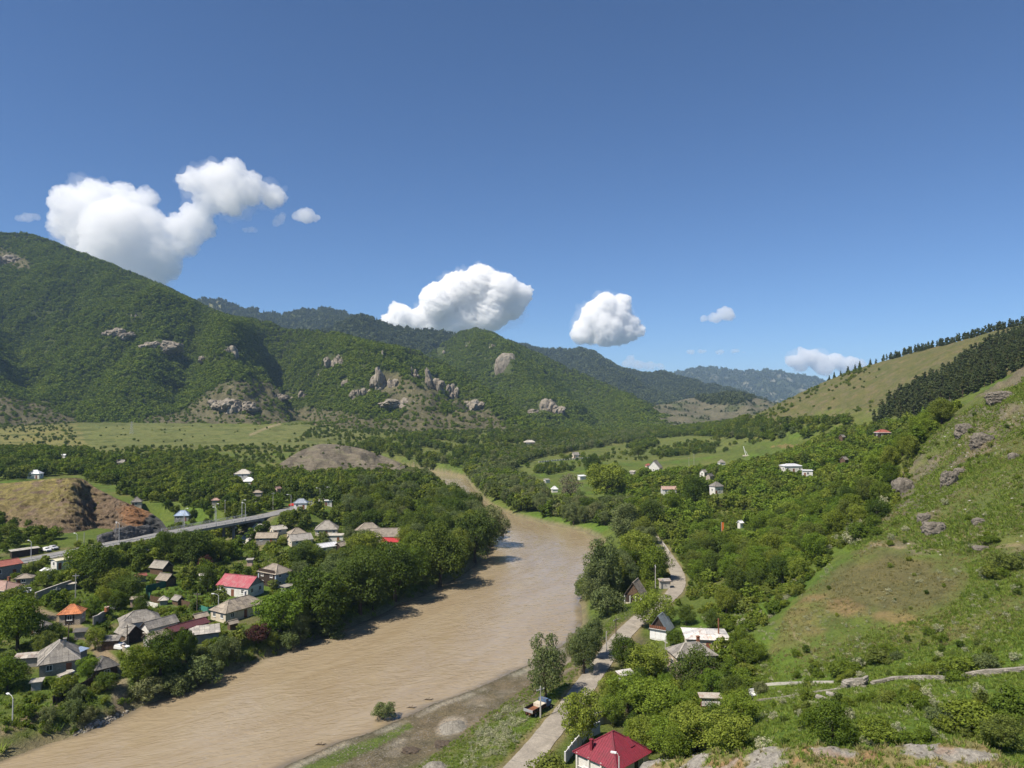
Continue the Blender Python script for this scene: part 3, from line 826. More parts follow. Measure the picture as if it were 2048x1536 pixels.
def _hillcol(px, py, A, c):
    n = fbm(A[..., 0] / 7, A[..., 1] / 7 + A[..., 2] / 3, 5, 33); n2 = fbm(A[..., 0] / 2.4, A[..., 1] / 2.4 + A[..., 2], 4, 37)
    d = np.array((0.185, 0.135, 0.092)) * (1 + 0.9 * n2[..., None])
    g = sstep(-0.1, 0.2, n + 0.2) * sstep(230, 120, px + 120 * n) * sstep(1075, 985, py + 40 * n)
    d = d * (1 - g[..., None]) + np.array((0.230, 0.195, 0.070)) * (1 + .4 * n2[..., None]) * g[..., None]
    o = sstep(1.15, 0.7, ell(px, py, 275, 1035, 40, 26, 30) + 0.6 * n2)
    d = d * (1 - .8 * o[..., None]) + np.array((0.27, 0.135, 0.06)) * .8 * o[..., None]
    k = sstep(1.1, 0.9, ell(px, py, 312, 1048, 24, 22, 0) + 0.2 * n2)
    d = d * (1 - k[..., None]) + np.array((0.085, 0.088, 0.09)) * k[..., None]
    return d
finish_mountain("crag_hill", "rocky_hill", col_forest((.2, .15, .1), (.2, .15, .1), _hillcol), "bare_hill")
mountain("scree_mound", [(515, 955, 545), (545, 938, 552), (570, 920, 562), (600, 901, 580), (640, 887, 600), (680, 889, 602), (720, 896, 602), (770, 913, 600), (810, 930, 590)],
         [(515, 957, 525), (560, 957, 522), (640, 955, 522), (760, 948, 536), (810, 936, 560)], amp=5.5, scale=30, seed=311, nu=120, nv=70, curve=0.85)
def _moundcol(px, py, A, c):
    n = fbm(A[..., 0] / 12, A[..., 1] / 12 + A[..., 2] / 4, 5, 41)[..., None]
    g = sstep(0.1, 0.35, n)
    return np.array((0.185, 0.158, 0.118)) * (1 + 0.6 * n) * (1 - .5 * g) + np.array((0.14, 0.145, 0.07)) * .5 * g
finish_mountain("scree_mound", "hill", col_forest((.2, .17, .13), (.2, .17, .13), _moundcol), "bare_hill")

# ------------------------------------------------------------------ leaf materials
def leaf_mat(name, cols, trans=0.28, nvar=0.35, scale=0.7):
    m = bpy.data.materials.new(name); m.use_nodes = True
    nt = m.node_tree; nt.nodes.clear(); MATS[name] = m
    out = nd(nt, "ShaderNodeOutputMaterial")
    oi = nd(nt, "ShaderNodeObjectInfo")
    geo = nd(nt, "ShaderNodeNewGeometry")
    k = len(cols)
    r = ramp(nt, oi.outputs["Random"], [((i + 0.5) / k, c) for i, c in enumerate(cols)])
    n = noise_node(nt, scale, 3, 0.6, geo.outputs["Position"])
    rp = ramp(nt, geo.outputs["Random Per Island"], [(0.0, (1 - nvar,) * 3), (1.0, (1 + nvar, 1 + nvar, 1 + nvar * .6))])
    c = mixc(nt, r.outputs[0], ramp(nt, n.outputs[0], [(0.3, (.72, .76, .72)), (0.7, (1.28, 1.22, 1.1))]).outputs[0], 0.9, 'MULTIPLY')
    c = mixc(nt, c, rp.outputs[0], 1.0, 'MULTIPLY')
    d = nd(nt, "ShaderNodeBsdfDiffuse"); t = nd(nt, "ShaderNodeBsdfTranslucent"); mx = nd(nt, "ShaderNodeMixShader")
    mx.inputs[0].default_value = trans
    ct = mixc(nt, c, (1.25, 1.35, 0.6), 1.0, 'MULTIPLY')
    nt.links.new(c, d.inputs[0]); nt.links.new(ct, t.inputs[0])
    nt.links.new(d.outputs[0], mx.inputs[1]); nt.links.new(t.outputs[0], mx.inputs[2]); nt.links.new(mx.outputs[0], out.inputs[0])
    return m
leaf_mat("leaf_broad", [(0.092, 0.137, 0.025), (0.140, 0.182, 0.034), (0.110, 0.161, 0.027), (0.174, 0.203, 0.039), (0.123, 0.152, 0.042)])
leaf_mat("leaf_dark", [(0.065, 0.101, 0.024), (0.090, 0.126, 0.029), (0.074, 0.107, 0.030), (0.110, 0.141, 0.030)])
leaf_mat("leaf_bright", [(0.133, 0.197, 0.033), (0.163, 0.219, 0.037), (0.118, 0.186, 0.032), (0.192, 0.233, 0.046)])
leaf_mat("leaf_willow", [(.118, .150, .066), (.145, .172, .080), (.105, .142, .058), (.168, .182, .092)])
leaf_mat("leaf_purple", [(.070, .034, .036), (.082, .040, .042)])
leaf_mat("leaf_pine", [(.062, .082, .038), (.076, .094, .044), (.066, .084, .042), (.086, .100, .046)], 0.1)
leaf_mat("leaf_hill", [(0.096, 0.141, 0.024), (0.112, 0.155, 0.027), (0.125, 0.165, 0.029), (0.099, 0.139, 0.025), (0.139, 0.173, 0.030), (0.105, 0.148, 0.024)], 0.2, .22)
leaf_mat("leaf_bluehill", [(.068, .086, .040), (.080, .098, .044), (.070, .086, .044)], 0.12)
leaf_mat("leaf_blossom", [(.30, .31, .22), (.36, .36, .27)], 0.2, 0.4)
leaf_mat("grass_blade", [(.165, .220, .050), (.145, .212, .044), (.200, .232, .066), (.130, .198, .040)], 0.3)
leaf_mat("grass_dry", [(.235, .210, .105), (.205, .192, .09), (.26, .23, .125)], 0.3)
leaf_mat("twig_grey", [(.16, .14, .11), (.13, .12, .09)], 0.1)
simple_mat("bark", (0.085, 0.066, 0.048), 0.95, 0.4, 3.0)
simple_mat("bark_pine", (0.13, 0.085, 0.058), 0.95, 0.4, 3.0)

# ------------------------------------------------------------------ leaf clouds
def leaf_quads(pos, nrm, size, rng, aspect=0.75):
    n = len(pos)
    t = rng.normal(size=(n, 3)); t -= nrm * (t * nrm).sum(1, keepdims=True); t /= np.linalg.norm(t, axis=1, keepdims=True) + 1e-9
    b = np.cross(nrm, t)
    s = (size * rng.uniform(0.6, 1.4, n))[:, None]
    a = t * s * 0.5; b = b * s * 0.5 * aspect
    v = np.stack([pos - a - b * .4, pos - b * .2 + a * .1 - b, pos + a, pos + b - a * .1], 1).reshape(-1, 3)
    return v, np.arange(4 * n).reshape(-1, 4)

def crown(lobes, n, size, seed, shell=0.72, tilt=0.55, floor=None):
    """leaves spread through a set of ellipsoid lobes (cx, cy, cz, rx, ry, rz)"""
    rng = np.random.default_rng(seed)
    L = np.array(lobes)
    w = (L[:, 3] * L[:, 4] + L[:, 3] * L[:, 5]) ; w = w / w.sum()
    k = rng.choice(len(L), n, p=w)
    d = rng.normal(size=(n, 3)); d[:, 2] += 0.25; d /= np.linalg.norm(d, axis=1, keepdims=True)
    r = rng.uniform(shell ** 3, 1, n) ** (1 / 3) * (1 + 0.10 * rng.normal(size=n))
    pos = L[k, :3] + d * L[k, 3:6] * r[:, None]
    nrm = d + rng.normal(size=(n, 3)) * tilt + np.array((0, 0, 0.25)); nrm /= np.linalg.norm(nrm, axis=1, keepdims=True)
    if floor is not None:
        m = pos[:, 2] > floor; pos = pos[m]; nrm = nrm[m]
    return leaf_quads(pos, nrm, np.full(len(pos), size), rng)

def round_lobes(seed, n=20, c=(0, 0, .60), R=(.36, .36, .33), rr=(.09, .21), low=-0.8):
    rng = random.Random(seed)
    out = [(c[0], c[1], c[2], R[0] * .72, R[1] * .72, R[2] * .72)]
    g = math.pi * (3 - math.sqrt(5))
    for i in range(n):
        z = 1 - (i + .5) / n * (1 - low)
        a = i * g + rng.uniform(-.5, .5)
        q = math.sqrt(max(0, 1 - z * z))
        k = rng.uniform(.62, 1.08)
        r = rng.uniform(*rr)
        out.append((c[0] + q * math.cos(a) * R[0] * k, c[1] + q * math.sin(a) * R[1] * k, c[2] + z * R[2] * k, r, r, r * rng.uniform(.7, .95)))
    return out

def column_lobes(seed, n=24, w=.20, z0=.22, z1=.98):
    rng = random.Random(seed)
    out = []
    for i in range(n):
        t = (i + .5) / n
        z = z0 + (z1 - z0) * t
        q = w * (math.sin(math.pi * min(1, t * .9 + .12)) ** .7)
        a = i * 2.4 + rng.uniform(-.6, .6)
        r = rng.uniform(.08, .14)
        out.append((math.cos(a) * q * .8, math.sin(a) * q * .8, z, r, r, r * 1.15))
    return out

def trunk_mesh(name, seed, h=0.5, r=0.028, limbs=6, mat="bark", spread=0.25):
    rng = random.Random(seed)
    m = MB()
    lean = (rng.uniform(-.03, .03), rng.uniform(-.03, .03))
    m.tube([(0, 0, -0.04), (lean[0] * .3, lean[1] * .3, h * .3), (lean[0], lean[1], h * .7), (lean[0] * 1.4, lean[1] * 1.4, h * 1.35)], [r * 1.35, r, r * .8, r * .25], 7)
    for i in range(limbs):
        a = i * 2.4 + rng.uniform(-.4, .4)
        z = h * rng.uniform(.5, .95)
        s = rng.uniform(.6, 1) * spread
        m.tube([(lean[0] * .8, lean[1] * .8, z), (math.cos(a) * s * .5, math.sin(a) * s * .5, z + .10), (math.cos(a) * s, math.sin(a) * s, z + .25)], [r * .5, r * .36, r * .12], 5)
    return m.mesh(name, mat)

def pine_lobes(seed, tall=True):
    rng = random.Random(seed)
    out = []
    for i in range(13):
        t = i / 12
        z = .15 + .81 * t
        w = .19 * (1 - t * .75) + .03
        for j in range(2):
            a = rng.uniform(0, 6.28); q = w * rng.uniform(.4, 1)
            out.append((math.cos(a) * q, math.sin(a) * q, z + rng.uniform(-.03, .03), .085 * (1.2 - .6 * t), .085 * (1.2 - .6 * t), .045))
    return out

def spruce_lobes(seed):
    rng = random.Random(seed)
    out = []
    for i in range(14):
        t = i / 13
        z = .12 + .86 * t; w = .19 * (1 - t) + .012
        for j in range(3):
            a = j * 2.1 + i * .9 + rng.uniform(-.3, .3)
            out.append((math.cos(a) * w * .6, math.sin(a) * w * .6, z, w * .55 + .012, w * .55 + .012, .045))
    return out

PROTO = {}     # kind -> list of (crown mesh, trunk mesh)
def proto(kind, lobes, n, size, mat, seed, trunk=None, **kw):
    v, f = crown(lobes, n, size, seed, **kw)
    me = mesh_np("crown", v, f, mat, False)
    PROTO.setdefault(kind, []).append((me, trunk))
for i in range(4):
    proto("broad", round_lobes(10 + i, 34, (0, 0, .52 + .015 * i), (.38 + .03 * (i % 2), .36, .42)), 9000, .030, "leaf_broad", 10 + i, trunk_mesh("trunk", i, .36, .030))
for i in range(3):
    proto("dark", round_lobes(30 + i, 32, (0, 0, .53), (.34, .36, .43)), 9000, .030, "leaf_dark", 30 + i, trunk_mesh("trunk", 10 + i, .36, .030))
for i in range(3):
    proto("bright", round_lobes(50 + i, 36, (0, 0, .51), (.40, .39, .42), (.08, .19)), 9000, .030, "leaf_bright", 50 + i, trunk_mesh("trunk", 20 + i, .34, .032))
for i in range(3):
    proto("willow", round_lobes(70 + i, 34, (0, 0, .53), (.34, .33, .44), (.08, .17), -.9), 9000, .027, "leaf_willow", 70 + i, trunk_mesh("trunk", 30 + i, .36, .026))
for i in range(2):
    proto("poplar", column_lobes(90 + i, 30, .22), 7000, .027, "leaf_willow", 90 + i, trunk_mesh("trunk", 40 + i, .5, .022, 5, spread=.14))
for i in range(3):
    proto("bush", round_lobes(110 + i, 13, (0, 0, .36), (.50, .40, .38), (.08, .28), -.4), 3200, .055, "leaf_broad", 110 + i, trunk_mesh("trunk", 50 + i, .25, .03, 4))
for i in range(2):
    proto("wbush", round_lobes(120 + i, 16, (0, 0, .42), (.46, .46, .44), (.12, .25), -.5), 3600, .050, "leaf_willow", 120 + i, trunk_mesh("trunk", 55 + i, .25, .03, 4))
proto("purple", round_lobes(131, 20, (0, 0, .56), (.38, .38, .38)), 4200, .042, "leaf_purple", 131, trunk_mesh("trunk", 61, .36, .03))
proto("blossom", round_lobes(135, 12, (0, 0, .45), (.46, .46, .40), (.1, .2)), 700, .07, "leaf_blossom", 135, trunk_mesh("trunk", 62, .25, .025, 4))
for i in range(3):
    proto("pine", pine_lobes(140 + i), 1700, .050, "leaf_pine", 140 + i, trunk_mesh("trunk", 65 + i, .62, .016, 7, "bark_pine", .14), tilt=.9, shell=.3)
for i in range(2):
    proto("spruce", spruce_lobes(150 + i), 1500, .050, "leaf_pine", 150 + i, trunk_mesh("trunk", 70 + i, .6, .013, 3, "bark_pine", .08), tilt=.8, shell=.3)
proto("grey", round_lobes(161, 26, (0, 0, .6), (.33, .33, .38), (.08, .16)), 2600, .030, "twig_grey", 161, trunk_mesh("trunk", 75, .45, .026, 9))

# light versions for the many far trees; merged with a simple stem
def lod(kind, lobes, n, size, mat, seed, **kw):
    v, f = crown(lobes, n, size, seed, **kw)
    o = bpy.data.objects.new("far_" + kind, mesh_np("far_" + kind, v, f, mat, False))
    PROTO.setdefault("far_" + kind, []).append(o)
for i in range(3):
    lod("broad", round_lobes(210 + i, 16, (0, 0, .52), (.40, .40, .42)), 900, .095, "leaf_broad", 210 + i)
    lod("dark", round_lobes(220 + i, 16, (0, 0, .52), (.38, .38, .42)), 900, .095, "leaf_dark", 220 + i)
    lod("bright", round_lobes(230 + i, 16, (0, 0, .52), (.44, .42, .42)), 900, .10, "leaf_bright", 230 + i)
    lod("willow", round_lobes(240 + i, 16, (0, 0, .52), (.36, .36, .44)), 900, .085, "leaf_willow", 240 + i)
    lod("hill", round_lobes(250 + i, 8, (0, 0, .40), (.46, .46, .44), (.2, .3)), 110, .27, "leaf_hill", 250 + i)
for i in range(2):
    lod("bluehill", round_lobes(260 + i, 6, (0, 0, .40), (.44, .44, .46), (.2, .3)), 60, .36, "leaf_bluehill", 260 + i)
    lod("pine", pine_lobes(270 + i), 320, .12, "leaf_pine", 270 + i, tilt=.9, shell=.3)
    lod("spruce", spruce_lobes(280 + i), 200, .14, "leaf_pine", 280 + i, tilt=.8, shell=.3)
    lod("bush", round_lobes(290 + i, 10, (0, 0, .42), (.46, .46, .42), (.16, .28)), 380, .15, "leaf_broad", 290 + i)
    lod("darkbush", round_lobes(295 + i, 10, (0, 0, .42), (.46, .46, .42), (.16, .28)), 300, .17, "leaf_dark", 295 + i)
lod("blossom", round_lobes(299, 10, (0, 0, .42), (.46, .46, .40), (.12, .2)), 160, .12, "leaf_blossom", 299)

# ------------------------------------------------------------------ scatter: countless growth as one object with instances
def scatter(name, pts, scale, rot, which, protos, label=None, cat=None, kind="stuff"):
    """pts (n,3); scale (n,) or (n,3); rot (n,); which (n,) index into protos (objects)"""
    n = len(pts)
    me = bpy.data.meshes.new(name)
    me.vertices.add(n); me.vertices.foreach_set("co", np.asarray(pts, np.float32).ravel())
    sc = np.asarray(scale, np.float32)
    if sc.ndim == 1: sc = np.repeat(sc[:, None], 3, 1)
    a = me.attributes.new("sc", 'FLOAT_VECTOR', 'POINT'); a.data.foreach_set("vector", sc.ravel())
    rt = np.zeros((n, 3), np.float32); rt[:, 2] = rot
    a = me.attributes.new("rt", 'FLOAT_VECTOR', 'POINT'); a.data.foreach_set("vector", rt.ravel())
    a = me.attributes.new("wh", 'INT', 'POINT'); a.data.foreach_set("value", np.asarray(which, np.int32))
    o = link(bpy.data.objects.new(name, me))
    ng = bpy.data.node_groups.new(name, 'GeometryNodeTree')
    ng.interface.new_socket("Geometry", in_out='INPUT', socket_type='NodeSocketGeometry')
    ng.interface.new_socket("Geometry", in_out='OUTPUT', socket_type='NodeSocketGeometry')
    gi = ng.nodes.new("NodeGroupInput"); go = ng.nodes.new("NodeGroupOutput"); jn = ng.nodes.new("GeometryNodeJoinGeometry")
    def attr(nm, ty):
        q = ng.nodes.new("GeometryNodeInputNamedAttribute"); q.data_type = ty; q.inputs["Name"].default_value = nm
        return q.outputs["Attribute"]
    asc = attr("sc", 'FLOAT_VECTOR'); art = attr("rt", 'FLOAT_VECTOR'); awh = attr("wh", 'INT')
    for k, p in enumerate(protos):
        oi = ng.nodes.new("GeometryNodeObjectInfo"); oi.inputs["Object"].default_value = p; oi.inputs["As Instance"].default_value = True
        cm = ng.nodes.new("FunctionNodeCompare"); cm.data_type = 'INT'; cm.operation = 'EQUAL'
        ng.links.new(awh, cm.inputs["A"] if False else cm.inputs[2]); cm.inputs[3].default_value = k
        ip = ng.nodes.new("GeometryNodeInstanceOnPoints")
        ng.links.new(gi.outputs[0], ip.inputs["Points"]); ng.links.new(cm.outputs[0], ip.inputs["Selection"])
        ng.links.new(oi.outputs["Geometry"], ip.inputs["Instance"]); ng.links.new(art, ip.inputs["Rotation"]); ng.links.new(asc, ip.inputs["Scale"])
        ng.links.new(ip.outputs[0], jn.inputs[0])
    ng.links.new(jn.outputs[0], go.inputs[0])
    md = o.modifiers.new("scatter", 'NODES'); md.node_group = ng
    tag(o, label, cat, kind=kind)
    return o

# ------------------------------------------------------------------ forests on the mountains
def sample_mount(key, spacing, tmax=1.08, seed=0, pxr=(-160, 2210)):
    rng = np.random.default_rng(seed)
    M = MOUNTS[key]; A = M["A"]; t = M["t"]
    a = A[:-1, :-1]; b = A[1:, :-1]; c = A[:-1, 1:]; d = A[1:, 1:]
    area = np.linalg.norm(np.cross(b - a, c - a), axis=-1)
    ok = np.broadcast_to(t[None, :-1] < tmax, area.shape)
    px, _ = project(a[..., 0], a[..., 1], a[..., 2])
    ar = np.where(ok & (px > pxr[0]) & (px < pxr[1]), area, 0)
    n = int(ar.sum() / spacing ** 2)
    idx = rng.choice(ar.size, n, p=(ar / ar.sum()).ravel())
    i, j = np.unravel_index(idx, ar.shape)
    u = rng.random(n)[:, None]; v = rng.random(n)[:, None]
    P = a[i, j] * (1 - u) * (1 - v) + b[i, j] * u * (1 - v) + c[i, j] * (1 - u) * v + d[i, j] * u * v
    return P, t[j], rng

CRAGS = [  # (mountain, px, py, width px, height px)
    ("big", 325, 684, 52, 28), ("big", 277, 629, 20, 26), ("big", 232, 663, 44, 20), ("big", 250, 722, 10, 10), ("big", 466, 698, 26, 34), ("big", 672, 720, 42, 34), ("big", 601, 786, 28, 20), ("big", 720, 783, 36, 34),
    ("big", 776, 758, 52, 56), ("big", 862, 766, 40, 66), ("big", 905, 782, 30, 48), ("big", 771, 712, 14, 34), ("big", 495, 802, 26, 22), ("big", 440, 798, 40, 22), ("big", 18, 516, 60, 26),
    ("big", 800, 802, 60, 24), ("big", 470, 806, 66, 26), ("big", 560, 792, 30, 16), ("big", 690, 762, 26, 22), ("big", 950, 802, 40, 24), ("big", 640, 742, 24, 16), ("big", 408, 716, 28, 18), ("big", 830, 748, 24, 30),
    ("mid", 1004, 733, 46, 44), ("mid", 880, 702, 18, 30), ("mid", 1094, 812, 52, 44), ("mid", 934, 688, 14, 18), ("mid", 980, 690, 14, 16),
    ("second", 712, 676, 12, 12), ("second", 742, 668, 8, 20),
]
def clear_of_crags(px, py, d_, key):
    ok = np.ones(len(px), bool)
    for k, cx, cy, w, h in CRAGS:
        if k == key:
            ok &= ~((np.abs(px - cx) < w * .40) & (py - cy > -h * .25) & (py - cy < h * .40))
    return ok

def forest(key, spacing, size, protos, label, seed, conifer=None, far=False, thin=0.0):
    P, t, rng = sample_mount(key, spacing, 1.06, seed)
    px, py = project(*P.T)
    s_ = scree(px, py, P[:, 0], P[:, 1])
    n = fbm(P[:, 0] / 70, P[:, 1] / 70, 3, seed + 2)
    keep = (rng.random(len(P)) > s_ * 0.66) & clear_of_crags(px, py, None, key) & (rng.random(len(P)) > thin - 0.5 * n)
    sz = size * rng.uniform(.65, 1.35, len(P)) * (1 - 0.45 * s_) * (1 + 0.35 * n)
    wh = rng.integers(0, 3 if not far else 2, len(P))
    if conifer is not None:
        c0, k0, amt = conifer
        isc = (rng.random(len(P)) < amt * sstep(c0, c0 + 0.12, t + 0.25 * n))
        wh = np.where(isc, k0 + rng.integers(0, 2, len(P)), wh); sz = np.where(isc, sz * 1.12, sz)
    P = P[keep]; sz = sz[keep]; wh = wh[keep]
    P[:, 2] -= sz * 0.08
    sc = np.stack([sz * rng.uniform(.9, 1.25, len(P)), sz * rng.uniform(.9, 1.25, len(P)), sz], 1)
    return scatter("forest", P, sc, rng.uniform(0, 6.28, len(P)), wh, protos, label, "forest")
FH = PROTO["far_hill"]; FB = PROTO["far_bluehill"]; FS = PROTO["far_spruce"]
forest("big", 4.9, 7.0, FH + FS, "dense green deciduous forest covering the big mountain on the left", 401, (0.86, 3, .45))
forest("mid", 6.0, 7.6, FH + FS, "green forest on the mountain with the bare rock dome", 402, (0.80, 3, .6))
forest("second", 9.0, 11.0, FB + FS, "dark forest on the pointed mountain behind the left ridge", 403, (0.6, 2, .6), True)
forest("third", 13.0, 14.0, FB + FS, "bluish forest on the highest distant mountain at left", 404, (0.6, 2, .5), True, .05)
forest("blue", 12.0, 14.0, FB + FS, "bluish forest on the distant ridge right of the valley middle", 405, (0.5, 2, .5), True)
forest("far", 30.0, 22.0, FB, "hazy blue woodland on the farthest mountains", 406, None, True, .3)
P, t, rng = sample_mount("dry", 11, 1.05, 407)
px, py = project(*P.T)
_q = fbm(P[:, 0] / 60, P[:, 1] / 60, 4, 14)
_w = ell(px, py, 1450, 795, 60, 15, 0) < 1
k = (rng.random(len(P)) < sstep(0.0, 0.35, _q) * .9) | _w
P = P[k]; _w = _w[k]
sz = np.where(_w, 9, 4.5) * rng.uniform(.6, 1.3, len(P))
scatter("shrubland", P, sz, rng.uniform(0, 6.28, len(P)), rng.integers(0, 2, len(P)), FB, "scattered dark shrubs on the dry grey hills up the valley", "shrubs")

# ------------------------------------------------------------------ rocks
def rock_material(name, col, col2, sc=0.3):
    m, nt, b = new_mat(name)
    geo = nd(nt, "ShaderNodeNewGeometry").outputs["Position"]
    mp = nd(nt, "ShaderNodeMapping"); mp.inputs["Scale"].default_value = (1, 1, .45); nt.links.new(geo, mp.inputs[0])
    n1 = noise_node(nt, sc, 8, 0.7, mp.outputs[0], .5); n2 = noise_node(nt, sc * 6, 5, 0.7, geo)
    c = ramp(nt, n1.outputs[0], [(0.3, tuple(x * .45 for x in col)), (0.48, col), (0.66, col2)]).outputs[0]
    c = mixc(nt, c, ramp(nt, n2.outputs[0], [(0.3, (.6, .6, .58)), (0.7, (1.3, 1.28, 1.25))]).outputs[0], .8, 'MULTIPLY')
    nt.links.new(c, b.inputs["Base Color"]); b.inputs["Roughness"].default_value = .95
    bump(nt, b, n2.outputs[0], .8, 1.2 * .3 / sc * .25)
    return m
rock_material("crag_rock", (0.225, 0.195, 0.155), (0.31, 0.28, 0.225), 0.10)
rock_material("slope_rock", (0.150, 0.132, 0.108), (0.225, 0.202, 0.165), 0.6)
rock_material("pale_rock", (0.30, 0.28, 0.24), (0.42, 0.40, 0.35), 0.9)
rock_material("cliff_rock", (0.235, 0.215, 0.18), (0.36, 0.335, 0.29), 0.8)

def _ico(sub):
    bm = bmesh.new(); bmesh.ops.create_icosphere(bm, subdivisions=sub, radius=1)
    v = np.array([p.co[:] for p in bm.verts]); f = np.array([[q.index for q in x.verts] for x in bm.faces]); bm.free()
    return v, f
ICO = {s: _ico(s) for s in (2, 3, 4, 5)}
def rock_mesh(name, sx, sy, sz, seed, sub=4, rough=.35, vert=1.0, mat="slope_rock", boxy=.35):
    v, f = ICO[sub]
    v = v.copy()
    m = np.max(np.abs(v), axis=1, keepdims=True)
    v = v * (1 - boxy) + v / m * .82 * boxy
    q = v * np.array((1.6, 1.6, 1.6 / vert)) + seed * 1.37
    d = fbm3(q, 5, seed, .58); d2 = 1 - np.abs(noise3(q * 2.2, seed + 40)) * 1.7
    r = 1 + rough * (d * 1.1 + .35 * d2)
    v = v * r[:, None] * np.array((sx, sy, sz))
    return mesh_np(name, v, f, mat, False)

def pick_mount(key, px, py):
    A = MOUNTS[key]["A"]; t = MOUNTS[key]["t"]
    X, Y = project(A[..., 0], A[..., 1], A[..., 2])
    q = np.hypot(X - px, Y - py) + (t[None, :] > 1.0) * 900
    # nearest visible: prefer the closest to the viewer among near hits
    m = q < q.min() + 6
    d = np.where(m, A[..., 1], 1e9)
    i, j = np.unravel_index(np.argmin(d), d.shape)
    return A[i, j]
CRAG_LABEL = ["jagged pale rock outcrop high on the left mountain", "dark grey rock face below the left mountain's ridge", "low grey crag among the forest left of the pale outcrop", "tiny pale rock in the forest below the grey crags",
              "dark cliff in the wooded gully right of the left mountain", "rounded grey crag on the wooded spur's upper slope", "small pale rock cluster low on the wooded slope", "pale cliff at the left foot of the twin towers",
              "broad rock tower on the spur, left of the tallest one", "tallest pale rock tower standing on the wooded spur", "slanting rock rib right of the tallest tower", "slim rock pinnacle above the broad rock tower",
              "pale ledges at the right end of the scree slope", "broken rock band across the grey scree slope", "shaded cliff near the top of the big mountain at the picture's left edge",
              "broken cliff band under the broad rock tower", "pale cliff band in the middle of the scree slope", "small ledge right of the scree slope", "rock step left of the broad rock tower", "low cliff at the spur's right foot", "small crag in the forest above the pale rock cluster", "small crag right of the jagged pale outcrop", "upright rock between the two towers",
              "big reddish bare rock dome on the central mountain", "pale crag on the left shoulder of the central mountain", "craggy pale cliffs low on the central mountain's foot", "small crag under the central mountain's summit", "small crag right of the central summit",
              "small pale rocks on the pointed far mountain", "pale vertical streak of rock on the pointed far mountain"]
for i, ((k, px, py, w, h), lb) in enumerate(zip(CRAGS, CRAG_LABEL)):
    c = pick_mount(k, px, py)
    mpp = c[1] / F
    dome = (px == 1004)
    W_, H_ = w * mpp * (1.3 if w > 24 and not dome else 1), h * mpp * (1.15 if w > 24 and not dome else 1)
    rr = random.Random(i)
    vs, fs = [], []; off = 0
    nb = 1 if dome else max(4, min(14, int(w / 4)))
    for b_ in range(nb):
        u = rr.uniform(-.5, .5) if not dome else 0
        k_ = 1 - 1.3 * abs(u); hh = H_ * rr.uniform(.35, .85) * k_ if not dome else H_ * 1.05; ww = W_ * rr.uniform(.14, .30) if not dome else W_ * .78
        me_ = rock_mesh("tmp", ww * .62, W_ * rr.uniform(.16, .30), hh * .60, 500 + i * 13 + b_, 4 if dome else 3, .20 if dome else .50, 1.6, "crag_rock", .25)
        v_ = np.array([q.co[:] for q in me_.vertices]); f_ = np.array([p.vertices[:] for p in me_.polygons]); bpy.data.meshes.remove(me_)
        a_ = rr.uniform(-.25, .25) if not dome else .15; v_ = np.stack([v_[:, 0] * math.cos(a_) + v_[:, 2] * math.sin(a_), v_[:, 1], -v_[:, 0] * math.sin(a_) + v_[:, 2] * math.cos(a_)], 1)
        v_ += np.array((u * W_ * .92, rr.uniform(-.12, .12) * W_, (rr.uniform(-.40, .25) * k_ if not dome else 0) * H_))
        vs.append(v_); fs.append(f_ + off); off += len(v_)
    me = mesh_np("rock_crag", np.vstack(vs), np.vstack(fs), "crag_rock", False)
    o = link(bpy.data.objects.new("rock_crag", me))
    o.location = (c[0], c[1] + 3, c[2] - H_ * .04)
    tag(o, lb, "rock crag", "rock crags on the mountains")

P, t, rng = sample_mount("scree_mound", 7.0, 1.05, 411)
_k = rng.random(len(P)) < .40 * sstep(-.1, .3, fbm(P[:, 0] / 18, P[:, 1] / 18, 3, 6)); P = P[_k]
scatter("shrubland", P, rng.uniform(.9, 2.6, len(P)), rng.uniform(0, 6.28, len(P)), rng.integers(0, 2, len(P)), PROTO["far_darkbush"], "low shrubs dotted over the grey scree mound", "shrubs")
P, t, rng = sample_mount("crag_hill", 5.0, 1.05, 412)
_k = rng.random(len(P)) < .10 * sstep(-.05, .3, fbm(P[:, 0] / 12, P[:, 1] / 12, 3, 8)); P = P[_k]
scatter("shrubland", P, rng.uniform(.5, 1.5, len(P)), rng.uniform(0, 6.28, len(P)), rng.integers(0, 2, len(P)), PROTO["far_bush"], "low shrubs and weeds clinging to the rocky hill", "shrubs")
rock_material("gravel_mat", (0.20, 0.185, 0.155), (0.30, 0.28, 0.24), 3.0)
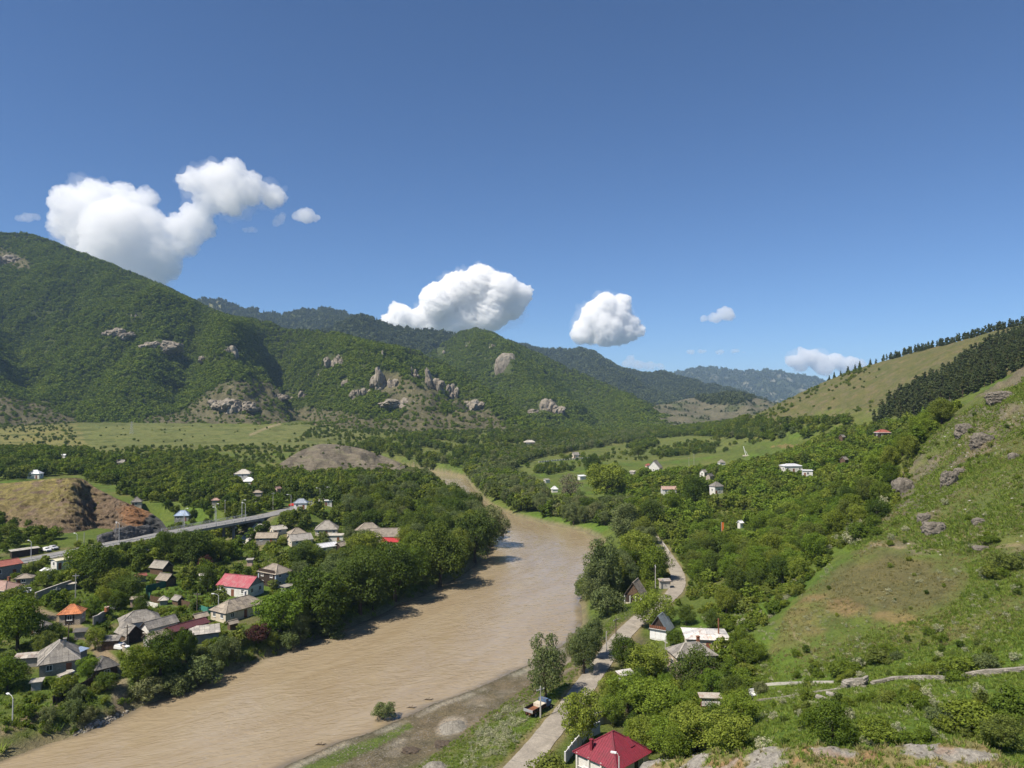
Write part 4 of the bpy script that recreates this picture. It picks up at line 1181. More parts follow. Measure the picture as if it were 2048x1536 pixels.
# ------------------------------------------------------------------ building materials
def roof_mat(name, c1, c2, stain, rough=.85, spec=.15, metallic=0.0, sheet=(1.1, 1.7), stain_at=.56, bmp=.04):
    """weathered sheet roofing: tone per sheet, streaks and stains"""
    m, nt, b = new_mat(name)
    tc = nd(nt, "ShaderNodeTexCoord").outputs["Object"]
    oi = nd(nt, "ShaderNodeObjectInfo")
    br = nd(nt, "ShaderNodeTexBrick"); br.offset = 0.0; nt.links.new(tc, br.inputs["Vector"])
    br.inputs["Scale"].default_value = 1.0; br.inputs["Mortar Size"].default_value = 0.012; br.inputs["Brick Width"].default_value = sheet[0]; br.inputs["Row Height"].default_value = sheet[1]
    br.inputs["Color1"].default_value = (*c1, 1); br.inputs["Color2"].default_value = (*c2, 1); br.inputs["Mortar"].default_value = (*[x * .5 for x in c1], 1)
    n1 = noise_node(nt, .55, 7, .7, tc, .5); n2 = noise_node(nt, 4.0, 5, .7, tc)
    c = mixc(nt, br.outputs[0], stain, ramp(nt, n1.outputs[0], [(stain_at - .08, (0, 0, 0)), (stain_at + .14, (.9, .9, .9))]).outputs[0])
    c = mixc(nt, c, ramp(nt, n2.outputs[0], [(.28, (.6, .6, .6)), (.72, (1.3, 1.3, 1.3))]).outputs[0], .75, 'MULTIPLY')
    c = mixc(nt, c, ramp(nt, oi.outputs["Random"], [(0, (.78, .78, .80)), (1, (1.22, 1.2, 1.16))]).outputs[0], 1.0, 'MULTIPLY')
    nt.links.new(c, b.inputs["Base Color"])
    b.inputs["Roughness"].default_value = rough; b.inputs["Specular IOR Level"].default_value = spec; b.inputs["Metallic"].default_value = metallic
    wv = nd(nt, "ShaderNodeTexWave"); wv.inputs["Scale"].default_value = 2.4; nt.links.new(tc, wv.inputs["Vector"])
    bump(nt, b, wv.outputs[1], .5, bmp)
    return m
roof_mat("slate", (.235, .220, .195), (.285, .265, .235), (.125, .115, .10))
roof_mat("slate_tan", (.285, .245, .195), (.34, .295, .235), (.16, .14, .115))
roof_mat("slate_pale", (.40, .375, .325), (.46, .43, .38), (.22, .20, .17))
roof_mat("slate_dark", (.125, .12, .112), (.16, .152, .14), (.075, .07, .065))
roof_mat("pink_slate", (.36, .235, .195), (.40, .275, .23), (.22, .17, .14))
roof_mat("maroon_metal", (.085, .028, .028), (.092, .032, .032), (.06, .025, .024), .42, .5, 0, (1.1, 9), .7, .03)
roof_mat("pink_metal", (.42, .085, .105), (.46, .10, .125), (.44, .20, .20), .6, .3, 0, (1.1, 3.5), .50, .03)
roof_mat("red_metal", (.175, .022, .036), (.19, .024, .040), (.12, .030, .036), .55, .35, 0, (1.1, 2.6), .56, .03)
roof_mat("bright_red_metal", (.50, .05, .05), (.52, .06, .06), (.40, .05, .05), .4, .5, 0, (1.1, 9), .7, .03)
roof_mat("brown_red", (.26, .085, .065), (.29, .10, .075), (.15, .07, .055), .6, .3)
roof_mat("white_metal", (.68, .69, .70), (.74, .745, .75), (.55, .55, .54), .45, .4, .0, (1.1, 9), .66, .03)
roof_mat("rusty_white", (.56, .54, .51), (.64, .62, .58), (.33, .15, .08), .55, .3, 0, (1.4, 2.2), .60, .03)
roof_mat("rusty_grey", (.36, .33, .29), (.41, .375, .33), (.24, .105, .06), .6, .3, 0, (1.2, 2), .56, .03)
roof_mat("blue_metal", (.25, .33, .46), (.27, .35, .48), (.30, .36, .45), .45, .4, 0, (1.1, 9), .66, .03)
roof_mat("zinc", (.33, .37, .42), (.40, .44, .48), (.24, .27, .30), .35, .5, .4, (.8, 9), .6, .03)
roof_mat("cream_metal", (.60, .56, .38), (.64, .60, .42), (.5, .46, .32), .6, .3, 0, (1.1, 9), .66, .03)
roof_mat("orange_tile", (.52, .19, .085), (.60, .24, .11), (.36, .16, .09), .8, .2, 0, (.32, .4), .55, .05)
def wall_mat(name, col, var=.2, dirt=None, scale=.8):
    return simple_mat(name, col, .9, var, scale, 0, .15, .02, dirt)
wall_mat("white_wall", (.66, .64, .60), .12, ((.42, .38, .33), .60))
wall_mat("cream_wall", (.58, .51, .40), .15, ((.36, .30, .23), .60))
wall_mat("grey_wall", (.25, .25, .25), .25)
wall_mat("blue_wall", (.34, .40, .47), .2, ((.45, .42, .40), .62))
wall_mat("pink_wall", (.52, .37, .31), .2)
wall_mat("wood_wall", (.12, .078, .052), .4, None, 2.5)
wall_mat("dark_wood", (.05, .037, .03), .4, None, 2.5)
wall_mat("concrete", (.30, .28, .25), .25, ((.18, .165, .145), .57))
wall_mat("pale_concrete", (.46, .435, .39), .2, ((.28, .255, .22), .58))
wall_mat("shaded_white_wall", (.50, .43, .43), .1)  # white wall of the nearest house, side shade painted into the colour
wall_mat("green_paint", (.055, .22, .165), .2)
wall_mat("dark_green_paint", (.035, .115, .085), .2)
wall_mat("metal_grey", (.34, .34, .34), .2)
wall_mat("lamp_grey", (.50, .50, .49), .12)
wall_mat("pole_wood", (.115, .09, .068), .3)
wall_mat("pole_concrete", (.40, .38, .34), .15)
wall_mat("frame_white", (.70, .70, .68), .08)
wall_mat("brown_door", (.20, .085, .05), .3)
wall_mat("rust", (.21, .09, .05), .4)
wall_mat("orange_paint", (.62, .17, .04), .15)
wall_mat("red_paint", (.55, .04, .03), .1)
wall_mat("black_rubber", (.02, .02, .02), .2)
wall_mat("blue_paint", (.07, .12, .20), .4, ((.16, .11, .08), .55))
wall_mat("car_silver", (.50, .51, .52), .08)
wall_mat("white_paint", (.75, .75, .74), .08)
def glass_mat():
    m, nt, b = new_mat("pane_glass")
    b.inputs["Base Color"].default_value = (.035, .042, .05, 1); b.inputs["Roughness"].default_value = .08; b.inputs["Specular IOR Level"].default_value = .6
glass_mat()
def brick_mat(name, c1, c2, mortar, bw, bh):
    m, nt, b = new_mat(name)
    geo = nd(nt, "ShaderNodeTexCoord").outputs["Object"]
    sx = nd(nt, "ShaderNodeSeparateXYZ"); nt.links.new(geo, sx.inputs[0])
    ad = nd(nt, "ShaderNodeMath", operation='ADD'); nt.links.new(sx.outputs[0], ad.inputs[0]); nt.links.new(sx.outputs[1], ad.inputs[1])
    cb = nd(nt, "ShaderNodeCombineXYZ"); nt.links.new(ad.outputs[0], cb.inputs[0]); nt.links.new(sx.outputs[2], cb.inputs[1])
    br = nd(nt, "ShaderNodeTexBrick"); nt.links.new(cb.outputs[0], br.inputs["Vector"])
    br.inputs["Scale"].default_value = 1; br.inputs["Brick Width"].default_value = bw; br.inputs["Row Height"].default_value = bh; br.inputs["Mortar Size"].default_value = .02
    br.inputs["Color1"].default_value = (*c1, 1); br.inputs["Color2"].default_value = (*c2, 1); br.inputs["Mortar"].default_value = (*mortar, 1)
    n = noise_node(nt, 2.5, 6, .7, geo)
    c = mixc(nt, br.outputs[0], ramp(nt, n.outputs[0], [(.3, (.62, .6, .58)), (.7, (1.25, 1.25, 1.25))]).outputs[0], .8, 'MULTIPLY')
    nt.links.new(c, b.inputs["Base Color"])
    bump(nt, b, br.outputs[1], -.5, .03)
brick_mat("stone_wall", (.42, .34, .26), (.52, .43, .34), (.30, .26, .21), .55, .28)
brick_mat("rough_stone", (.36, .31, .25), (.46, .40, .33), (.20, .17, .14), .42, .26)
brick_mat("block_wall", (.24, .23, .22), (.29, .28, .265), (.17, .165, .16), .4, .22)

# ------------------------------------------------------------------ houses
LV = "houses of the left bank village"; RV = "houses of the right bank village"; FV = "far houses behind the bridge"
CLEAR = []       # (px0, py0, px1, py1, distance, short name, x, y) of what must stay in sight
FOOT = []        # footprints kept free of growth: (x, y, radius)

def clip_poly(poly, a, b):
    """keep the part of a 2d convex polygon left of the line a->b"""
    out = []
    n = len(poly)
    side = lambda p: (b[0] - a[0]) * (p[1] - a[1]) - (b[1] - a[1]) * (p[0] - a[0])
    for i in range(n):
        p, q = poly[i], poly[(i + 1) % n]
        sp, sq = side(p), side(q)
        if sp >= 0: out.append(p)
        if (sp > 0) != (sq > 0) and abs(sp - sq) > 1e-9:
            t = sp / (sp - sq); out.append((p[0] + t * (q[0] - p[0]), p[1] + t * (q[1] - p[1])))
    return out

def roof_planes(kind, w, d, h, rise, o):
    """list of roof polygons (local), ridge/hip lines, gable triangles"""
    W, D = w / 2 + o, d / 2 + o
    if kind == "gable":
        sl = rise / (d / 2); ze = h - o * sl; zr = h + rise
        P = [[(-W, -D, ze), (W, -D, ze), (W, 0, zr), (-W, 0, zr)], [(W, D, ze), (-W, D, ze), (-W, 0, zr), (W, 0, zr)]]
        return P, [((-W, 0, zr), (W, 0, zr))], [[(-w / 2, -d / 2, h), (-w / 2, d / 2, h), (-w / 2, 0, zr - .12)], [(w / 2, d / 2, h), (w / 2, -d / 2, h), (w / 2, 0, zr - .12)]]
    if kind == "hip":
        if w >= d:
            sl = rise / (d / 2); ze = h - o * sl; r = (w - d) / 2 + .001; zr = h + rise
            a, b = (-r, 0, zr), (r, 0, zr)
            P = [[(-W, -D, ze), (W, -D, ze), b, a], [(W, D, ze), (-W, D, ze), a, b], [(-W, D, ze), (-W, -D, ze), a], [(W, -D, ze), (W, D, ze), b]]
            return P, [(a, b), ((-W, -D, ze), a), ((-W, D, ze), a), ((W, -D, ze), b), ((W, D, ze), b)], []
        sl = rise / (w / 2); ze = h - o * sl; r = (d - w) / 2 + .001; zr = h + rise
        a, b = (0, -r, zr), (0, r, zr)
        P = [[(W, -D, ze), (W, D, ze), b, a], [(-W, D, ze), (-W, -D, ze), a, b], [(-W, -D, ze), (W, -D, ze), a], [(W, D, ze), (-W, D, ze), b]]
        return P, [(a, b), ((-W, -D, ze), a), ((W, -D, ze), a), ((-W, D, ze), b), ((W, D, ze), b)], []
    if kind == "shed":
        return [[(-W, -D, h + .05), (W, -D, h + .05), (W, D, h + rise), (-W, D, h + rise)]], [], []
    return [[(-W, -D, h + .12), (W, -D, h + .12), (W, D, h + .12 + rise), (-W, D, h + .12 + rise)]], [], []

def split_sheets(poly, sw, sh):
    """cut a roof polygon into roofing sheets; yields 3d polygons"""
    p = [Vector(q) for q in poly]
    e = (p[1] - p[0]).normalized()
    nrm = (p[1] - p[0]).cross(p[2] - p[0]).normalized()
    if nrm.z < 0: nrm = -nrm
    s = nrm.cross(e).normalized()
    if s.z < 0: s = -s; 
    o = p[0]
    q2 = [((v - o).dot(e), (v - o).dot(s)) for v in p]
    ar = sum(q2[i][0] * q2[(i + 1) % len(q2)][1] - q2[(i + 1) % len(q2)][0] * q2[i][1] for i in range(len(q2)))
    if ar < 0: q2.reverse()
    xs = [a for a, _ in q2]; ys = [b for _, b in q2]
    out = []
    nx = max(1, round((max(xs) - min(xs)) / sw)); ny = max(1, round((max(ys) - min(ys)) / sh))
    for i in range(nx):
        for j in range(ny):
            x0 = min(xs) + (max(xs) - min(xs)) * i / nx; x1 = min(xs) + (max(xs) - min(xs)) * (i + 1) / nx - .03
            y0 = min(ys) + (max(ys) - min(ys)) * j / ny; y1 = min(ys) + (max(ys) - min(ys)) * (j + 1) / ny - .03
            c = [(x0, y0), (x1, y0), (x1, y1), (x0, y1)]
            for k in range(len(q2)):
                c = clip_poly(c, q2[k], q2[(k + 1) % len(q2)])
                if len(c) < 3: break
            if len(c) < 3: continue
            a_ = abs(sum(c[k][0] * c[(k + 1) % len(c)][1] - c[(k + 1) % len(c)][0] * c[k][1] for k in range(len(c)))) / 2
            if a_ < .12: continue
            lift = .05 + random.uniform(0, .035); tip = random.uniform(-.015, .03)
            out.append([o + e * a + s * b + nrm * (lift + tip * (b - y0)) for a, b in c])
    return out

def window(parent, wall, u, z, ww, wh, w, d, mat="frame_white", name="window", pane="pane_glass"):
    """wall: 0 -y, 1 +x, 2 +y, 3 -x ; u along the wall"""
    def P(u_, out, z_):
        if wall == 0: return (u_, -d / 2 - out, z_)
        if wall == 2: return (-u_, d / 2 + out, z_)
        if wall == 1: return (w / 2 + out, u_, z_)
        return (-w / 2 - out, -u_, z_)
    def boxw(m, u0, u1, o0, o1, z0, z1):
        a = P(u0, o0, z0); b = P(u1, o1, z1)
        m.box(min(a[0], b[0]), max(a[0], b[0]), min(a[1], b[1]), max(a[1], b[1]), z0, z1)
    f = MB(); t = .09
    u0, u1, z0, z1 = u - ww / 2, u + ww / 2, z, z + wh
    boxw(f, u0, u0 + t, -.02, .06, z0, z1); boxw(f, u1 - t, u1, -.02, .06, z0, z1); boxw(f, u0 + t, u1 - t, -.02, .06, z0, z0 + t); boxw(f, u0 + t, u1 - t, -.02, .06, z1 - t, z1)
    if ww > .9: boxw(f, u - .03, u + .03, -.02, .05, z0 + t, z1 - t)
    o = f.build(name, mat, parent)
    g = MB(); boxw(g, u0 + t * .9, u1 - t * .9, .003, .018, z0 + t * .9, z1 - t * .9)
    g.build("pane", pane, o)
    s = MB(); boxw(s, u0 - .08, u1 + .08, .0, .13, z0 - .09, z0 - .005)
    s.build("sill", mat, o)
    return o

def door(parent, wall, u, w, d, mat="brown_door", ww=1.0, wh=2.1):
    def P(u_, out):
        return {0: (u_, -d / 2 - out), 2: (-u_, d / 2 + out), 1: (w / 2 + out, u_), 3: (-w / 2 - out, -u_)}[wall]
    m = MB(); a = P(u - ww / 2, -.02); b = P(u + ww / 2, .05)
    m.box(min(a[0], b[0]), max(a[0], b[0]), min(a[1], b[1]), max(a[1], b[1]), 0, wh)
    o = m.build("door", mat, parent)
    k = MB(); a = P(u + ww * .32, .05); b = P(u + ww * .42, .10); k.box(min(a[0], b[0]), max(a[0], b[0]), min(a[1], b[1]), max(a[1], b[1]), 1.0, 1.06)
    k.build("handle", "metal_grey", o)
    return o

def house(label, x0, x1, yc, h, aspect, rot, kind, rise, wall, roof, short=None, name="house", cat="house", group=None, win=2, stor=1, sheets=False, ribs=False, chimney=False, over=.36,
          gable=None, doors=True, caps=None, band=None, open_front=None, door_mat="brown_door", win_mat="frame_white", keep=True):
    if group == LV: x0, x1 = x0 - .05 * (x1 - x0), x1 + .05 * (x1 - x0)
    cx = (x0 + x1) / 2
    h = h * (1.0 if group in (RV, FV) else .74 if group == LV else .82)
    if group == LV and kind in ("gable", "hip"): rise = rise * .80
    c = on_ground(cx, yc, h)
    mpp = c[1] / F
    th = math.radians(rot)
    def du(ax, ay):                                     # apparent px per metre of a direction
        a, _ = project(c[0] + ax, c[1] + ay, c[2] + h); b, _ = project(c[0], c[1], c[2] + h)
        return abs(float(a - b))
    a = du(math.cos(th), math.sin(th)); b = du(-math.sin(th), math.cos(th))
    d = (x1 - x0) / (a * aspect + b); w = d * aspect
    w = max(1.6, w - 2 * over); d = max(1.4, d - 2 * over)
    rise = rise * min(w, d) if kind in ("gable", "hip") and rise < 1.2 and rise > 0 else rise
    gl = [float(ground(c[0] + dx * math.cos(th) - dy * math.sin(th), c[1] + dx * math.sin(th) + dy * math.cos(th))) for dx in (-w / 2, w / 2) for dy in (-d / 2, d / 2)]
    root = empty(name, c, th)
    tag(root, label, cat, group)
    low = min(gl) - c[2] - .5
    m = MB(); m.box(-w / 2, w / 2, -d / 2, d / 2, low, h); m.build("wall", wall, root)
    P, lines, gab = roof_planes(kind, w, d, h, rise, over)
    for g in gab:
        s = 1 if g[0][0] > 0 else -1
        m = MB(); v = [Vector(q) for q in g]; off = Vector((-s * .12, 0, 0))
        m.add([*v, *[q + off for q in v]], [(0, 1, 2), (5, 4, 3), (0, 3, 4, 1), (1, 4, 5, 2), (2, 5, 3, 0)])
        m.build("gable", gable or wall, root)
    rm = MB()
    for p in P: rm.slab(p, .10)
    ro = rm.build("roof", "dark_wood" if sheets else roof, root)
    if sheets:
        for p in P:
            for sh in split_sheets(p, *(sheets if isinstance(sheets, tuple) else (1.1, 1.6))):
                q = MB(); q.slab(sh, .035); q.build("roof_sheet", roof, ro)
    if ribs:
        q = MB()
        for p in P:
            pv = [Vector(k) for k in p]; e = (pv[1] - pv[0]); L = e.length; e.normalize(); nrm = (pv[1] - pv[0]).cross(pv[2] - pv[0]).normalized()
            if nrm.z < 0: nrm = -nrm
            s = nrm.cross(e).normalized(); s = s if s.z > 0 else -s
            q2 = [((v - pv[0]).dot(e), (v - pv[0]).dot(s)) for v in pv]
            ar = sum(q2[i][0] * q2[(i + 1) % len(q2)][1] - q2[(i + 1) % len(q2)][0] * q2[i][1] for i in range(len(q2)))
            if ar < 0: q2.reverse()
            u = .15
            while u < L - .1:
                c2 = [(u, -50), (u + .07, -50), (u + .07, 50), (u, 50)]
                for k in range(len(q2)):
                    c2 = clip_poly(c2, q2[k], q2[(k + 1) % len(q2)])
                    if len(c2) < 3: break
                if len(c2) >= 3:
                    q.slab([pv[0] + e * a_ + s * b_ + nrm * .045 for a_, b_ in c2], .04)
                u += ribs
        o = q.build("roof_seam", roof, ro); o["kind"] = "stuff"
    for ln in lines:
        q = MB(); q.bar(Vector(ln[0]) + Vector((0, 0, .05)), Vector(ln[1]) + Vector((0, 0, .05)), .28, .12)
        q.build("ridge_cap", caps or roof, ro)
    if band:                                            # pale fascia along the eaves
        W, D = w / 2 + over, d / 2 + over
        z = h - (rise / (min(w, d) / 2) * over if kind in ("hip", "gable") else 0)
        for k, (xa, xb, ya, yb) in enumerate(((-W, W, -D - .05, -D - .004), (-W, W, D + .004, D + .05), (-W - .05, -W - .004, -D, D), (W + .004, W + .05, -D, D))):
            if kind == "gable" and k > 1: continue
            q = MB(); q.box(xa, xb, ya, yb, z - .22, z + .02); q.build("fascia", band, ro)
    # openings on the sides the viewer can see
    vis = []
    for k, (nx, ny) in enumerate(((0, -1), (1, 0), (0, 1), (-1, 0))):
        wx, wy = nx * math.cos(th) - ny * math.sin(th), nx * math.sin(th) + ny * math.cos(th)
        if wx * -c[0] + wy * -c[1] > .12 * math.hypot(c[0], c[1]): vis.append(k)
    for k in vis:
        L = w if k in (0, 2) else d
        n = max(1, int((L - .6) / 2.6)) if win else 0
        n = min(n, win + 1)
        for s_ in range(stor):
            zz = s_ * h / stor + (h / stor) * .38
            wh = min(1.25, h / stor * .42)
            if wh < .55: continue
            for i in range(n):
                u = -L / 2 + L * (i + .5) / n
                if doors and s_ == 0 and k == vis[0] and i == n // 2 and n > 1:
                    door(root, k, u, w, d, door_mat, 1.0, min(2.1, h * .75))
                else:
                    window(root, k, u, zz, min(1.15, L * .3), wh, w, d, win_mat)
        if n and n == 1 and doors and k == vis[0] and L > 3.4:
            door(root, k, -L * .32, w, d, door_mat, .95, min(2.1, h * .75))
    if open_front is not None:
        k, f0, f1, hh = open_front                        # flat dark panel: shade of an open porch or garage as colour
        L = w if k in (0, 2) else d
        q = MB()
        u0, u1 = -L / 2 + L * f0, -L / 2 + L * f1
        bx = {0: (u0, u1, -d / 2 - .03, -d / 2 + .01), 1: (w / 2 - .01, w / 2 + .03, u0, u1), 2: (-u1, -u0, d / 2 - .01, d / 2 + .03), 3: (-w / 2 - .03, -w / 2 + .01, -u1, -u0)}[k]
        q.box(*bx, .05, hh); q.build("dark_panel", "dark_wood", root)
    if chimney:
        q = MB(); q.box(-.28, .28, -.28, .28, h - .5, h + (rise if kind in ("hip", "gable") else .3) + .9); q.box(-.36, .36, -.36, .36, h + (rise if kind in ("hip", "gable") else .3) + .9, h + (rise if kind in ("hip", "gable") else .3) + 1.02)
        o = q.build("chimney", chimney if isinstance(chimney, str) else "concrete", ro); o.location = (w * .22, d * .14, 0)
    cs = [(sx * (w / 2 + over), sy * (d / 2 + over), z) for sx in (-1, 1) for sy in (-1, 1) for z in (h * .25, h)] + [(0, 0, h + rise)]
    wx = [(c[0] + a_ * math.cos(th) - b_ * math.sin(th), c[1] + a_ * math.sin(th) + b_ * math.cos(th), c[2] + z) for a_, b_, z in cs]
    pp = [project(*q) for q in wx]
    if keep: CLEAR.append((min(p[0] for p in pp), min(p[1] for p in pp), max(p[0] for p in pp), max(p[1] for p in pp), c[1], short or label, c[0], c[1]))
    FOOT.append((c[0], c[1], .5 * math.hypot(w, d) + .3))
    return root, w, d, rise

H = house
H("grey block building with dark red roof at the picture's left edge", -34, 44, 1128, 5, 1.3, 58, "gable", .22, "block_wall", "brown_red", "the dark-red-roofed building", group=LV, win=1)
H("long low house with pink slate roof and pale eave at the left edge", -46, 46, 1172, 3.4, 1.7, -14, "hip", .34, "blue_wall", "pink_slate", "the pink-slate house", group=LV, win=3, chimney="rust", band="cream_wall")
H("small house with weathered hipped roof behind the pink-slate house", 30, 71, 1153, 3, 1.2, 20, "hip", .3, "concrete", "slate_tan", "the small hipped house", group=LV, win=1)
H("white house with cream metal roof below the main road", 101, 150, 1117, 4, 1.4, 58, "gable", .12, "white_wall", "cream_metal", "the cream-roofed house", group=LV, win=2)
H("blue grey hut with pale eaves below the cream-roofed house", 80, 117, 1140, 3, 1.5, -22, "gable", .2, "blue_wall", "white_metal", "the blue-grey hut", group=LV, win=1)
H("barn with ribbed grey slate roof and dark open gable", 299, 347, 1132, 3.2, 1.25, -20, "gable", .5, "wood_wall", "slate", "the upper grey barn", group=LV, win=0, gable="dark_wood", name="barn", cat="barn")
H("barn with paler grey roof just below the ribbed grey barn", 311, 353, 1156, 3, 1.2, -22, "gable", .5, "wood_wall", "slate_tan", "the lower grey barn", group=LV, win=0, gable="dark_wood", name="barn", cat="barn")
H("square stone house with bright orange tiled hip roof", 117, 173, 1222, 3.8, 1.15, 14, "hip", .5, "rough_stone", "orange_tile", "the orange-tiled house", group=LV, win=1, open_front=(0, .28, .72, 2.9), doors=False, sheets=(.85, .85))
H("low house with grey hip roof half hidden left of the orange-tiled one", 58, 112, 1251, 2.8, 1.3, -26, "hip", .4, "concrete", "slate", "the half-hidden grey house", group=LV, win=1)
H("broad hip-roofed house with blue grey wall and white window", 239, 319, 1236, 3.8, 1.45, 33, "hip", .42, "blue_wall", "slate", "the broad hip-roofed house", group=LV, win=3, sheets=(1.3, 1.6))
H("open barn with steep weathered gable roof beside the dark pole", 230, 287, 1262, 3, 1.35, -36, "gable", .55, "wood_wall", "slate", "the open gabled barn", group=LV, win=0, sheets=True, gable="dark_wood", name="barn", cat="barn", open_front=(1, .1, .9, 2.6))
H("low wooden shed with reddish plank front by the track", 201, 243, 1280, 2.6, 1.6, 12, "shed", .7, "wood_wall", "slate", "the plank-fronted shed", group=LV, win=0, name="shed", cat="shed", sheets=(1.1, 1.3))
H("long gabled house with pale wall behind the maroon roof", 283, 356, 1247, 3.4, 2.1, 56, "gable", .5, "white_wall", "slate", "the long pale gabled house", group=LV, win=0, sheets=(1.2, 1.6), gable="white_wall")
H("shed with weathered pitched roof in front of the maroon roof", 285, 338, 1271, 3, 1.6, 56, "gable", .42, "concrete", "slate_tan", "the pitched shed by the maroon roof", group=LV, win=1, sheets=(1.2, 1.5), name="shed", cat="shed")
H("long building with plain dark maroon metal roof", 328, 418, 1250, 4, 2.0, 56, "gable", .2, "dark_wood", "maroon_metal", "the maroon-roofed building", group=LV, win=1, ribs=1.1)
H("grey hip-roofed house with pale ridge lines nearest the lower left", 80, 157, 1309, 3.8, 1.3, -58, "hip", .5, "block_wall", "slate", "the grey house with pale ridges", group=LV, win=1, sheets=True, caps="slate_pale", chimney=True)
H("long low outbuilding with rust-stained roof left of the grey hip house", 28, 88, 1314, 2.6, 2.3, 14, "shed", .6, "concrete", "rusty_grey", "the rust-stained outbuilding", group=LV, win=0, name="outbuilding", cat="outbuilding", sheets=(1.2, 1.2))
H("small flat blue grey roof behind the grey hip house", 144, 178, 1301, 2.7, 1.3, -24, "flat", .25, "grey_wall", "blue_metal", "the flat blue-grey roof", group=LV, win=0, name="shed", cat="shed")
H("old dark timber house with sagging skirt roof by the track bend", 172, 237, 1327, 3.8, 1.3, -42, "hip", .42, "dark_wood", "slate_dark", "the old dark timber house", group=LV, win=2, sheets=(1.2, 1.4), caps="slate_dark")
H("shed with bleached sheet roof right of the maroon building", 380, 438, 1263, 3, 1.4, 24, "shed", .8, "grey_wall", "slate_pale", "the bleached sheet roof", group=LV, win=0, name="shed", cat="shed", sheets=(1.2, 1.4))
H("long house with striped beige hip roof near the river trees", 424, 529, 1211, 3.6, 1.9, 58, "hip", .42, "cream_wall", "slate_tan", "the long beige house", group=LV, win=2, sheets=(1.3, 1.6), chimney="white_wall")
H("white house with faded pink metal gable roof", 436, 527, 1166, 4.2, 1.55, -20, "gable", .42, "white_wall", "pink_metal", "the pink-roofed house", group=LV, win=2, gable="grey_wall", ribs=1.0)  # the gable's grey is shade put into its colour
H("two storey pale house with hip roof and brown veranda", 516, 583, 1141, 5.8, .75, 58, "hip", .42, "blue_wall", "slate_tan", "the two-storey veranda house", group=LV, win=2, stor=2, open_front=(3, .06, .94, 5.2))
H("tiny white flat-roofed hut among the river trees", 616, 639, 1157, 2.5, 1.1, 20, "flat", .2, "white_wall", "slate_pale", "the tiny white hut", group=LV, win=0, name="hut", cat="hut")
H("low beige house with plain pitched roof under the bridge end", 512, 558, 1073, 3, 1.8, 4, "gable", .5, "concrete", "slate_tan", "the low beige house", group=LV, win=2)
H("hip-roofed pale house, the rear of two close together", 574, 613, 1065, 3.4, 1.2, 34, "hip", .45, "cream_wall", "slate_tan", "the rear hip house", group=LV, win=1)
H("pale pitched house in front of the rear hip-roofed one", 574, 625, 1077, 3, 1.4, 36, "gable", .4, "cream_wall", "slate_pale", "the front pale house", group=LV, win=1)
H("upright hip-roofed house standing above the white roofs", 631, 677, 1055, 4, 1.2, 10, "hip", .5, "cream_wall", "slate", "the upright hip house", group=LV, win=2)
H("long flat white building between the hip house and the white barn", 647, 689, 1070, 2.8, 2.0, 4, "flat", .2, "white_wall", "slate_pale", "the flat white building", group=LV, win=2)
H("barn with shining white metal roof in the middle of the left village", 627, 677, 1091, 3.3, 1.5, 42, "gable", .25, "white_wall", "white_metal", "the white metal barn", group=LV, win=2, name="barn", cat="barn", ribs=1.0)
H("small dark-gabled barn right of the white metal barn", 668, 695, 1089, 3, 1.3, 66, "gable", .5, "dark_wood", "slate_tan", "the small dark barn", group=LV, win=0, name="barn", cat="barn")
H("big brownish hip-roofed house near the river wood", 706, 768, 1064, 4, 1.3, 14, "hip", .5, "cream_wall", "slate_tan", "the big brownish house", group=LV, win=2)
H("long tan-roofed house joined right of the big brownish one", 736, 803, 1069, 3.6, 1.7, 6, "gable", .42, "cream_wall", "slate_tan", "the long tan house", group=LV, win=2)
H("cream hut with small bright red roof by the river wood", 763, 802, 1081, 3.2, 1.5, -8, "gable", .3, "cream_wall", "bright_red_metal", "the bright red roof", group=LV, win=1)
H("shed with bright white sheet roof below the red one", 775, 804, 1097, 2.6, 1.2, 32, "shed", .5, "white_wall", "white_metal", "the white shed", group=LV, win=0, name="shed", cat="shed")
H("pale pitched house close to the bridge abutment", 539, 574, 1057, 3, 1.4, 40, "gable", .4, "cream_wall", "slate_pale", "the pale abutment house", group=LV, win=1)
H("flat-roofed pinkish hut with a red brown door", 259, 287, 1197, 2.8, 1.2, 16, "flat", .15, "pink_wall", "slate_tan", "the pinkish hut", group=LV, win=0, name="hut", cat="hut", open_front=(0, .55, .95, 2.3))
H("tiny pyramid-roofed shelter in the walled garden", 317, 338, 1197, 2.2, 1.0, 20, "hip", .45, "grey_wall", "slate_pale", "the tiny pyramid shelter", group=LV, win=0, name="shelter", cat="shelter")
H("little tilted grey gable shed in the walled garden", 342, 371, 1197, 2.2, 1.3, -34, "gable", .5, "wood_wall", "slate", "the little garden shed", group=LV, win=0, name="shed", cat="shed", gable="dark_wood")
H("small tan gable roof below the turquoise fence", 383, 418, 1231, 2.6, 1.4, 50, "gable", .4, "wood_wall", "slate_tan", "the small tan roof", group=LV, win=0, name="shed", cat="shed")
H("narrow white hut wall showing among trees above the pink roof", 492, 508, 1119, 2.8, 1.0, 10, "flat", .15, "pink_wall", "slate_pale", "the narrow hut", group=LV, win=0, name="hut", cat="hut")
H("low flat-roofed shed in the gardens at the lower left", 62, 86, 1362, 2.2, 1.6, 20, "flat", .15, "concrete", "slate_pale", "the low garden shed", group=LV, win=0, name="shed", cat="shed")
H("ruined stone outbuilding below the orange-tiled house", 146, 176, 1262, 2.4, 1.4, 16, "shed", .4, "rough_stone", "slate_dark", "the ruined outbuilding", group=LV, win=0, name="outbuilding", cat="outbuilding")
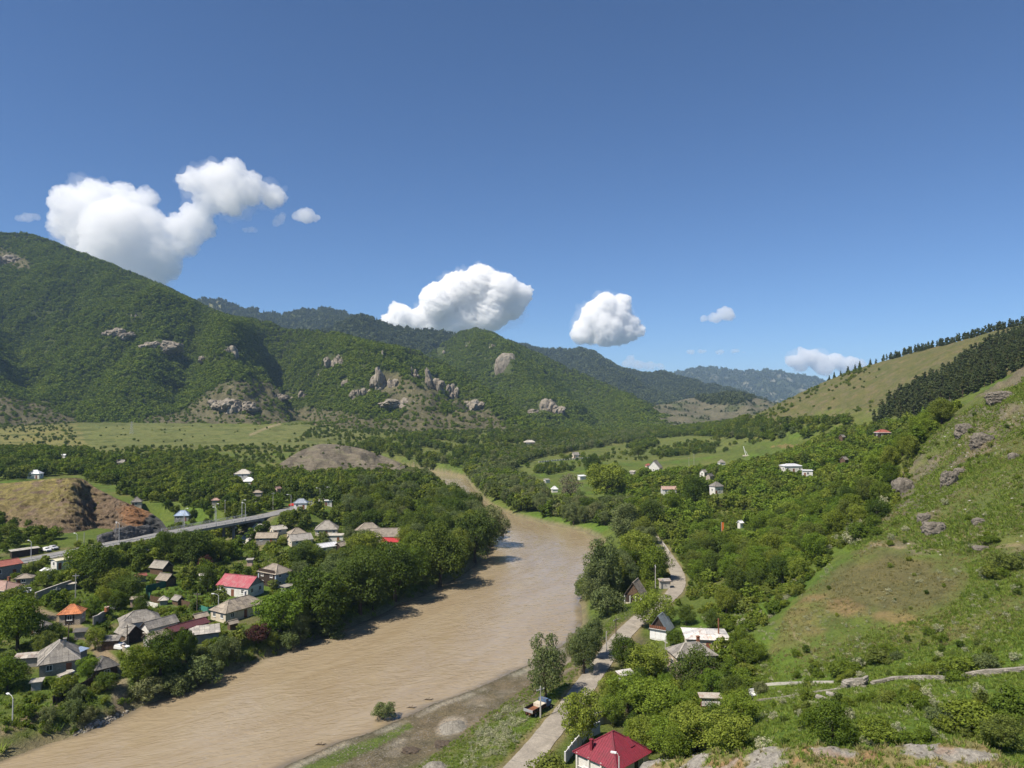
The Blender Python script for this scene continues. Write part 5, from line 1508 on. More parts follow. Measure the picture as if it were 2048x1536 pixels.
H("lean-to with rusty tin roof behind the pink-roofed house", 398, 424, 1150, 2.6, 1.5, 30, "shed", .5, "white_wall", "rusty_white", "the rusty lean-to", group=LV, win=0, name="shed", cat="shed")
H("pale sheet-roofed shelter beside the retaining wall", 122, 152, 1168, 2.2, 2.4, 30, "flat", .2, "grey_wall", "slate_pale", "the pale shelter", group=LV, win=0, name="shelter", cat="shelter")
H("grey annex below the two storey veranda house", 560, 590, 1172, 2.4, 1.4, 56, "flat", .2, "grey_wall", "slate", "the grey annex", group=LV, win=0, name="annex", cat="annex")
H("small weathered shed beside the river bank trees", 452, 478, 1244, 2.4, 1.3, 50, "gable", .4, "wood_wall", "slate_tan", "the riverside shed", group=LV, win=0, name="shed", cat="shed")
H("brick red garage roof left of the upper grey barn", 268, 294, 1150, 2.6, 1.4, 40, "gable", .3, "concrete", "brown_red", "the brick-red garage", group=LV, win=0, name="garage", cat="garage")
# behind the bridge and the rocky hill
H("small grey-roofed house high on the shrubby rise", 231, 253, 924, 3.2, 1.3, 8, "gable", .45, "cream_wall", "slate", "the house on the rise", group=FV, win=1)
H("white hip roof among trees behind the rocky hill", 53, 89, 946, 3.4, 1.4, 5, "hip", .4, "white_wall", "white_metal", "the white hip roof", group=FV, win=1)
H("thin white roof glinting in the far left trees", 119, 135, 910, 3, 1.5, 0, "gable", .3, "white_wall", "white_metal", "the glinting roof", group=FV, win=0)
H("small grey shed at the left foot of the rocky hill", 30, 65, 1028, 2.6, 1.5, 18, "gable", .3, "concrete", "slate", "the shed left of the rocky hill", group=FV, win=0, name="shed", cat="shed")
H("round-looking grey hip roof behind the rocky hill's right end", 261, 287, 1003, 3, 1.0, 20, "hip", .45, "cream_wall", "slate", "the grey hip hut", group=FV, win=1)
H("pavilion with light blue metal hip roof above the bridge", 347, 385, 1029, 3, 1.4, 8, "hip", .45, "grey_wall", "blue_metal", "the light blue pavilion", group=FV, win=1)
H("white two storey house with pillared upper floor", 467, 507, 946, 6.2, 1.2, 12, "hip", .3, "white_wall", "slate_pale", "the white two-storey house", group=FV, win=3, stor=2)
H("low white metal hip roof in front of the two storey house", 484, 513, 961, 3, 1.3, 10, "hip", .4, "white_wall", "white_metal", "the low white roof", group=FV, win=1)
H("flat brownish roof sunk in the trees above the bridge", 503, 527, 984, 3, 1.3, 6, "hip", .3, "concrete", "slate_tan", "the sunken brown roof", group=FV, win=0)
H("pinkish gable house in the wood above the bridge end", 547, 564, 976, 3.4, 1.2, 60, "gable", .4, "pink_wall", "pink_slate", "the pinkish gable house", group=FV, win=1)
H("reddish roof peeping out of the wood left of the brown one", 422, 441, 999, 3, 1.3, 12, "hip", .35, "concrete", "pink_slate", "the reddish peeping roof", group=FV, win=0)
H("white house with slate blue hip roof by the road beyond the bridge", 586, 619, 1004, 3.2, 1.4, 4, "hip", .4, "white_wall", "zinc", "the slate-blue-roofed house", group=FV, win=2)
H("white kiosk beside the road beyond the bridge", 648, 666, 1001, 2.6, 1.6, 10, "flat", .1, "white_wall", "white_metal", "the white kiosk", group=FV, win=1, name="kiosk", cat="kiosk")
H("long dark roadside shed with thin pale roof at the rocky hill's foot", 20, 78, 1099, 2.8, 3.4, 52, "flat", .25, "dark_wood", "slate_pale", "the roadside shed", group=LV, win=0, name="shed", cat="shed")
# right bank
H("grey gabled house with red band across its front", 1294, 1326, 934, 4, 1.3, 68, "gable", .55, "white_wall", "slate", "the red-banded gable house", group=RV, win=2, band="bright_red_metal")
H("low red brown roof just behind the red-banded gable house", 1289, 1304, 930, 3.4, 1.2, 20, "hip", .4, "pink_wall", "brown_red", "the low red-brown roof", group=RV, win=0)
H("small grey hip roof, the farthest of the right bank village", 1434, 1452, 924, 3.4, 1.1, 12, "hip", .5, "white_wall", "slate", "the farthest hip roof", group=RV, win=1)
H("pale little gable house above the grey hut", 1398, 1416, 943, 3.2, 1.2, 48, "gable", .45, "white_wall", "slate", "the pale little gable house", group=RV, win=1)
H("dark grey hut right below the pale little gable house", 1410, 1429, 951, 3, 1.2, 40, "gable", .45, "rough_stone", "slate_dark", "the dark grey hut", group=RV, win=0, name="hut", cat="hut")
H("stone-based house with grey hip roof in a bare yard", 1417, 1448, 971, 4.6, 1.2, 24, "hip", .45, "white_wall", "slate", "the bare-yard house", group=RV, win=2)
H("long low house with pinkish roof and white pillars", 1320, 1354, 977, 3.2, 1.9, 2, "gable", .35, "white_wall", "pink_slate", "the pillared low house", group=RV, win=3)
H("white flat-roofed house with bright roof on the right rise", 1556, 1607, 931, 3.6, 1.6, 8, "hip", .16, "white_wall", "white_metal", "the bright white house", group=RV, win=3)
H("white annex beside the bright white house", 1602, 1627, 941, 3.2, 1.2, -12, "flat", .15, "white_wall", "white_metal", "the white annex", group=RV, win=2)
H("lone grey gable shack in the thicket right of the white house", 1678, 1698, 918, 3, 1.3, 42, "gable", .5, "wood_wall", "slate", "the lone shack", group=RV, win=0, name="shack", cat="shack")
H("tiny grey gable shack at the wood's upper edge", 1676, 1692, 873, 3, 1.2, 36, "gable", .5, "wood_wall", "slate", "the tiny upper shack", group=RV, win=0, name="shack", cat="shack")
H("dark timber house with red hip roof and white eaves below the pines", 1747, 1783, 864, 3.6, 1.4, 6, "hip", .32, "dark_wood", "brown_red", "the red-roofed timber house", group=RV, win=3, band="white_paint")
H("white lean-to roof near the field edge", 1154, 1174, 952, 2.8, 1.5, 26, "shed", .7, "white_wall", "white_metal", "the white lean-to", group=RV, win=0, name="shed", cat="shed")
H("white domed hut beside the grey bare tree", 1101, 1117, 977, 2.4, 1.1, 10, "hip", .5, "white_wall", "white_metal", "the white domed hut", group=RV, win=0, name="hut", cat="hut")
H("pale shed roof at the edge of the green river meadow", 1086, 1101, 959, 2.6, 1.4, 30, "shed", .5, "white_wall", "slate_pale", "the meadow shed", group=RV, win=0, name="shed", cat="shed")
H("pale slanting roof in the bright green trees", 1258, 1272, 943, 2.8, 1.3, -30, "shed", .7, "concrete", "slate_pale", "the slanting pale roof", group=RV, win=0, name="shed", cat="shed")
H("small stone chapel with gabled grey roof in the walled cemetery", 1143, 1159, 909, 4.5, 1.3, 20, "gable", .6, "cream_wall", "slate", "the chapel", name="chapel", cat="chapel", win=1)
H("small white garden shed in the clearing right of the orange banner", 1474, 1487, 1044, 2.4, 1.1, 30, "gable", .4, "white_wall", "white_metal", "the garden shed", group=RV, win=0, name="shed", cat="shed")
H("far white-roofed house at the foot of the central mountain", 1046, 1072, 884, 4, 1.6, 14, "hip", .3, "grey_wall", "slate_pale", "the far white-roofed house", win=1)
H("low stone shed with tin roof beside the road bend", 1315, 1343, 1161, 2.3, 1.9, 6, "shed", .4, "pale_concrete", "rusty_grey", "the roadside stone shed", group=RV, win=0, name="shed", cat="shed")
house("wooden cottage with steep plank gable facing the river", 1246, 1296, 1187, 2.4, 1.1, 66, "gable", .74, "cream_wall", "slate_tan", "the plank-gabled cottage", name="cottage", cat="cottage", win=0, doors=False, gable="wood_wall", sheets=(1.0, 2.4), open_front=(3, .08, .92, 2.2))
house("cottage with steep zinc roof, dark gable and white base", 1296, 1349, 1253, 2.9, 1.1, 60, "gable", .74, "white_wall", "zinc", "the zinc-roofed cottage", name="cottage", cat="cottage", win=0, doors=False, gable="dark_wood", sheets=(1.0, 7.0))
house("white house with rust-blotched flat hip roof and tall flue", 1360, 1462, 1268, 3.2, 1.15, -6, "hip", .13, "cream_wall", "rusty_white", "the rusty white roof", win=3, sheets=(1.6, 2.0), name="house")
house("tall stone-block house with grey hip roof behind a big walnut", 1329, 1436, 1302, 5.0, 1.5, 10, "hip", .32, "stone_wall", "slate", "the stone-block house", win=1, sheets=(1.1, 1.6), caps="slate_pale", chimney="rust")
house("shed with a front of old window panes at the slope's foot", 1395, 1445, 1392, 2.4, 2.2, -4, "shed", .2, "brown_red", "rusty_grey", "the pane-fronted shed", name="shed", cat="shed", win=0)
house("low shed with rusty tin roof hidden under the roadside trees", 1230, 1272, 1348, 2.4, 1.7, 24, "shed", .5, "white_wall", "rusty_white", "the hidden tin shed", name="shed", cat="shed", win=0, sheets=(1.2, 1.6))
_rh, _rw, _rd, _rr = house("white house with dark red ribbed metal hip roof, nearest to the viewer", 1145, 1306, 1499, 3.9, 1.06, 44, "hip", .36, "shaded_white_wall", "red_metal", "the nearest red-roofed house", win=1, ribs=.42, over=.5, doors=False)
_rroof = [c for c in _rh.children if c.name.startswith("roof")][0]
# fittings of the nearest house: flue, roof hatch, veranda front, dark doorway
q = MB(); q.box(-.22, .22, -.22, .22, 2.6, 5.4); q.box(-.27, .27, -.27, .27, 5.4, 5.5)
o = q.build("chimney", "red_metal", _rroof); o.location = (-_rw * .40, _rd * .20, -.2)
q = MB(); q.box(-.55, .55, -.8, .8, -.06, .10); o = q.build("roof_hatch", "red_metal", _rroof)
o.location = (_rw * .18, -_rd * .27, 3.9 * .82 + _rr * .46 + .06); o.rotation_euler = (math.atan2(_rr, _rd / 2), 0, 0)
q = MB(); q.box(_rw * .05, _rw * .17, -_rd / 2 - .05, -_rd / 2 - .004, 0, 2.6); q.build("doorway_shade", "dark_wood", _rh)  # flat dark panel, the shade inside the entrance put into its colour
for k in range(4):
    q = MB(); yy = -_rd / 2 + _rd * (k + .05) / 3.2; q.box(-_rw / 2 - .34, -_rw / 2 - .10, yy, yy + .28, 0, 3.0); q.build("pillar", "white_wall", _rh)
q = MB(); q.box(-_rw / 2 - .40, -_rw / 2 - .004, -_rd / 2, _rd / 2, -.3, .35); q.build("veranda_floor", "concrete", _rh)
q = MB(); q.box(-_rw / 2 - .24, -_rw / 2 - .18, -_rd / 2, _rd / 2, .95, 1.05); q.build("handrail", "white_paint", _rh)
q = MB(); q.box(-_rw / 2 - .05, -_rw / 2 - .004, -_rd * .45, _rd * .45, .36, 2.9); q.build("veranda_wall", "white_wall", _rh)
# flue and gable balcony on the two right bank cottages
for o in COL.objects:
    if o.get("label", "").startswith("white house with rust-blotched"): _wr = o
    if o.get("label", "").startswith("cottage with steep zinc"): _zc = o
    if o.get("label", "").startswith("shed with a front of old"): _ps = o
    if o.get("label", "").startswith("wooden cottage with steep"): _wc = o
q = MB(); q.tube([(2.6, -1.6, 3.0), (2.6, -1.6, 6.6)], .16, 8); q.build("flue", "rust", _wr)
def _dims(o):
    wl = [c for c in o.children if c.name.startswith("wall")][0]
    v = np.array([p.co[:] for p in wl.data.vertices]); return v[:, 0].max() * 2, v[:, 1].max() * 2, v[:, 2].max()
w, d, h = _dims(_zc)
q = MB(); q.box(-w / 2 - .5, -w / 2 - .1, -d / 2, d / 2, h - .02, h + .08); q.build("balcony_floor", "frame_white", _zc)
for k in range(9):
    q = MB(); yy = -d / 2 + d * (k + .1) / 9; q.box(-w / 2 - .48, -w / 2 - .42, yy, yy + d / 9 * .75, h + .1, h + .85); q.build("balcony_board", "brown_door", _zc)
for k in range(3):
    q = MB(); yy = -d / 2 + d * (k + .06) / 3; q.box(-w / 2 - .04, -w / 2 - .004, yy, yy + d / 3 * .88, .05, h - .35); q.build("garage_door", "white_paint", _zc)
w, d, h = _dims(_wc)
for k in range(4):
    q = MB(); yy = -d / 2 + (d - .18) * k / 3; q.box(-w / 2 - .35, -w / 2 - .17, yy, yy + .18, 0, h); q.build("post", "frame_white", _wc)
w, d, h = _dims(_ps)
for r in range(2):
    for k in range(7):
        x0 = -w / 2 + w * k / 7 + .06; x1 = -w / 2 + w * (k + 1) / 7 - .06; z0 = h - 1.5 + r * .72
        f = MB(); t = .09
        f.box(x0, x0 + t, -d / 2 - .08, -d / 2 - .01, z0, z0 + .66); f.box(x1 - t, x1, -d / 2 - .08, -d / 2 - .01, z0, z0 + .66)
        f.box(x0 + t, x1 - t, -d / 2 - .08, -d / 2 - .01, z0, z0 + t); f.box(x0 + t, x1 - t, -d / 2 - .08, -d / 2 - .01, z0 + .66 - t, z0 + .66)
        o = f.build("window", "frame_white", _ps)
        g = MB(); g.box(x0 + t, x1 - t, -d / 2 - .05, -d / 2 - .03, z0 + t, z0 + .66 - t); g.build("pane", "pane_glass" if (r + k) % 3 else "pale_concrete", o)
# ------------------------------------------------------------------ roads
def asphalt(name, col, var):
    m, nt, b = new_mat(name)
    geo = nd(nt, "ShaderNodeNewGeometry").outputs["Position"]
    n1 = noise_node(nt, .34, 9, .72, geo, .8); n2 = noise_node(nt, 3.5, 5, .7, geo)
    c = ramp(nt, n1.outputs[0], [(.3, tuple(x * (1 - var) for x in col)), (.7, tuple(x * (1 + var) for x in col))]).outputs[0]
    c = mixc(nt, c, ramp(nt, n2.outputs[0], [(.3, (.75, .75, .75)), (.7, (1.2, 1.2, 1.2))]).outputs[0], .8, 'MULTIPLY')
    nt.links.new(c, b.inputs["Base Color"]); b.inputs["Roughness"].default_value = .9
    bump(nt, b, n2.outputs[0], .4, .03)
asphalt("road_concrete", (.285, .252, .205), .30)
asphalt("road_grey", (.215, .21, .20), .2)
asphalt("road_repair", (.22, .21, .19), .2)

def ribbon(name, line, half, mat, lift=.0, thick=.35, wob=0.0, parent=None, skip=None):
    line = np.asarray(line, float)
    t = np.gradient(line[:, :2], axis=0); t /= np.linalg.norm(t, axis=1, keepdims=True)
    nrm = np.stack([-t[:, 1], t[:, 0]], 1)
    n = len(line)
    s = np.array((-1, -.5, 0, .5, 1.0))
    hw = half * (1 + wob * fbm(np.arange(n) / 3.0, np.zeros(n), 3, 77))
    V = np.zeros((n, 7, 3))
    for k in range(5):
        V[:, k + 1, :2] = line[:, :2] + nrm * (hw * s[k])[:, None]
        V[:, k + 1, 2] = line[:, 2] + lift + .05 * (1 - s[k] ** 2)
    V[:, 0] = V[:, 1]; V[:, 6] = V[:, 5]; V[:, 0, 2] -= thick; V[:, 6, 2] -= thick
    f = grid_faces(n, 7)
    return obj_np(name, V.reshape(-1, 3), f, mat, False, parent)
_rd3 = resample(ROAD, 220)
tag(ribbon("road", _rd3, 2.2, "road_concrete", .0, .4, .13), kind="structure")
_mr3 = resample(MAIN_ROAD, 260)
_on = (_mr3[:, 1] > 279) & (_mr3[:, 1] < 319)
_i0, _i1 = np.nonzero(_on)[0][[0, -1]]
tag(ribbon("road", _mr3[:_i0 + 1], 4.2, "road_grey", .0, .5), kind="structure")
tag(ribbon("road", _mr3[_i1:], 4.2, "road_grey", .0, .5), kind="structure")
_g = ground(resample(TRACK, 120)[:, 0], resample(TRACK, 120)[:, 1])
# slab joints and repairs of the concrete road
for k in range(6, 150, 9):
    p = _rd3[k]; t = _rd3[k + 1] - _rd3[k - 1]; t = t[:2] / np.linalg.norm(t[:2]); nn = np.array((-t[1], t[0]))
    q = MB(); a = p[:2] + nn * 2.1; b = p[:2] - nn * 2.1
    q.bar((a[0], a[1], p[2] + .052), (b[0], b[1], p[2] + .052), .09, .012)
    o = q.build("road_joint", "road_repair"); tag(o, kind="structure")

# ------------------------------------------------------------------ bridge
b_root = empty("road_bridge", (_mr3[_i0][0], _mr3[_i0][1], _mr3[_i0][2]))
tag(b_root, "long concrete road bridge with pale railings at the rocky hill's end", "bridge")
_o = np.array(b_root.location)
_bl = _mr3[_i0:_i1 + 1] - _o
ribbon("deck", _bl, 4.6, "road_grey", .02, .25, 0, b_root)
_t = np.gradient(_bl[:, :2], axis=0); _t /= np.linalg.norm(_t, axis=1, keepdims=True); _nn = np.stack([-_t[:, 1], _t[:, 0]], 1)
for sgn in (-1, 1):
    m = MB()
    for k in range(len(_bl) - 1):
        a = _bl[k].copy(); b = _bl[k + 1].copy(); a[:2] += _nn[k] * sgn * 4.75; b[:2] += _nn[k + 1] * sgn * 4.75
        m.bar((a[0], a[1], a[2] - .35), (b[0], b[1], b[2] - .35), .36, 1.0)
    m.build("edge_beam", "concrete", b_root)
    for zz in (.55, .85, 1.12):
        m = MB()
        for k in range(len(_bl) - 1):
            a = _bl[k].copy(); b = _bl[k + 1].copy(); a[:2] += _nn[k] * sgn * 4.7; b[:2] += _nn[k + 1] * sgn * 4.7
            m.bar((a[0], a[1], a[2] + zz), (b[0], b[1], b[2] + zz), .07, .07)
        m.build("rail", "lamp_grey", b_root)
    for k in range(0, len(_bl), 3):
        a = _bl[k].copy(); a[:2] += _nn[k] * sgn * 4.7
        q = MB(); q.box(a[0] - .06, a[0] + .06, a[1] - .06, a[1] + .06, a[2] + .2, a[2] + 1.16); q.build("railing_post", "lamp_grey", b_root)
for fr in (.30, .68):
    k = int(fr * (len(_bl) - 1)); a = _bl[k]
    for sgn in (-1, 1):
        p = a[:2] + _nn[k] * sgn * 2.8
        q = MB(); q.tube([(p[0], p[1], -12), (p[0], p[1], a[2] - 1.6)], .55, 10); q.build("pier", "concrete", b_root)
    q = MB(); e0 = a[:2] + _nn[k] * 4.2; e1 = a[:2] - _nn[k] * 4.2
    q.bar((e0[0], e0[1], a[2] - 1.9), (e1[0], e1[1], a[2] - 1.9), 1.2, .8); q.build("pier_cap", "concrete", b_root)
for k, s_ in ((0, 1), (len(_bl) - 1, -1)):
    a = _bl[k]; e0 = a[:2] + _nn[k] * 4.9; e1 = a[:2] - _nn[k] * 4.9; tt = _t[k] * s_
    q = MB(); q.bar((e0[0] + tt[0] * .6, e0[1] + tt[1] * .6, a[2] - 4.8), (e1[0] + tt[0] * .6, e1[1] + tt[1] * .6, a[2] - 4.8), 1.6, 9.0); q.build("abutment", "concrete", b_root)
k = int(.93 * (len(_bl) - 1)); a = _bl[k]
q = MB(); e0 = a[:2] - _nn[k] * 5.0; q.slab([(e0[0], e0[1], a[2] - 1.5), (e0[0] - 6, e0[1] - 9, a[2] - 8.5), (e0[0] - 1, e0[1] - 11, a[2] - 8.7), (e0[0] + 4, e0[1] - 1, a[2] - 2.0)], .4); q.build("slope_paving", "pale_concrete", b_root)
# guard rail of the road before the bridge
def railing(label, line, mat, post=2.5, height=.8, short=None):
    p = resample(line, max(3, int(np.linalg.norm(np.diff(np.asarray(line)[:, :2], axis=0), axis=1).sum() / post)))
    root = empty("guard_rail", p[0]); tag(root, label, "railing")
    p = p - p[0]
    for q_ in p:
        q = MB(); q.box(q_[0] - .06, q_[0] + .06, q_[1] - .06, q_[1] + .06, q_[2] - .4, q_[2] + height); q.build("post", mat, root)
    q = MB()
    for a, b in zip(p[:-1], p[1:]): q.bar(a + (0, 0, height), b + (0, 0, height), .08, .18)
    q.build("rail", mat, root)
_tt = np.gradient(_mr3[:, :2], axis=0); _tt /= np.linalg.norm(_tt, axis=1, keepdims=True)
_off = _mr3.copy(); _off[:, 0] += _tt[:, 1] * 4.6; _off[:, 1] -= _tt[:, 0] * 4.6
railing("low grey guard rail on the river side of the main road before the bridge", _off[60:_i0], "lamp_grey", 4)

# ------------------------------------------------------------------ lamps and poles
def lamp_post(x, y, z, h, label, rz=0.0, arm=1.5):
    r = empty("street_lamp", (x, y, z), rz); tag(r, label, "street lamp", "street lamps")
    q = MB(); q.tube([(0, 0, -.4), (0, 0, h * .5), (0, 0, h)], [.14, .11, .08], 6); q.build("pole", "lamp_grey", r)
    q = MB(); q.tube([(0, 0, h - .1), (arm * .35, 0, h + .35), (arm, 0, h + .45)], .05, 5); q.build("arm", "lamp_grey", r)
    q = MB(); q.box(arm - .15, arm + .6, -.17, .17, h + .36, h + .52); q.build("lamp_head", "white_paint", r)

def pole(x, y, z, h, label, mat="pole_concrete", cross=True, rz=0.0, name="utility_pole"):
    r = empty(name, (x, y, z), rz); tag(r, label, "utility pole", "utility poles")
    q = MB(); q.tube([(0, 0, -.5), (0, 0, h)], [.16, .10], 6); q.build("pole", mat, r)
    if cross:
        q = MB(); q.box(-.9, .9, -.05, .05, h - .7, h - .58); q.build("crossarm", mat, r)
        for k in (-.8, -.3, .3, .8):
            q = MB(); q.tube([(k, 0, h - .58), (k, 0, h - .40)], .045, 6); q.build("insulator", "white_paint", r)

def by_px(px, py_base, py_top):
    c = on_ground(px, py_base); return c, (py_base - py_top) * c[1] / F
LAMPS = [(62, 1118, 1085, "street lamp by the long dark roadside shed"), (154, 1092, 1070, "street lamp at the left foot of the rocky hill"), (238, 1085, 1048, "street lamp before the dark retaining wall"),
         (25, 1446, 1398, "street lamp on the near left river bank"), (437, 1219, 1192, "street lamp beside the turquoise fence"), (1232, 1536, 1500, "lamp standing before the nearest red-roofed house")]
for px, pb, pt, lb in LAMPS[:5]:
    c, h = by_px(px, pb, pt); lamp_post(*c, h, lb, math.radians(150) if px < 400 else math.radians(170))
c = at(1238, 1507, 97); _gz = float(ground(c[0], c[1])); lamp_post(c[0], c[1], _gz, c[2] - _gz - .4, LAMPS[5][3], math.radians(160), .5)
_names = ["first", "second", "third", "fourth", "fifth", "sixth", "seventh", "eighth"]
for i, k in enumerate(np.linspace(_i0 + 2, _i1 - 2, 6).astype(int)):
    p = _mr3[k]; s_ = 1 if i % 2 else -1
    nx, ny = -_tt[k, 1] * s_ * 4.75, _tt[k, 0] * s_ * 4.75
    lamp_post(p[0] + nx, p[1] + ny, p[2] + .1, 7.2, f"{_names[i]} lamp along the bridge counted from the rocky hill", math.atan2(-ny, -nx))
for i, (px, pb, pt) in enumerate([(582, 1021, 1000), (640, 1005, 988), (661, 1003, 985), (683, 1000, 980), (700, 998, 978)]):
    c, h = by_px(px, pb, pt); lamp_post(*c, 7.0, f"{_names[i]} lamp on the road beyond the bridge", math.radians(180))
POLES = [(232, 1078, 1044, "tall concrete pole in front of the rocky hill's orange patch", "pole_concrete"), (245, 1076, 1055, "shorter concrete pole right of the tall one by the retaining wall", "pole_concrete"),
         (168, 1090, 1068, "concrete pole beside the lamp at the rocky hill's foot", "pole_concrete"), (335, 1106, 1060, "dark pole rising in front of the bridge", "pole_wood"), (343, 1104, 1070, "concrete pole right of the dark bridge pole", "pole_concrete"),
         (151, 1196, 1148, "tall concrete pole behind the orange-tiled house", "pole_concrete"), (113, 1212, 1175, "concrete pole left of the orange-tiled house", "pole_concrete"), (292, 1124, 1098, "concrete pole left of the upper grey barn", "pole_concrete"),
         (269, 1188, 1165, "short concrete pole above the pinkish hut", "pole_concrete"), (254, 1290, 1250, "dark wooden pole in front of the open gabled barn", "pole_wood"), (137, 1290, 1245, "thin pole behind the grey house with pale ridges", "pole_wood"),
         (394, 1224, 1185, "dark pole beside the turquoise fence", "pole_wood"), (450, 1033, 1000, "thin pole above the middle of the bridge", "pole_concrete"), (546, 1020, 985, "tall thin pole by the bridge's far end", "pole_concrete"), (512, 1026, 1002, "thin pole at the bridge's far railing", "pole_concrete"),
         (1232, 1282, 1236, "dark wooden pole between river and road", "pole_wood"), (1213, 1303, 1278, "short white concrete post by the roadside", "pole_concrete"), (1081, 1436, 1374, "grey pole beside the derelict truck", "pole_concrete"),
         (1311, 1182, 1130, "pale pole beside the plank-gabled cottage", "pole_concrete"), (1331, 1320, 1280, "thin pale pole left of the stone-block house", "pole_concrete"), (1388, 938, 908, "tall pole above the right village's middle", "pole_concrete"), (1378, 940, 915, "shorter pole in the right village's middle", "pole_concrete"),
         (1588, 928, 908, "pole behind the bright white house", "pole_concrete"), (1774, 862, 842, "pole beside the red-roofed timber house", "pole_concrete"), (1902, 828, 798, "pale pole at the pine wood's lower edge", "pole_concrete"), (1900, 826, 800, "second pale pole at the pine wood's lower edge", "pole_concrete"),
         (717, 956, 942, "concrete pole right of the scree mound", "pole_concrete"), (676, 956, 944, "concrete pole at the scree mound's foot", "pole_concrete"), (828, 936, 924, "pole in the sparse wood left of the river", "pole_concrete"), (1340, 1010, 990, "pole in the lane above the road", "pole_concrete")]
for px, pb, pt, lb, mt in POLES:
    c, h = by_px(px, pb, pt); pole(*c, min(max(h, 4.5), 13), lb, mt, h > 4.2, math.radians((px * 37) % 180))
# lattice pylon on the terrace meadow
c = on_ground(263, 868); r = empty("lattice_pylon", c); tag(r, "thin lattice pylon standing on the meadow below the left mountain", "pylon")
for sx in (-1, 1):
    for sy in (-1, 1):
        q = MB(); q.bar((sx * 1.8, sy * 1.8, -.5), (sx * .3, sy * .3, 16), .16); q.build("leg", "metal_grey", r)
for k in range(5):
    z0, z1 = k * 3.2, (k + 1) * 3.2; a0, a1 = 1.8 - 1.5 * z0 / 16, 1.8 - 1.5 * z1 / 16
    q = MB()
    for s in (-1, 1):
        q.bar((-a0, s * a0, z0), (a1, s * a1, z1), .09); q.bar((s * a0, -a0, z0), (s * a1, a1, z1), .09)
    q.build("brace", "metal_grey", r)
for z in (12.2, 14.6):
    q = MB(); q.bar((-2.6, 0, z), (2.6, 0, z), .14); q.build("crossarm", "metal_grey", r)

# ------------------------------------------------------------------ walls and fences
def wall_run(label, pxs, h, thick, mat, name="wall", cat="wall", panel=None, post=None, post_mat=None, cap=None, jitter=0.0, ztop=None):
    """wall or fence along ground points; panels are separate parts"""
    pts = np.array([on_ground(*p) for p in pxs])
    L = np.linalg.norm(np.diff(pts[:, :2], axis=0), axis=1).sum()
    n = max(2, int(round(L / (panel or 3.0))) + 1)
    p = resample(pts, n); p[:, 2] = ground(p[:, 0], p[:, 1])
    root = empty(name, p[0]); tag(root, label, cat)
    o0 = p[0].copy(); p = p - o0
    for i in range(n - 1):
        a, b = p[i], p[i + 1]
        hh = h * (1 + random.uniform(-jitter, jitter))
        q = MB(); d = (b - a) / np.linalg.norm(b - a); g = .03
        z0 = min(a[2], b[2]) - .4
        nv = np.array((-d[1], d[0], 0)) * thick / 2
        za, zb = a[2] + hh, b[2] + hh
        A, B = a + d * g, b - d * g
        vs = [(A[0] - nv[0], A[1] - nv[1], z0), (B[0] - nv[0], B[1] - nv[1], z0), (B[0] + nv[0], B[1] + nv[1], z0), (A[0] + nv[0], A[1] + nv[1], z0),
              (A[0] - nv[0], A[1] - nv[1], za), (B[0] - nv[0], B[1] - nv[1], zb), (B[0] + nv[0], B[1] + nv[1], zb), (A[0] + nv[0], A[1] + nv[1], za)]
        q.add(vs, [(0, 3, 2, 1), (4, 5, 6, 7), (0, 1, 5, 4), (1, 2, 6, 5), (2, 3, 7, 6), (3, 0, 4, 7)])
        q.build("panel", mat, root)
        if cap:
            q = MB(); q.bar((A[0], A[1], za + .06), (B[0], B[1], zb + .06), thick + .12, .10); q.build("coping", cap, root)
    if post:
        for a in p:
            q = MB(); q.box(a[0] - post / 2, a[0] + post / 2, a[1] - post / 2, a[1] + post / 2, a[2] - .4, a[2] + h + .15); q.build("post", post_mat or mat, root)
    mid = p[n // 2] + o0
    return root
wall_run("white panel fence with posts beside the nearest red-roofed house", [(1130, 1530), (1145, 1510), (1160, 1492), (1172, 1478)], 1.9, .12, "white_wall", "panel_fence", "fence", 1.7, .22, "white_paint")
wall_run("white yard wall behind the nearest red-roofed house", [(1172, 1478), (1188, 1472), (1200, 1466)], 2.0, .14, "white_wall", "yard_wall", "wall", 2.2)
wall_run("dark concrete yard wall behind the nearest red roof", [(1190, 1452), (1210, 1447), (1232, 1446)], 2.1, .2, "concrete", "yard_wall", "wall", 2.4, None, None, "pale_concrete")
wall_run("turquoise metal fence right of the small tan roof", [(416, 1228), (428, 1226), (440, 1222)], 1.8, .06, "green_paint", "metal_fence", "fence", 1.6, .1)
wall_run("paler green metal fence left of the turquoise one", [(384, 1219), (400, 1222), (415, 1227)], 1.6, .06, "green_paint", "metal_fence", "fence", 1.8, .1)
wall_run("dark green fence curving round the walled garden", [(300, 1200), (291, 1193), (293, 1184), (310, 1180), (330, 1175), (352, 1170)], 1.9, .06, "dark_green_paint", "metal_fence", "fence", 2.0, .1)
wall_run("old plank fence inside the walled garden", [(300, 1203), (312, 1206), (322, 1207)], 1.7, .07, "wood_wall", "plank_fence", "fence", .5)
wall_run("grey plank fence below the walled garden", [(345, 1207), (362, 1211), (380, 1216)], 1.6, .07, "wood_wall", "plank_fence", "fence", .6)
wall_run("long dark concrete retaining wall above the orange-tiled house", [(70, 1204), (100, 1192), (140, 1178), (175, 1166), (208, 1156)], 2.4, .3, "concrete", "retaining_wall", "wall", 4.0, None, None, "pale_concrete")
wall_run("broken pale stone yard wall by the track", [(262, 1325), (250, 1310), (240, 1296), (256, 1288), (276, 1280), (294, 1276)], 1.5, .35, "rough_stone", "stone_wall", "wall", 1.6, None, None, None, .25)
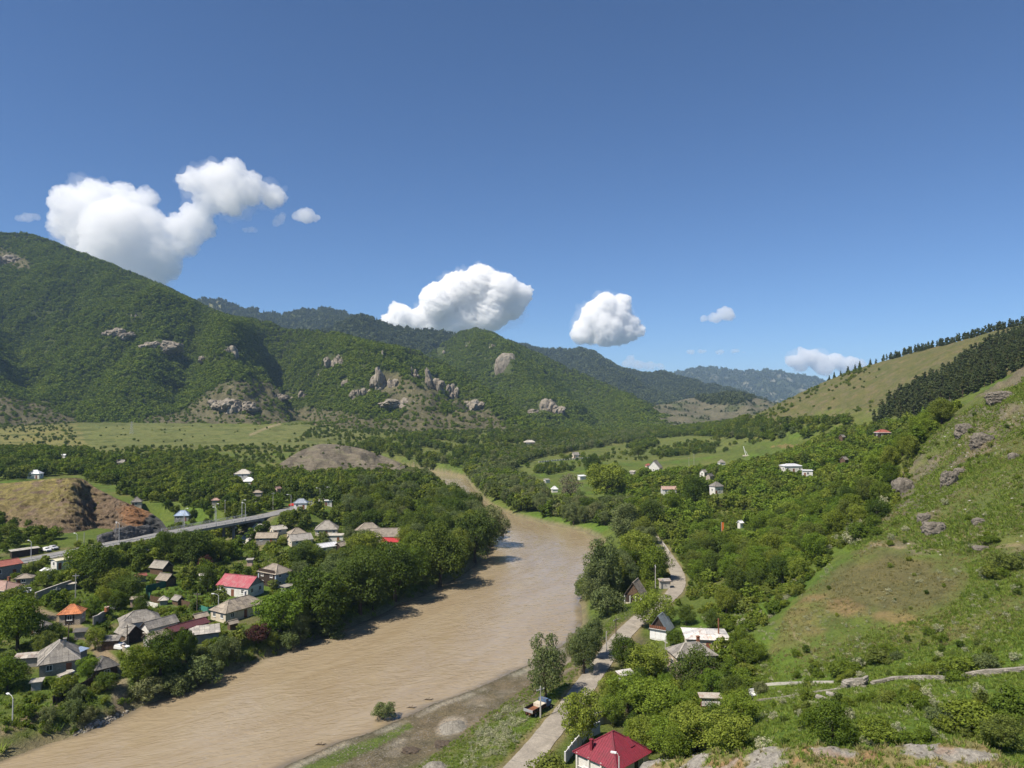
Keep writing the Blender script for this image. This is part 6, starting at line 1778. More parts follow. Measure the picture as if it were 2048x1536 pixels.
wall_run("concrete garden wall left of the broad hip-roofed house", [(186, 1252), (200, 1244), (214, 1238)], 2.2, .25, "concrete", "garden_wall", "wall", 2.4, None, None, "pale_concrete")
wall_run("wall behind the orange-tiled house with pale coping", [(168, 1218), (184, 1211), (206, 1203)], 2.0, .2, "concrete", "yard_wall", "wall", 2.4, None, None, "pale_concrete")
wall_run("dark plank fence above the near river bank path", [(105, 1412), (140, 1396), (175, 1378), (200, 1362)], 1.8, .09, "dark_wood", "plank_fence", "fence", .8)
wall_run("white yard wall in front of the pinkish hut", [(287, 1212), (300, 1213), (316, 1217)], 1.2, .2, "white_wall", "yard_wall", "wall", 2.0)
wall_run("pale cemetery wall on the field beside the chapel", [(1078, 925), (1110, 922), (1145, 919), (1180, 916)], 1.1, .25, "pale_concrete", "cemetery_wall", "wall", 3.4, .5, "white_wall")
wall_run("pale roadside wall along the upper lane", [(1322, 1085), (1332, 1098), (1338, 1108)], 1.0, .25, "pale_concrete", "lane_wall", "wall", 2.2)
wall_run("timber rail above the garden terrace on the right slope", [(1530, 1372), (1580, 1370), (1625, 1368), (1668, 1368)], .5, .2, "pale_concrete", "low_wall", "wall", 3.0)

# ruined stone wall across the right slope, built of single stones
def stone_wall(label, pxs, h, w, sw=.62, sh=.34, pale="cliff_rock"):
    pts = np.array([on_ground(*p) for p in pxs])
    L = np.linalg.norm(np.diff(pts[:, :2], axis=0), axis=1).sum()
    n = int(L / sw)
    p = resample(pts, n); p[:, 2] = ground(p[:, 0], p[:, 1])
    root = empty("stone_wall", p[0]); tag(root, label, "stone wall")
    o0 = p[0].copy(); q0 = p - o0
    core = MB()
    for a, b in zip(q0[:-1], q0[1:]): core.bar(a + (0, 0, h * .35), b + (0, 0, h * .35), w * .72, h * .8)
    core.build("wall_core", "cliff_rock", root)
    protos = [rock_mesh("stone", sw * .56, w * .55, sh * .62, 900 + k, 2, .18, 1, pale, .7) for k in range(6)]
    rows = max(1, int(h / sh)); cnt = 0
    hn = .70 + 1.5 * fbm(np.arange(n) / 5.0, np.zeros(n), 3, 5)
    for r in range(rows):
        for i in range(n):
            if r > rows * hn[i] - .2 or cnt >= 290: continue
            o = bpy.data.objects.new("stone", protos[random.randrange(6)]); link(o, root)
            t = q0[min(i + 1, n - 1)] - q0[max(i - 1, 0)]
            o.location = (q0[i][0] + random.uniform(-.08, .08), q0[i][1] + random.uniform(-.08, .08), q0[i][2] + sh * (r + .45))
            o.rotation_euler = (random.uniform(-.1, .1), random.uniform(-.1, .1), math.atan2(t[1], t[0]) + random.uniform(-.15, .15)); o.scale = (random.uniform(.8, 1.2), 1, random.uniform(.8, 1.15)); cnt += 1
stone_wall("ruined stone wall crossing the right slope, its thick upper run", [(1745, 1372), (1790, 1362), (1850, 1360), (1900, 1362), (1950, 1352), (2000, 1348), (2060, 1342)], .95, .75, .62, .32)
stone_wall("square ruined stone base in the middle of the slope wall", [(1690, 1378), (1706, 1374), (1730, 1373)], 1.7, 1.6, .6, .4)
stone_wall("low pale stone kerb along the foot of the garden terrace", [(1440, 1408), (1500, 1404), (1560, 1398), (1620, 1388), (1680, 1380)], .42, .45, .5, .3)

# ------------------------------------------------------------------ vehicles
def truck(px, py, rz):
    c = on_ground(px, py); r = empty("derelict_truck", c, rz); tag(r, "derelict truck with open rusty cargo bed and blue cab remains on the grass", "truck")
    q = MB(); q.box(-1.0, 1.0, -2.2, 1.9, .95, 1.05); q.build("bed_floor", "rust", r)
    for s in (-1, 1):
        q = MB(); q.box(s * 1.0 - .04, s * 1.0 + .04, -2.2, 1.9, 1.05, 1.55); q.build("side_board", "dark_wood", r)
    for y in (-2.24, 1.9):
        q = MB(); q.box(-1.0, 1.0, y, y + .07, 1.05, 1.55); q.build("end_board", "metal_grey", r)
    q = MB(); q.box(-.95, .95, .6, 1.85, 1.06, 1.62); q.build("cargo", "cream_wall", r)
    q = MB(); q.box(-.45, -.3, -2.3, 4.2, .6, .85); q.box(.3, .45, -2.3, 4.2, .6, .85); q.box(-.3, .3, -2.0, -1.85, .6, .8); q.box(-.3, .3, 3.6, 3.75, .6, .8); q.build("chassis", "rust", r)
    q = MB(); q.add([(-.95, 2.1, .8), (.95, 2.1, .8), (.95, 3.2, .8), (-.95, 3.2, .8), (-.85, 2.15, 2.1), (.85, 2.15, 2.1), (.8, 2.9, 2.1), (-.8, 2.9, 2.1)], [(0, 3, 2, 1), (4, 5, 6, 7), (0, 1, 5, 4), (1, 2, 6, 5), (2, 3, 7, 6), (3, 0, 4, 7)]); cab = q.build("cab", "blue_paint", r)
    q = MB(); q.add([(-.7, 3.13, 1.4), (.7, 3.13, 1.4), (.66, 2.98, 2.0), (-.66, 2.98, 2.0)], [(0, 1, 2, 3)]); q.build("windscreen", "pane_glass", cab)
    q = MB(); q.box(-.6, .6, 3.2, 4.2, .8, 1.35); q.build("bonnet", "blue_paint", r)
    for (x, y) in ((-.85, -1.3), (.85, -1.3), (-.85, 3.5), (.85, 3.5)):
        q = MB(); q.tube([(x - .15, y, .42), (x + .15, y, .42)], .45, 12); w = q.build("wheel", "black_rubber", r)
        q = MB(); s = 1 if x > 0 else -1; q.tube([(x + s * .15, y, .42), (x + s * .18, y, .42)], .22, 10); q.build("rim", "metal_grey", w)
    FOOT.append((c[0], c[1], 4.0)); CLEAR.append((1055, 1392, 1092, 1432, c[1], "the derelict truck", c[0], c[1]))
truck(1071, 1428, math.radians(-38))

def car(px, py, rz, mat, label, s=1.0, kind="car"):
    c = on_ground(px, py); r = empty("parked_car", c, rz); tag(r, label, "car")
    q = MB()
    prof = [(-2.1, .45), (-2.1, .85), (-1.9, .95), (-1.1, 1.0), (-.6, 1.42), (.9, 1.45), (1.6, 1.0), (2.05, .9), (2.1, .45)]
    n = len(prof); vs = []
    for x in (-.8, .8):
        for y, z in prof: vs.append((x * (.86 if z > 1.2 else 1), y * s, z * s))
    fs = [tuple(range(n - 1, -1, -1)), tuple(range(n, 2 * n))] + [(i, (i + 1) % n, n + (i + 1) % n, n + i) for i in range(n)]
    q.add(vs, fs); b = q.build("body", mat, r)
    for x in (-1, 1):
        q = MB(); q.add([(x * .765, -.85 * s, 1.02 * s), (x * .765, 1.25 * s, 1.02 * s), (x * .71, .85 * s, 1.38 * s), (x * .71, -.55 * s, 1.36 * s)], [(0, 1, 2, 3)]); q.build("side_window", "pane_glass", b)
    q = MB(); q.add([(-.68, -1.13 * s, 1.04 * s), (.68, -1.13 * s, 1.04 * s), (.62, -.66 * s, 1.41 * s), (-.62, -.66 * s, 1.41 * s)], [(0, 1, 2, 3)]); q.build("windscreen", "pane_glass", b)
    for x, y in ((-.75, -1.3), (.75, -1.3), (-.75, 1.3), (.75, 1.3)):
        q = MB(); q.tube([(x - .1, y * s, .32), (x + .1, y * s, .32)], .32, 10); q.build("wheel", "black_rubber", r)
car(54, 1186, math.radians(60), "car_silver", "silver car parked beside the pink-slate house")
car(240, 1300, math.radians(70), "white_paint", "white car at the end of the track by the plank-fronted shed")
car(226, 1218, math.radians(20), "car_silver", "pale car half hidden behind the broad hip-roofed house")
car(586, 1013, math.radians(80), "red_paint", "red car on the road beyond the bridge")
car(92, 1103, math.radians(58), "white_paint", "white car parked at the rocky hill's foot")
car(106, 1099, math.radians(58), "car_silver", "grey car next to the white one at the rocky hill's foot")

# ------------------------------------------------------------------ small things
c = on_ground(196, 1160); r = empty("water_tank", c); tag(r, "white cylindrical water tank with a cap on the retaining wall", "water tank")
q = MB(); q.tube([(0, 0, -.3), (0, 0, 3.2)], .9, 14); q.build("tank", "white_wall", r)
q = MB(); q.tube([(0, 0, 3.2), (0, 0, 3.5)], 1.15, 14); q.build("cap", "pale_concrete", r)
c = on_ground(213, 1240); r = empty("water_barrel", c); tag(r, "orange barrel standing on the garden wall", "barrel")
q = MB(); q.tube([(0, 0, 2.2), (0, 0, 3.3)], .55, 12); q.build("drum", "orange_tile", r)
q = MB(); q.tube([(0, 0, 3.3), (0, 0, 3.4)], .6, 12); q.build("lid", "pink_wall", r)
c = on_ground(1443, 1072); r = empty("banner_pole", c); tag(r, "orange banner on a tall pole in the right bank clearing", "banner")
q = MB(); q.tube([(0, 0, -.3), (0, 0, 5.4)], .06, 6); q.build("pole", "lamp_grey", r)
q = MB(); q.box(.07, .95, -.02, .02, 1.2, 5.2); q.build("banner", "orange_paint", r)
c = on_ground(1492, 912); r = empty("slanted_mast", c); tag(r, "slanted white mast on a pale base at the field edge", "mast")
q = MB(); q.bar((0, 0, 0), (-2.2, 0, 8.2), .45); q.build("mast", "white_paint", r)
q = MB(); q.bar((1.8, 0, 0), (-.4, 0, 4.6), .25); q.build("strut", "white_paint", r)
q = MB(); q.box(-2.5, 2.8, -1.2, 1.2, -.3, .7); q.build("base", "cream_wall", r)
c = on_ground(1506, 1394); r = empty("garden_chair", c, .3); tag(r, "white garden chair on the terrace at the slope's foot", "chair")
q = MB(); q.box(-.5, .5, -.5, .5, .40, .50); q.build("seat", "white_paint", r)
q = MB(); q.box(-.5, .5, .42, .52, .50, 1.25); q.build("backrest", "white_paint", r)
for sx in (-.44, .44):
    for sy in (-.44, .44):
        q = MB(); q.box(sx - .05, sx + .05, sy - .05, sy + .05, -.1, .40); q.build("leg", "white_paint", r)
    q = MB(); q.box(sx - .05, sx + .05, -.5, .42, .72, .80); q.build("armrest", "white_paint", r)
# pale sheets dumped by the old timber house
c = on_ground(138, 1358); r = empty("sheet_pile", c, .4); tag(r, "heap of pale discarded roofing sheets left of the old dark timber house", "scrap pile")
for k in range(9):
    q = MB(); q.box(-1.1, 1.1, -.6, .6, 0, .05); o = q.build("sheet", "slate_pale" if k % 3 else "white_metal", r)
    o.location = (random.uniform(-1.4, 1.4), random.uniform(-1.4, 1.4), .3 + .12 * k); o.rotation_euler = (random.uniform(-.4, .4), random.uniform(-.4, .4), random.uniform(0, 3))
for i, (px, py, nm) in enumerate([(1690, 1432, "left"), (1702, 1426, "right"), (1698, 1455, "lowest")]):
    c = on_ground(1644 if i == 0 else 1665 if i == 1 else 1650, 1400 if i == 0 else 1393 if i == 1 else 1420)
    me = rock_mesh("stone_slab", 1.1, .5, .28, 960 + i, 3, .15, 1, "pale_rock", .8); o = link(bpy.data.objects.new("stone_slab", me)); o.location = c + (0, 0, .25); o.rotation_euler = (.1, .25, -.5)
    tag(o, f"flat pale stone slab in the grass below the slope wall, {nm} of three", "stone slab", "stone slabs")

rock_material("cut_rock", (.085, .085, .085), (.15, .145, .14), .5)
for i, (px, py, w, h, lb) in enumerate([(205, 1078, 46, 26, "dark grey rock cut above the road, left part"), (240, 1070, 50, 34, "dark grey rock cut above the road, middle part"), (275, 1064, 40, 26, "dark grey rock cut above the road, right part")]):
    c = on_ground(px, py + h * .35); mm = c[1] / F
    me = rock_mesh("rock_cut", w * mm * .5, 2.0, h * mm * .5, 980 + i, 4, .25, 1.4, "cut_rock", .5)
    o = link(bpy.data.objects.new("rock_cut", me)); o.location = (c[0], c[1] + 4, c[2] + h * mm * .25); o.rotation_euler = (-.35, 0, math.radians(58)); tag(o, lb, "rock cut", "rock cuts by the main road")
# ------------------------------------------------------------------ trees of the valley
SPECIES = {"broad": ("broadleaf_tree", "broadleaf tree"), "dark": ("broadleaf_tree", "dark green broadleaf tree"), "bright": ("broadleaf_tree", "bright green broadleaf tree"),
           "willow": ("willow_tree", "grey green willow"), "poplar": ("willow_tree", "slender grey green poplar"), "bush": ("shrub", "green shrub"), "wbush": ("shrub", "grey green willow shrub"),
           "purple": ("broadleaf_tree", "purple-leaved plum tree"), "pine": ("pine_tree", "pine tree"), "spruce": ("pine_tree", "pointed conifer"), "blossom": ("shrub", "white-flowering shrub"), "grey": ("broadleaf_tree", "bare grey twiggy tree")}
FARKIND = {"broad": "far_broad", "dark": "far_dark", "bright": "far_bright", "willow": "far_willow", "poplar": "far_willow", "bush": "far_bush", "wbush": "far_willow", "purple": "far_dark", "pine": "far_pine", "spruce": "far_spruce", "blossom": "far_blossom", "grey": "far_willow"}
TREES = []      # dict(x, y, z, h, wd, sp, where, label)
trng = random.Random(99)
ROADPTS = [project(*p) for p in _rd3[10:150:2]] ; ROADD = _rd3[10:150:2, 1]
MAINPTS = [project(p[0], p[1], p[2]) for p in _mr3[40:_i1 - 2:3]]; MAIND = _mr3[40:_i1 - 2:3, 1]
RIV = [(float(a), float(b)) for a, b in zip(*project(RIGHT_EDGE[:46, 0], RIGHT_EDGE[:46, 1], 0))]
FOOT_ = np.array(FOOT)

CL_ = np.array([c[:5] for c in CLEAR]); LINE_ = np.array([(float(a), float(b), d) for (a, b), d in zip(ROADPTS + MAINPTS, list(ROADD) + list(MAIND))])
def tree_ok(x, y, z, h, wd, cover=.25):
    """would this tree hide a house or a road that the photograph shows?"""
    px, py = project(x, y, z); px = float(px); py = float(py)
    s = F / y
    x0, x1 = px - h * wd * .46 * s, px + h * wd * .46 * s; y0, y1 = py - h * s * .97, py - h * s * .12
    ox = np.minimum(x1, CL_[:, 2]) - np.maximum(x0, CL_[:, 0]); oy = np.minimum(y1, CL_[:, 3]) - np.maximum(y0, CL_[:, 1])
    if np.any((y < CL_[:, 4] + 1.5) & (ox > 0) & (oy > 0) & (ox * oy > cover * (CL_[:, 2] - CL_[:, 0]) * (CL_[:, 3] - CL_[:, 1]))): return False
    return not np.any((y < LINE_[:, 2] + 1) & (x0 < LINE_[:, 0]) & (LINE_[:, 0] < x1) & (y0 < LINE_[:, 1]) & (LINE_[:, 1] < y1))

def gl(name, x, y):
    A_ = dict(SDR=SDR, DROAD=DROAD, DMAIN=DMAIN, DTRK=DTRK)[name]
    u, v = _lp(np.asarray(x, float), np.asarray(y, float))
    i = np.clip(np.rint((u - TH[0]) / (TH[1] - TH[0])), 0, len(TH) - 1).astype(int); j = np.clip(np.rint(np.interp(v, LR, np.arange(len(LR)))), 0, len(LR) - 1).astype(int)
    return A_[i, j]

GRIDHASH = {}
def crowded(x, y, r):
    k = (int(x // 6), int(y // 6))
    for i in (-1, 0, 1):
        for j in (-1, 0, 1):
            for (a, b, rr) in GRIDHASH.get((k[0] + i, k[1] + j), ()):
                if (a - x) ** 2 + (b - y) ** 2 < (r + rr) ** 2: return True
    return False

def add_tree(x, y, h, wd, sp, where, label=None, force=False, z=None, gap=.20, cover=.25):
    if z is None: z = float(ground(x, y))
    if not force:
        if np.any((x - FOOT_[:, 0]) ** 2 + (y - FOOT_[:, 1]) ** 2 < (FOOT_[:, 2] + h * .10) ** 2): return False
        if crowded(x, y, h * wd * gap): return False
        if not tree_ok(x, y, z, h, wd, cover):
            h *= .55
            if not tree_ok(x, y, z, h, wd, cover): return False
            if h < 3.2 and sp in ("broad", "dark", "bright", "purple"): sp = "bush"
    TREES.append(dict(x=x, y=y, z=z, h=h, wd=wd, sp=sp, where=where, label=label))
    GRIDHASH.setdefault((int(x // 6), int(y // 6)), []).append((x, y, h * wd * gap))
    return True

def zone(where, poly, spacing, hr, mix, wd=(.85, 1.15), dist=(90, 1400), noise=0.0, nsc=60, seed=0, extra=None, gap=.20, cover=.25, holes=()):
    """fill a patch of ground (outline read off the photograph) with trees on a jittered grid"""
    pts = []
    P = [on_ground(*p) for p in poly] if False else None
    rs = np.random.default_rng(seed + 1000)
    xs = np.array([p[0] for p in poly]); 
    a0 = math.atan((min(xs) - 1024) / F); a1 = math.atan((max(xs) - 1024) / F)
    R1 = dist[1]; R0 = dist[0]
    X0, X1 = min(R0 * math.tan(a0), R1 * math.tan(a0)), max(R1 * math.tan(a1), R0 * math.tan(a1))
    gx, gy = np.meshgrid(np.arange(X0, X1 + spacing, spacing), np.arange(R0, R1, spacing))
    gx = gx.ravel() + rs.uniform(-.45, .45, gx.size) * spacing; gy = gy.ravel() + rs.uniform(-.45, .45, gy.size) * spacing
    gz = ground(gx, gy)
    px, py = project(gx, gy, gz)
    m = inside(px, py, poly) & (gy > R0) & (gy < R1)
    for hl in holes: m &= ~inside(px, py, hl)
    m &= gl("SDR", gx, gy) > 1.2
    m &= gl("DROAD", gx, gy) > 3.6
    m &= gl("DMAIN", gx, gy) > 6.0
    m &= gl("DTRK", gx, gy) > 2.6
    if noise: m &= (fbm(gx / nsc, gy / nsc, 3, seed + 9) * 1.4 + rs.uniform(-.5, .5, gx.size) * .5 > noise - .5)
    if extra is not None: m &= extra(gx, gy, px, py)
    idx = np.nonzero(m)[0]
    idx = idx[np.argsort(gy[idx])]
    names = list(mix); wts = [mix[k] for k in names]
    for i in idx:
        add_tree(float(gx[i]), float(gy[i]), trng.uniform(*hr), trng.uniform(*wd), trng.choices(names, wts)[0], where, gap=gap, cover=cover)

# --- prominent single trees
def T(px, py, top, wpx, sp, label, zfix=None, dist=None):
    c = on_ground(px, py) if zfix is None else at_z(px, py, zfix)
    h = (py - top) * c[1] / F * 1.02
    wd = wpx / (py - top) / 1.0
    add_tree(c[0], c[1], h, wd, sp, None, label, True, float(c[2]))
    if px > 1475 and sp in ("dark", "bright", "bush") and py > 1060:      # a thicket, not a ball
        TREES[-1]["sp"] = "bush"; TREES[-1]["h"] = h * .86
        for k in range(4):
            a = trng.uniform(0, 6.28); q = h * wd * trng.uniform(.45, .8)
            add_tree(c[0] + math.cos(a) * q, c[1] + math.sin(a) * q, h * trng.uniform(.35, .7), trng.uniform(.9, 1.4), trng.choice(("bush", "bush", "wbush", "blossom")), "in the near slope thickets", None, True)
T(767, 1437, 1402, 42, "wbush", "round willow bush standing alone in the river shallows", 0.0)
T(1092, 1398, 1276, 92, "willow", "tall grey green tree between gravel bar and road, nearest the truck")
T(1168, 1348, 1252, 66, "willow", "leaning grey green tree beside the road above the tall riverside one")
T(1190, 1318, 1234, 50, "willow", "slim riverside tree with visible trunk by the roadside post")
T(1150, 1330, 1270, 52, "willow", "low grey green tree behind the tall riverside one")
T(1310, 1258, 1184, 84, "bright", "broad walnut tree overhanging the road above the zinc-roofed cottage")
T(1163, 1486, 1378, 84, "bright", "leafy tree standing between road and nearest red-roofed house")
T(1394, 1392, 1300, 96, "dark", "big dark walnut in front of the stone-block house")
T(1250, 1345, 1272, 62, "dark", "dense dark tree at the roadside left of the stone-block house")
T(1290, 1360, 1288, 92, "bright", "rounded bright tree left of the stone-block house")
T(1310, 1440, 1362, 120, "bright", "wide walnut crown filling the middle of the near grove")
T(1390, 1500, 1412, 130, "bright", "wide walnut behind the nearest red roof, right part of the grove")
T(1255, 1425, 1350, 96, "bright", "walnut at the left side of the near grove")
T(1455, 1516, 1425, 110, "bright", "walnut at the right end of the near grove above the rocks")
T(1340, 1516, 1440, 100, "bright", "low walnut directly right of the nearest red roof")
T(1105, 1566, 1505, 90, "bush", "bushy tree cut by the bottom edge beside the road's end")
T(1277, 915, 892, 30, "dark", "lone round tree in the middle of the green fields")
T(1300, 1058, 998, 60, "dark", "big dark tree below the pillared low house")
T(1390, 1016, 952, 58, "dark", "tallest dark tree before the bare-yard house")
T(1343, 1034, 985, 44, "broad", "tall tree between the pillared low house and the lane")
T(1140, 1012, 950, 60, "grey", "grey bare-twigged tree on the right river bank")
T(1215, 1000, 925, 90, "bright", "yellow green tree standing out behind the right river bank")
T(1185, 950, 908, 40, "dark", "dark upright tree at the field edge left of the yellow green one")
T(1270, 1135, 1062, 70, "bright", "bright tree left of the road above the plank-gabled cottage")
T(1310, 1165, 1092, 70, "broad", "tree leaning over the road bend above the cottages")
T(1208, 1205, 1080, 96, "willow", "tall grey green willow at the right river bank bend")
T(1190, 1216, 1130, 78, "willow", "rounded willow on the water edge at the right bank bend")
T(1215, 1232, 1165, 62, "wbush", "low willow shrub below the tall bank willow")
T(1170, 1195, 1148, 40, "wbush", "small willow bush at the bend's water edge")
T(1250, 1090, 1010, 84, "willow", "tall willow behind the tall bank willow")
T(985, 1095, 1010, 80, "willow", "grey green tree at the very tip of the left bank wood")
T(950, 1125, 1022, 96, "dark", "dark tree near the tip of the left bank wood")
T(880, 1175, 1050, 110, "dark", "big dark tree in the left bank wood's middle")
T(800, 1130, 1085, 60, "bright", "bright tree beside the small bright red roof")
T(790, 1200, 1090, 110, "dark", "big tree overhanging the water in the left bank wood")
T(720, 1226, 1110, 120, "dark", "wide tree above the dark shaded bank")
T(640, 1262, 1140, 130, "dark", "huge broad tree right of the long beige house")
T(560, 1262, 1180, 100, "bright", "leafy tree right of the bleached sheet roof")
T(600, 1290, 1232, 54, "willow", "grey green tree at the water edge below the huge broad tree")
T(575, 1296, 1262, 40, "wbush", "low shrub at the water edge by the grey green tree")
T(655, 1274, 1240, 62, "wbush", "wide willow shrub leaning over the water")
T(516, 1288, 1250, 60, "purple", "dark purple plum tree near the river bank")
T(410, 1140, 1112, 34, "purple", "small purple tree behind the pink-roofed house")
T(438, 1338, 1278, 52, "willow", "pale upright willow on the river bank")
T(395, 1372, 1306, 76, "wbush", "big drooping willow shrub on the river bank")
T(340, 1388, 1345, 56, "wbush", "willow shrub left of the drooping one")
T(290, 1400, 1350, 58, "wbush", "willow shrub below the track's end")
T(320, 1352, 1268, 84, "dark", "dense dark tree below the maroon-roofed building")
T(372, 1330, 1258, 46, "dark", "narrow dark tree in front of the maroon-roofed building")
T(275, 1370, 1300, 66, "broad", "leafy tree right of the track's end")
T(178, 1362, 1314, 52, "bright", "bright leafy tree in front of the old dark timber house")
T(215, 1380, 1345, 50, "dark", "dark bush tree below the old dark timber house")
T(190, 1300, 1258, 40, "broad", "tree between the flat blue-grey roof and the plank-fronted shed")
T(100, 1296, 1250, 62, "dark", "dark tree behind the grey house with pale ridges")
T(35, 1300, 1200, 110, "broad", "great leafy tree at the left edge below the orange-tiled house")
T(20, 1260, 1180, 100, "dark", "great dark tree at the left picture edge, upper one")
T(15, 1380, 1315, 90, "broad", "leafy tree at the left edge below the rust-stained outbuilding")
T(205, 1175, 1090, 86, "dark", "big dark tree pair's right one below the main road")
T(165, 1165, 1095, 74, "broad", "big tree pair's left one below the main road")
T(330, 1120, 1065, 62, "dark", "dark tree in front of the bridge's near end")
T(385, 1130, 1062, 84, "dark", "dark tree under the bridge's middle")
T(440, 1120, 1080, 60, "broad", "tree below the bridge right of the dark one")
T(415, 1185, 1135, 44, "dark", "dark tree left of the pink-roofed house")
T(280, 1230, 1190, 36, "dark", "dark tree beside the pinkish hut")
T(230, 1180, 1140, 80, "broad", "tree mass above the pinkish hut, left part")
T(255, 1200, 1155, 70, "dark", "tree mass above the pinkish hut, right part")
T(95, 1175, 1140, 50, "broad", "tree shading the cars by the pink-slate house")
T(1755, 1040, 1000, 50, "dark", "dark tree where the forest meets the stony slope")
T(1720, 1080, 1030, 52, "dark", "dark shrubby tree at the grassy shoulder's left end")
T(1660, 1500, 1405, 96, "broad", "big round tree in the lush hollow right of the near grove")
T(1760, 1480, 1425, 90, "dark", "dark round bush in the middle of the lush hollow")
T(1828, 1412, 1370, 52, "dark", "single round bush below the ruined slope wall")
T(1920, 1352, 1300, 84, "bright", "bright round bush on top of the slope wall")
T(1500, 1382, 1340, 60, "dark", "dark bush at the left end of the garden terrace")
T(1617, 1372, 1350, 20, "bush", "tiny bush by the terrace timber rail")
T(1850, 1480, 1445, 44, "dark", "small dark bush at the rock edge")
T(1680, 1352, 1310, 54, "dark", "bush above the square stone base, left one")
T(1755, 1326, 1288, 56, "dark", "bush above the square stone base, right one")
T(1980, 1085, 1066, 44, "dark", "flat dark bush on the upper right slope")
T(2010, 1140, 1090, 60, "bush", "shrub at the right edge of the grassy shoulder")
T(1940, 1462, 1380, 110, "dark", "dense shrub mass at the right below the slope wall")
T(2030, 1440, 1352, 100, "dark", "dense dark shrub at the right edge below the slope wall")
T(2000, 1500, 1440, 90, "broad", "shrub at the right edge above the rocks")
T(1425, 1262, 1222, 44, "dark", "round dark tree behind the rusty white roof")
T(1372, 1250, 1212, 40, "dark", "tree between zinc-roofed cottage and green meadow")
T(1350, 1295, 1262, 42, "broad", "bushy tree right of the zinc-roofed cottage")
T(1490, 1330, 1282, 52, "broad", "tree right of the stone-block house")
T(1480, 1300, 1255, 40, "broad", "shrubby tree right of the rusty white roof")

# --- patches of trees
BROADMIX = {"broad": .5, "dark": .35, "bright": .15}
def left_of_river(gx, gy, px, py): return gx < np.interp(gy, LEFT_EDGE[:, 1], LEFT_EDGE[:, 0]) + 1
def right_of_river(gx, gy, px, py): return gx > np.interp(gy, RIGHT_EDGE[:, 1], RIGHT_EDGE[:, 0]) - 1
def near_water(lo, hi): return lambda gx, gy, px, py: (gl("SDR", gx, gy) > lo) & (gl("SDR", gx, gy) < hi)
zone("in the grove behind the nearest red roof", [(1190, 1400), (1240, 1360), (1340, 1370), (1470, 1400), (1500, 1470), (1450, 1530), (1310, 1530), (1230, 1470)], 4.2, (4, 6), {"bright": .45, "broad": .4, "dark": .15}, dist=(80, 150), seed=1, gap=.17)
zone("beside the concrete road", [(1190, 1390), (1230, 1320), (1330, 1330), (1340, 1400), (1240, 1440)], 4.6, (3, 5), {"bright": .4, "broad": .3, "dark": .3}, dist=(110, 180), seed=2)
zone("between the stone-block house and the slope", [(1430, 1330), (1460, 1270), (1500, 1260), (1520, 1340), (1480, 1400)], 3.8, (2.5, 4.5), {"broad": .4, "bush": .4, "dark": .2}, dist=(110, 190), seed=3)
zone("on the right bank of the river", [(1130, 1250), (1290, 1080), (1240, 1050), (1120, 1060), (990, 1030), (930, 990), (930, 930), (1010, 900), (1100, 1000), (1330, 1040), (1260, 1180)], 5.4, (7, 11), {"willow": .6, "broad": .3, "dark": .1}, dist=(190, 640), seed=4,
     extra=lambda gx, gy, px, py: right_of_river(gx, gy, px, py) & (gl("SDR", gx, gy) < 34) & (gl("SDR", gx, gy) > 2))
zone("in the left bank wood", [(540, 1290), (640, 1120), (800, 1100), (830, 1050), (980, 960), (1030, 1000), (1020, 1120), (760, 1250), (600, 1310)], 5.4, (6, 13), {"broad": .25, "dark": .60, "willow": .15}, dist=(180, 520), seed=5, extra=left_of_river, cover=.35)
zone("in the left bank wood", [(600, 1100), (700, 1060), (620, 1030), (700, 985), (880, 955), (960, 985), (1000, 1010), (830, 1070), (820, 1110), (700, 1160), (560, 1200)], 5.6, (5.5, 11.5), {"broad": .30, "dark": .52, "willow": .18}, dist=(200, 640), seed=6, extra=left_of_river)
zone("along the left water edge", [(-60, 1536), (200, 1440), (560, 1310), (960, 1150), (1010, 1060), (900, 1060), (500, 1260), (100, 1420)], 3.4, (2.2, 4.2), {"wbush": .75, "bush": .25}, dist=(100, 330), seed=7, extra=lambda gx, gy, px, py: left_of_river(gx, gy, px, py) & (gl("SDR", gx, gy) < 8), noise=.30, nsc=25)
zone("on the near left bank", [(-80, 1480), (60, 1420), (240, 1330), (330, 1290), (420, 1290), (520, 1260), (560, 1290), (330, 1400), (200, 1430)], 4.8, (2.5, 5), {"broad": .3, "dark": .25, "wbush": .25, "bush": .2}, dist=(110, 215), seed=8, extra=left_of_river, noise=.45, nsc=30)
zone("among the houses of the left village", [(-120, 1400), (-120, 1150), (60, 1120), (240, 1095), (420, 1080), (560, 1060), (640, 1090), (560, 1240), (420, 1300), (240, 1340), (100, 1400)], 6.0, (2.8, 6.0), {"broad": .42, "dark": .30, "bright": .16, "bush": .12}, dist=(140, 330), seed=9, noise=.46, nsc=24, extra=left_of_river, cover=.12)
zone("between the main road and the left village", [(60, 1130), (200, 1100), (340, 1075), (540, 1040), (620, 1040), (600, 1090), (420, 1110), (200, 1150)], 5.2, (4.5, 8), {"broad": .45, "dark": .45, "bush": .1}, dist=(200, 360), seed=10, noise=.2, nsc=30)
zone("at the left foot of the rocky hill", [(-150, 1010), (20, 1010), (100, 1055), (115, 1090), (20, 1105), (-150, 1130)], 5.4, (3, 6.5), {"dark": .6, "broad": .2, "bush": .2}, dist=(210, 380), seed=11, noise=.35, nsc=25)
zone("between the rocky hill and the bridge", [(205, 985), (290, 985), (345, 1010), (440, 1005), (545, 1000), (540, 1026), (440, 1044), (350, 1058), (335, 1030), (280, 1000)], 5.0, (3.0, 6.5), {"dark": .5, "broad": .4, "bush": .1}, dist=(290, 480), seed=35, noise=.08, nsc=30, cover=.12)
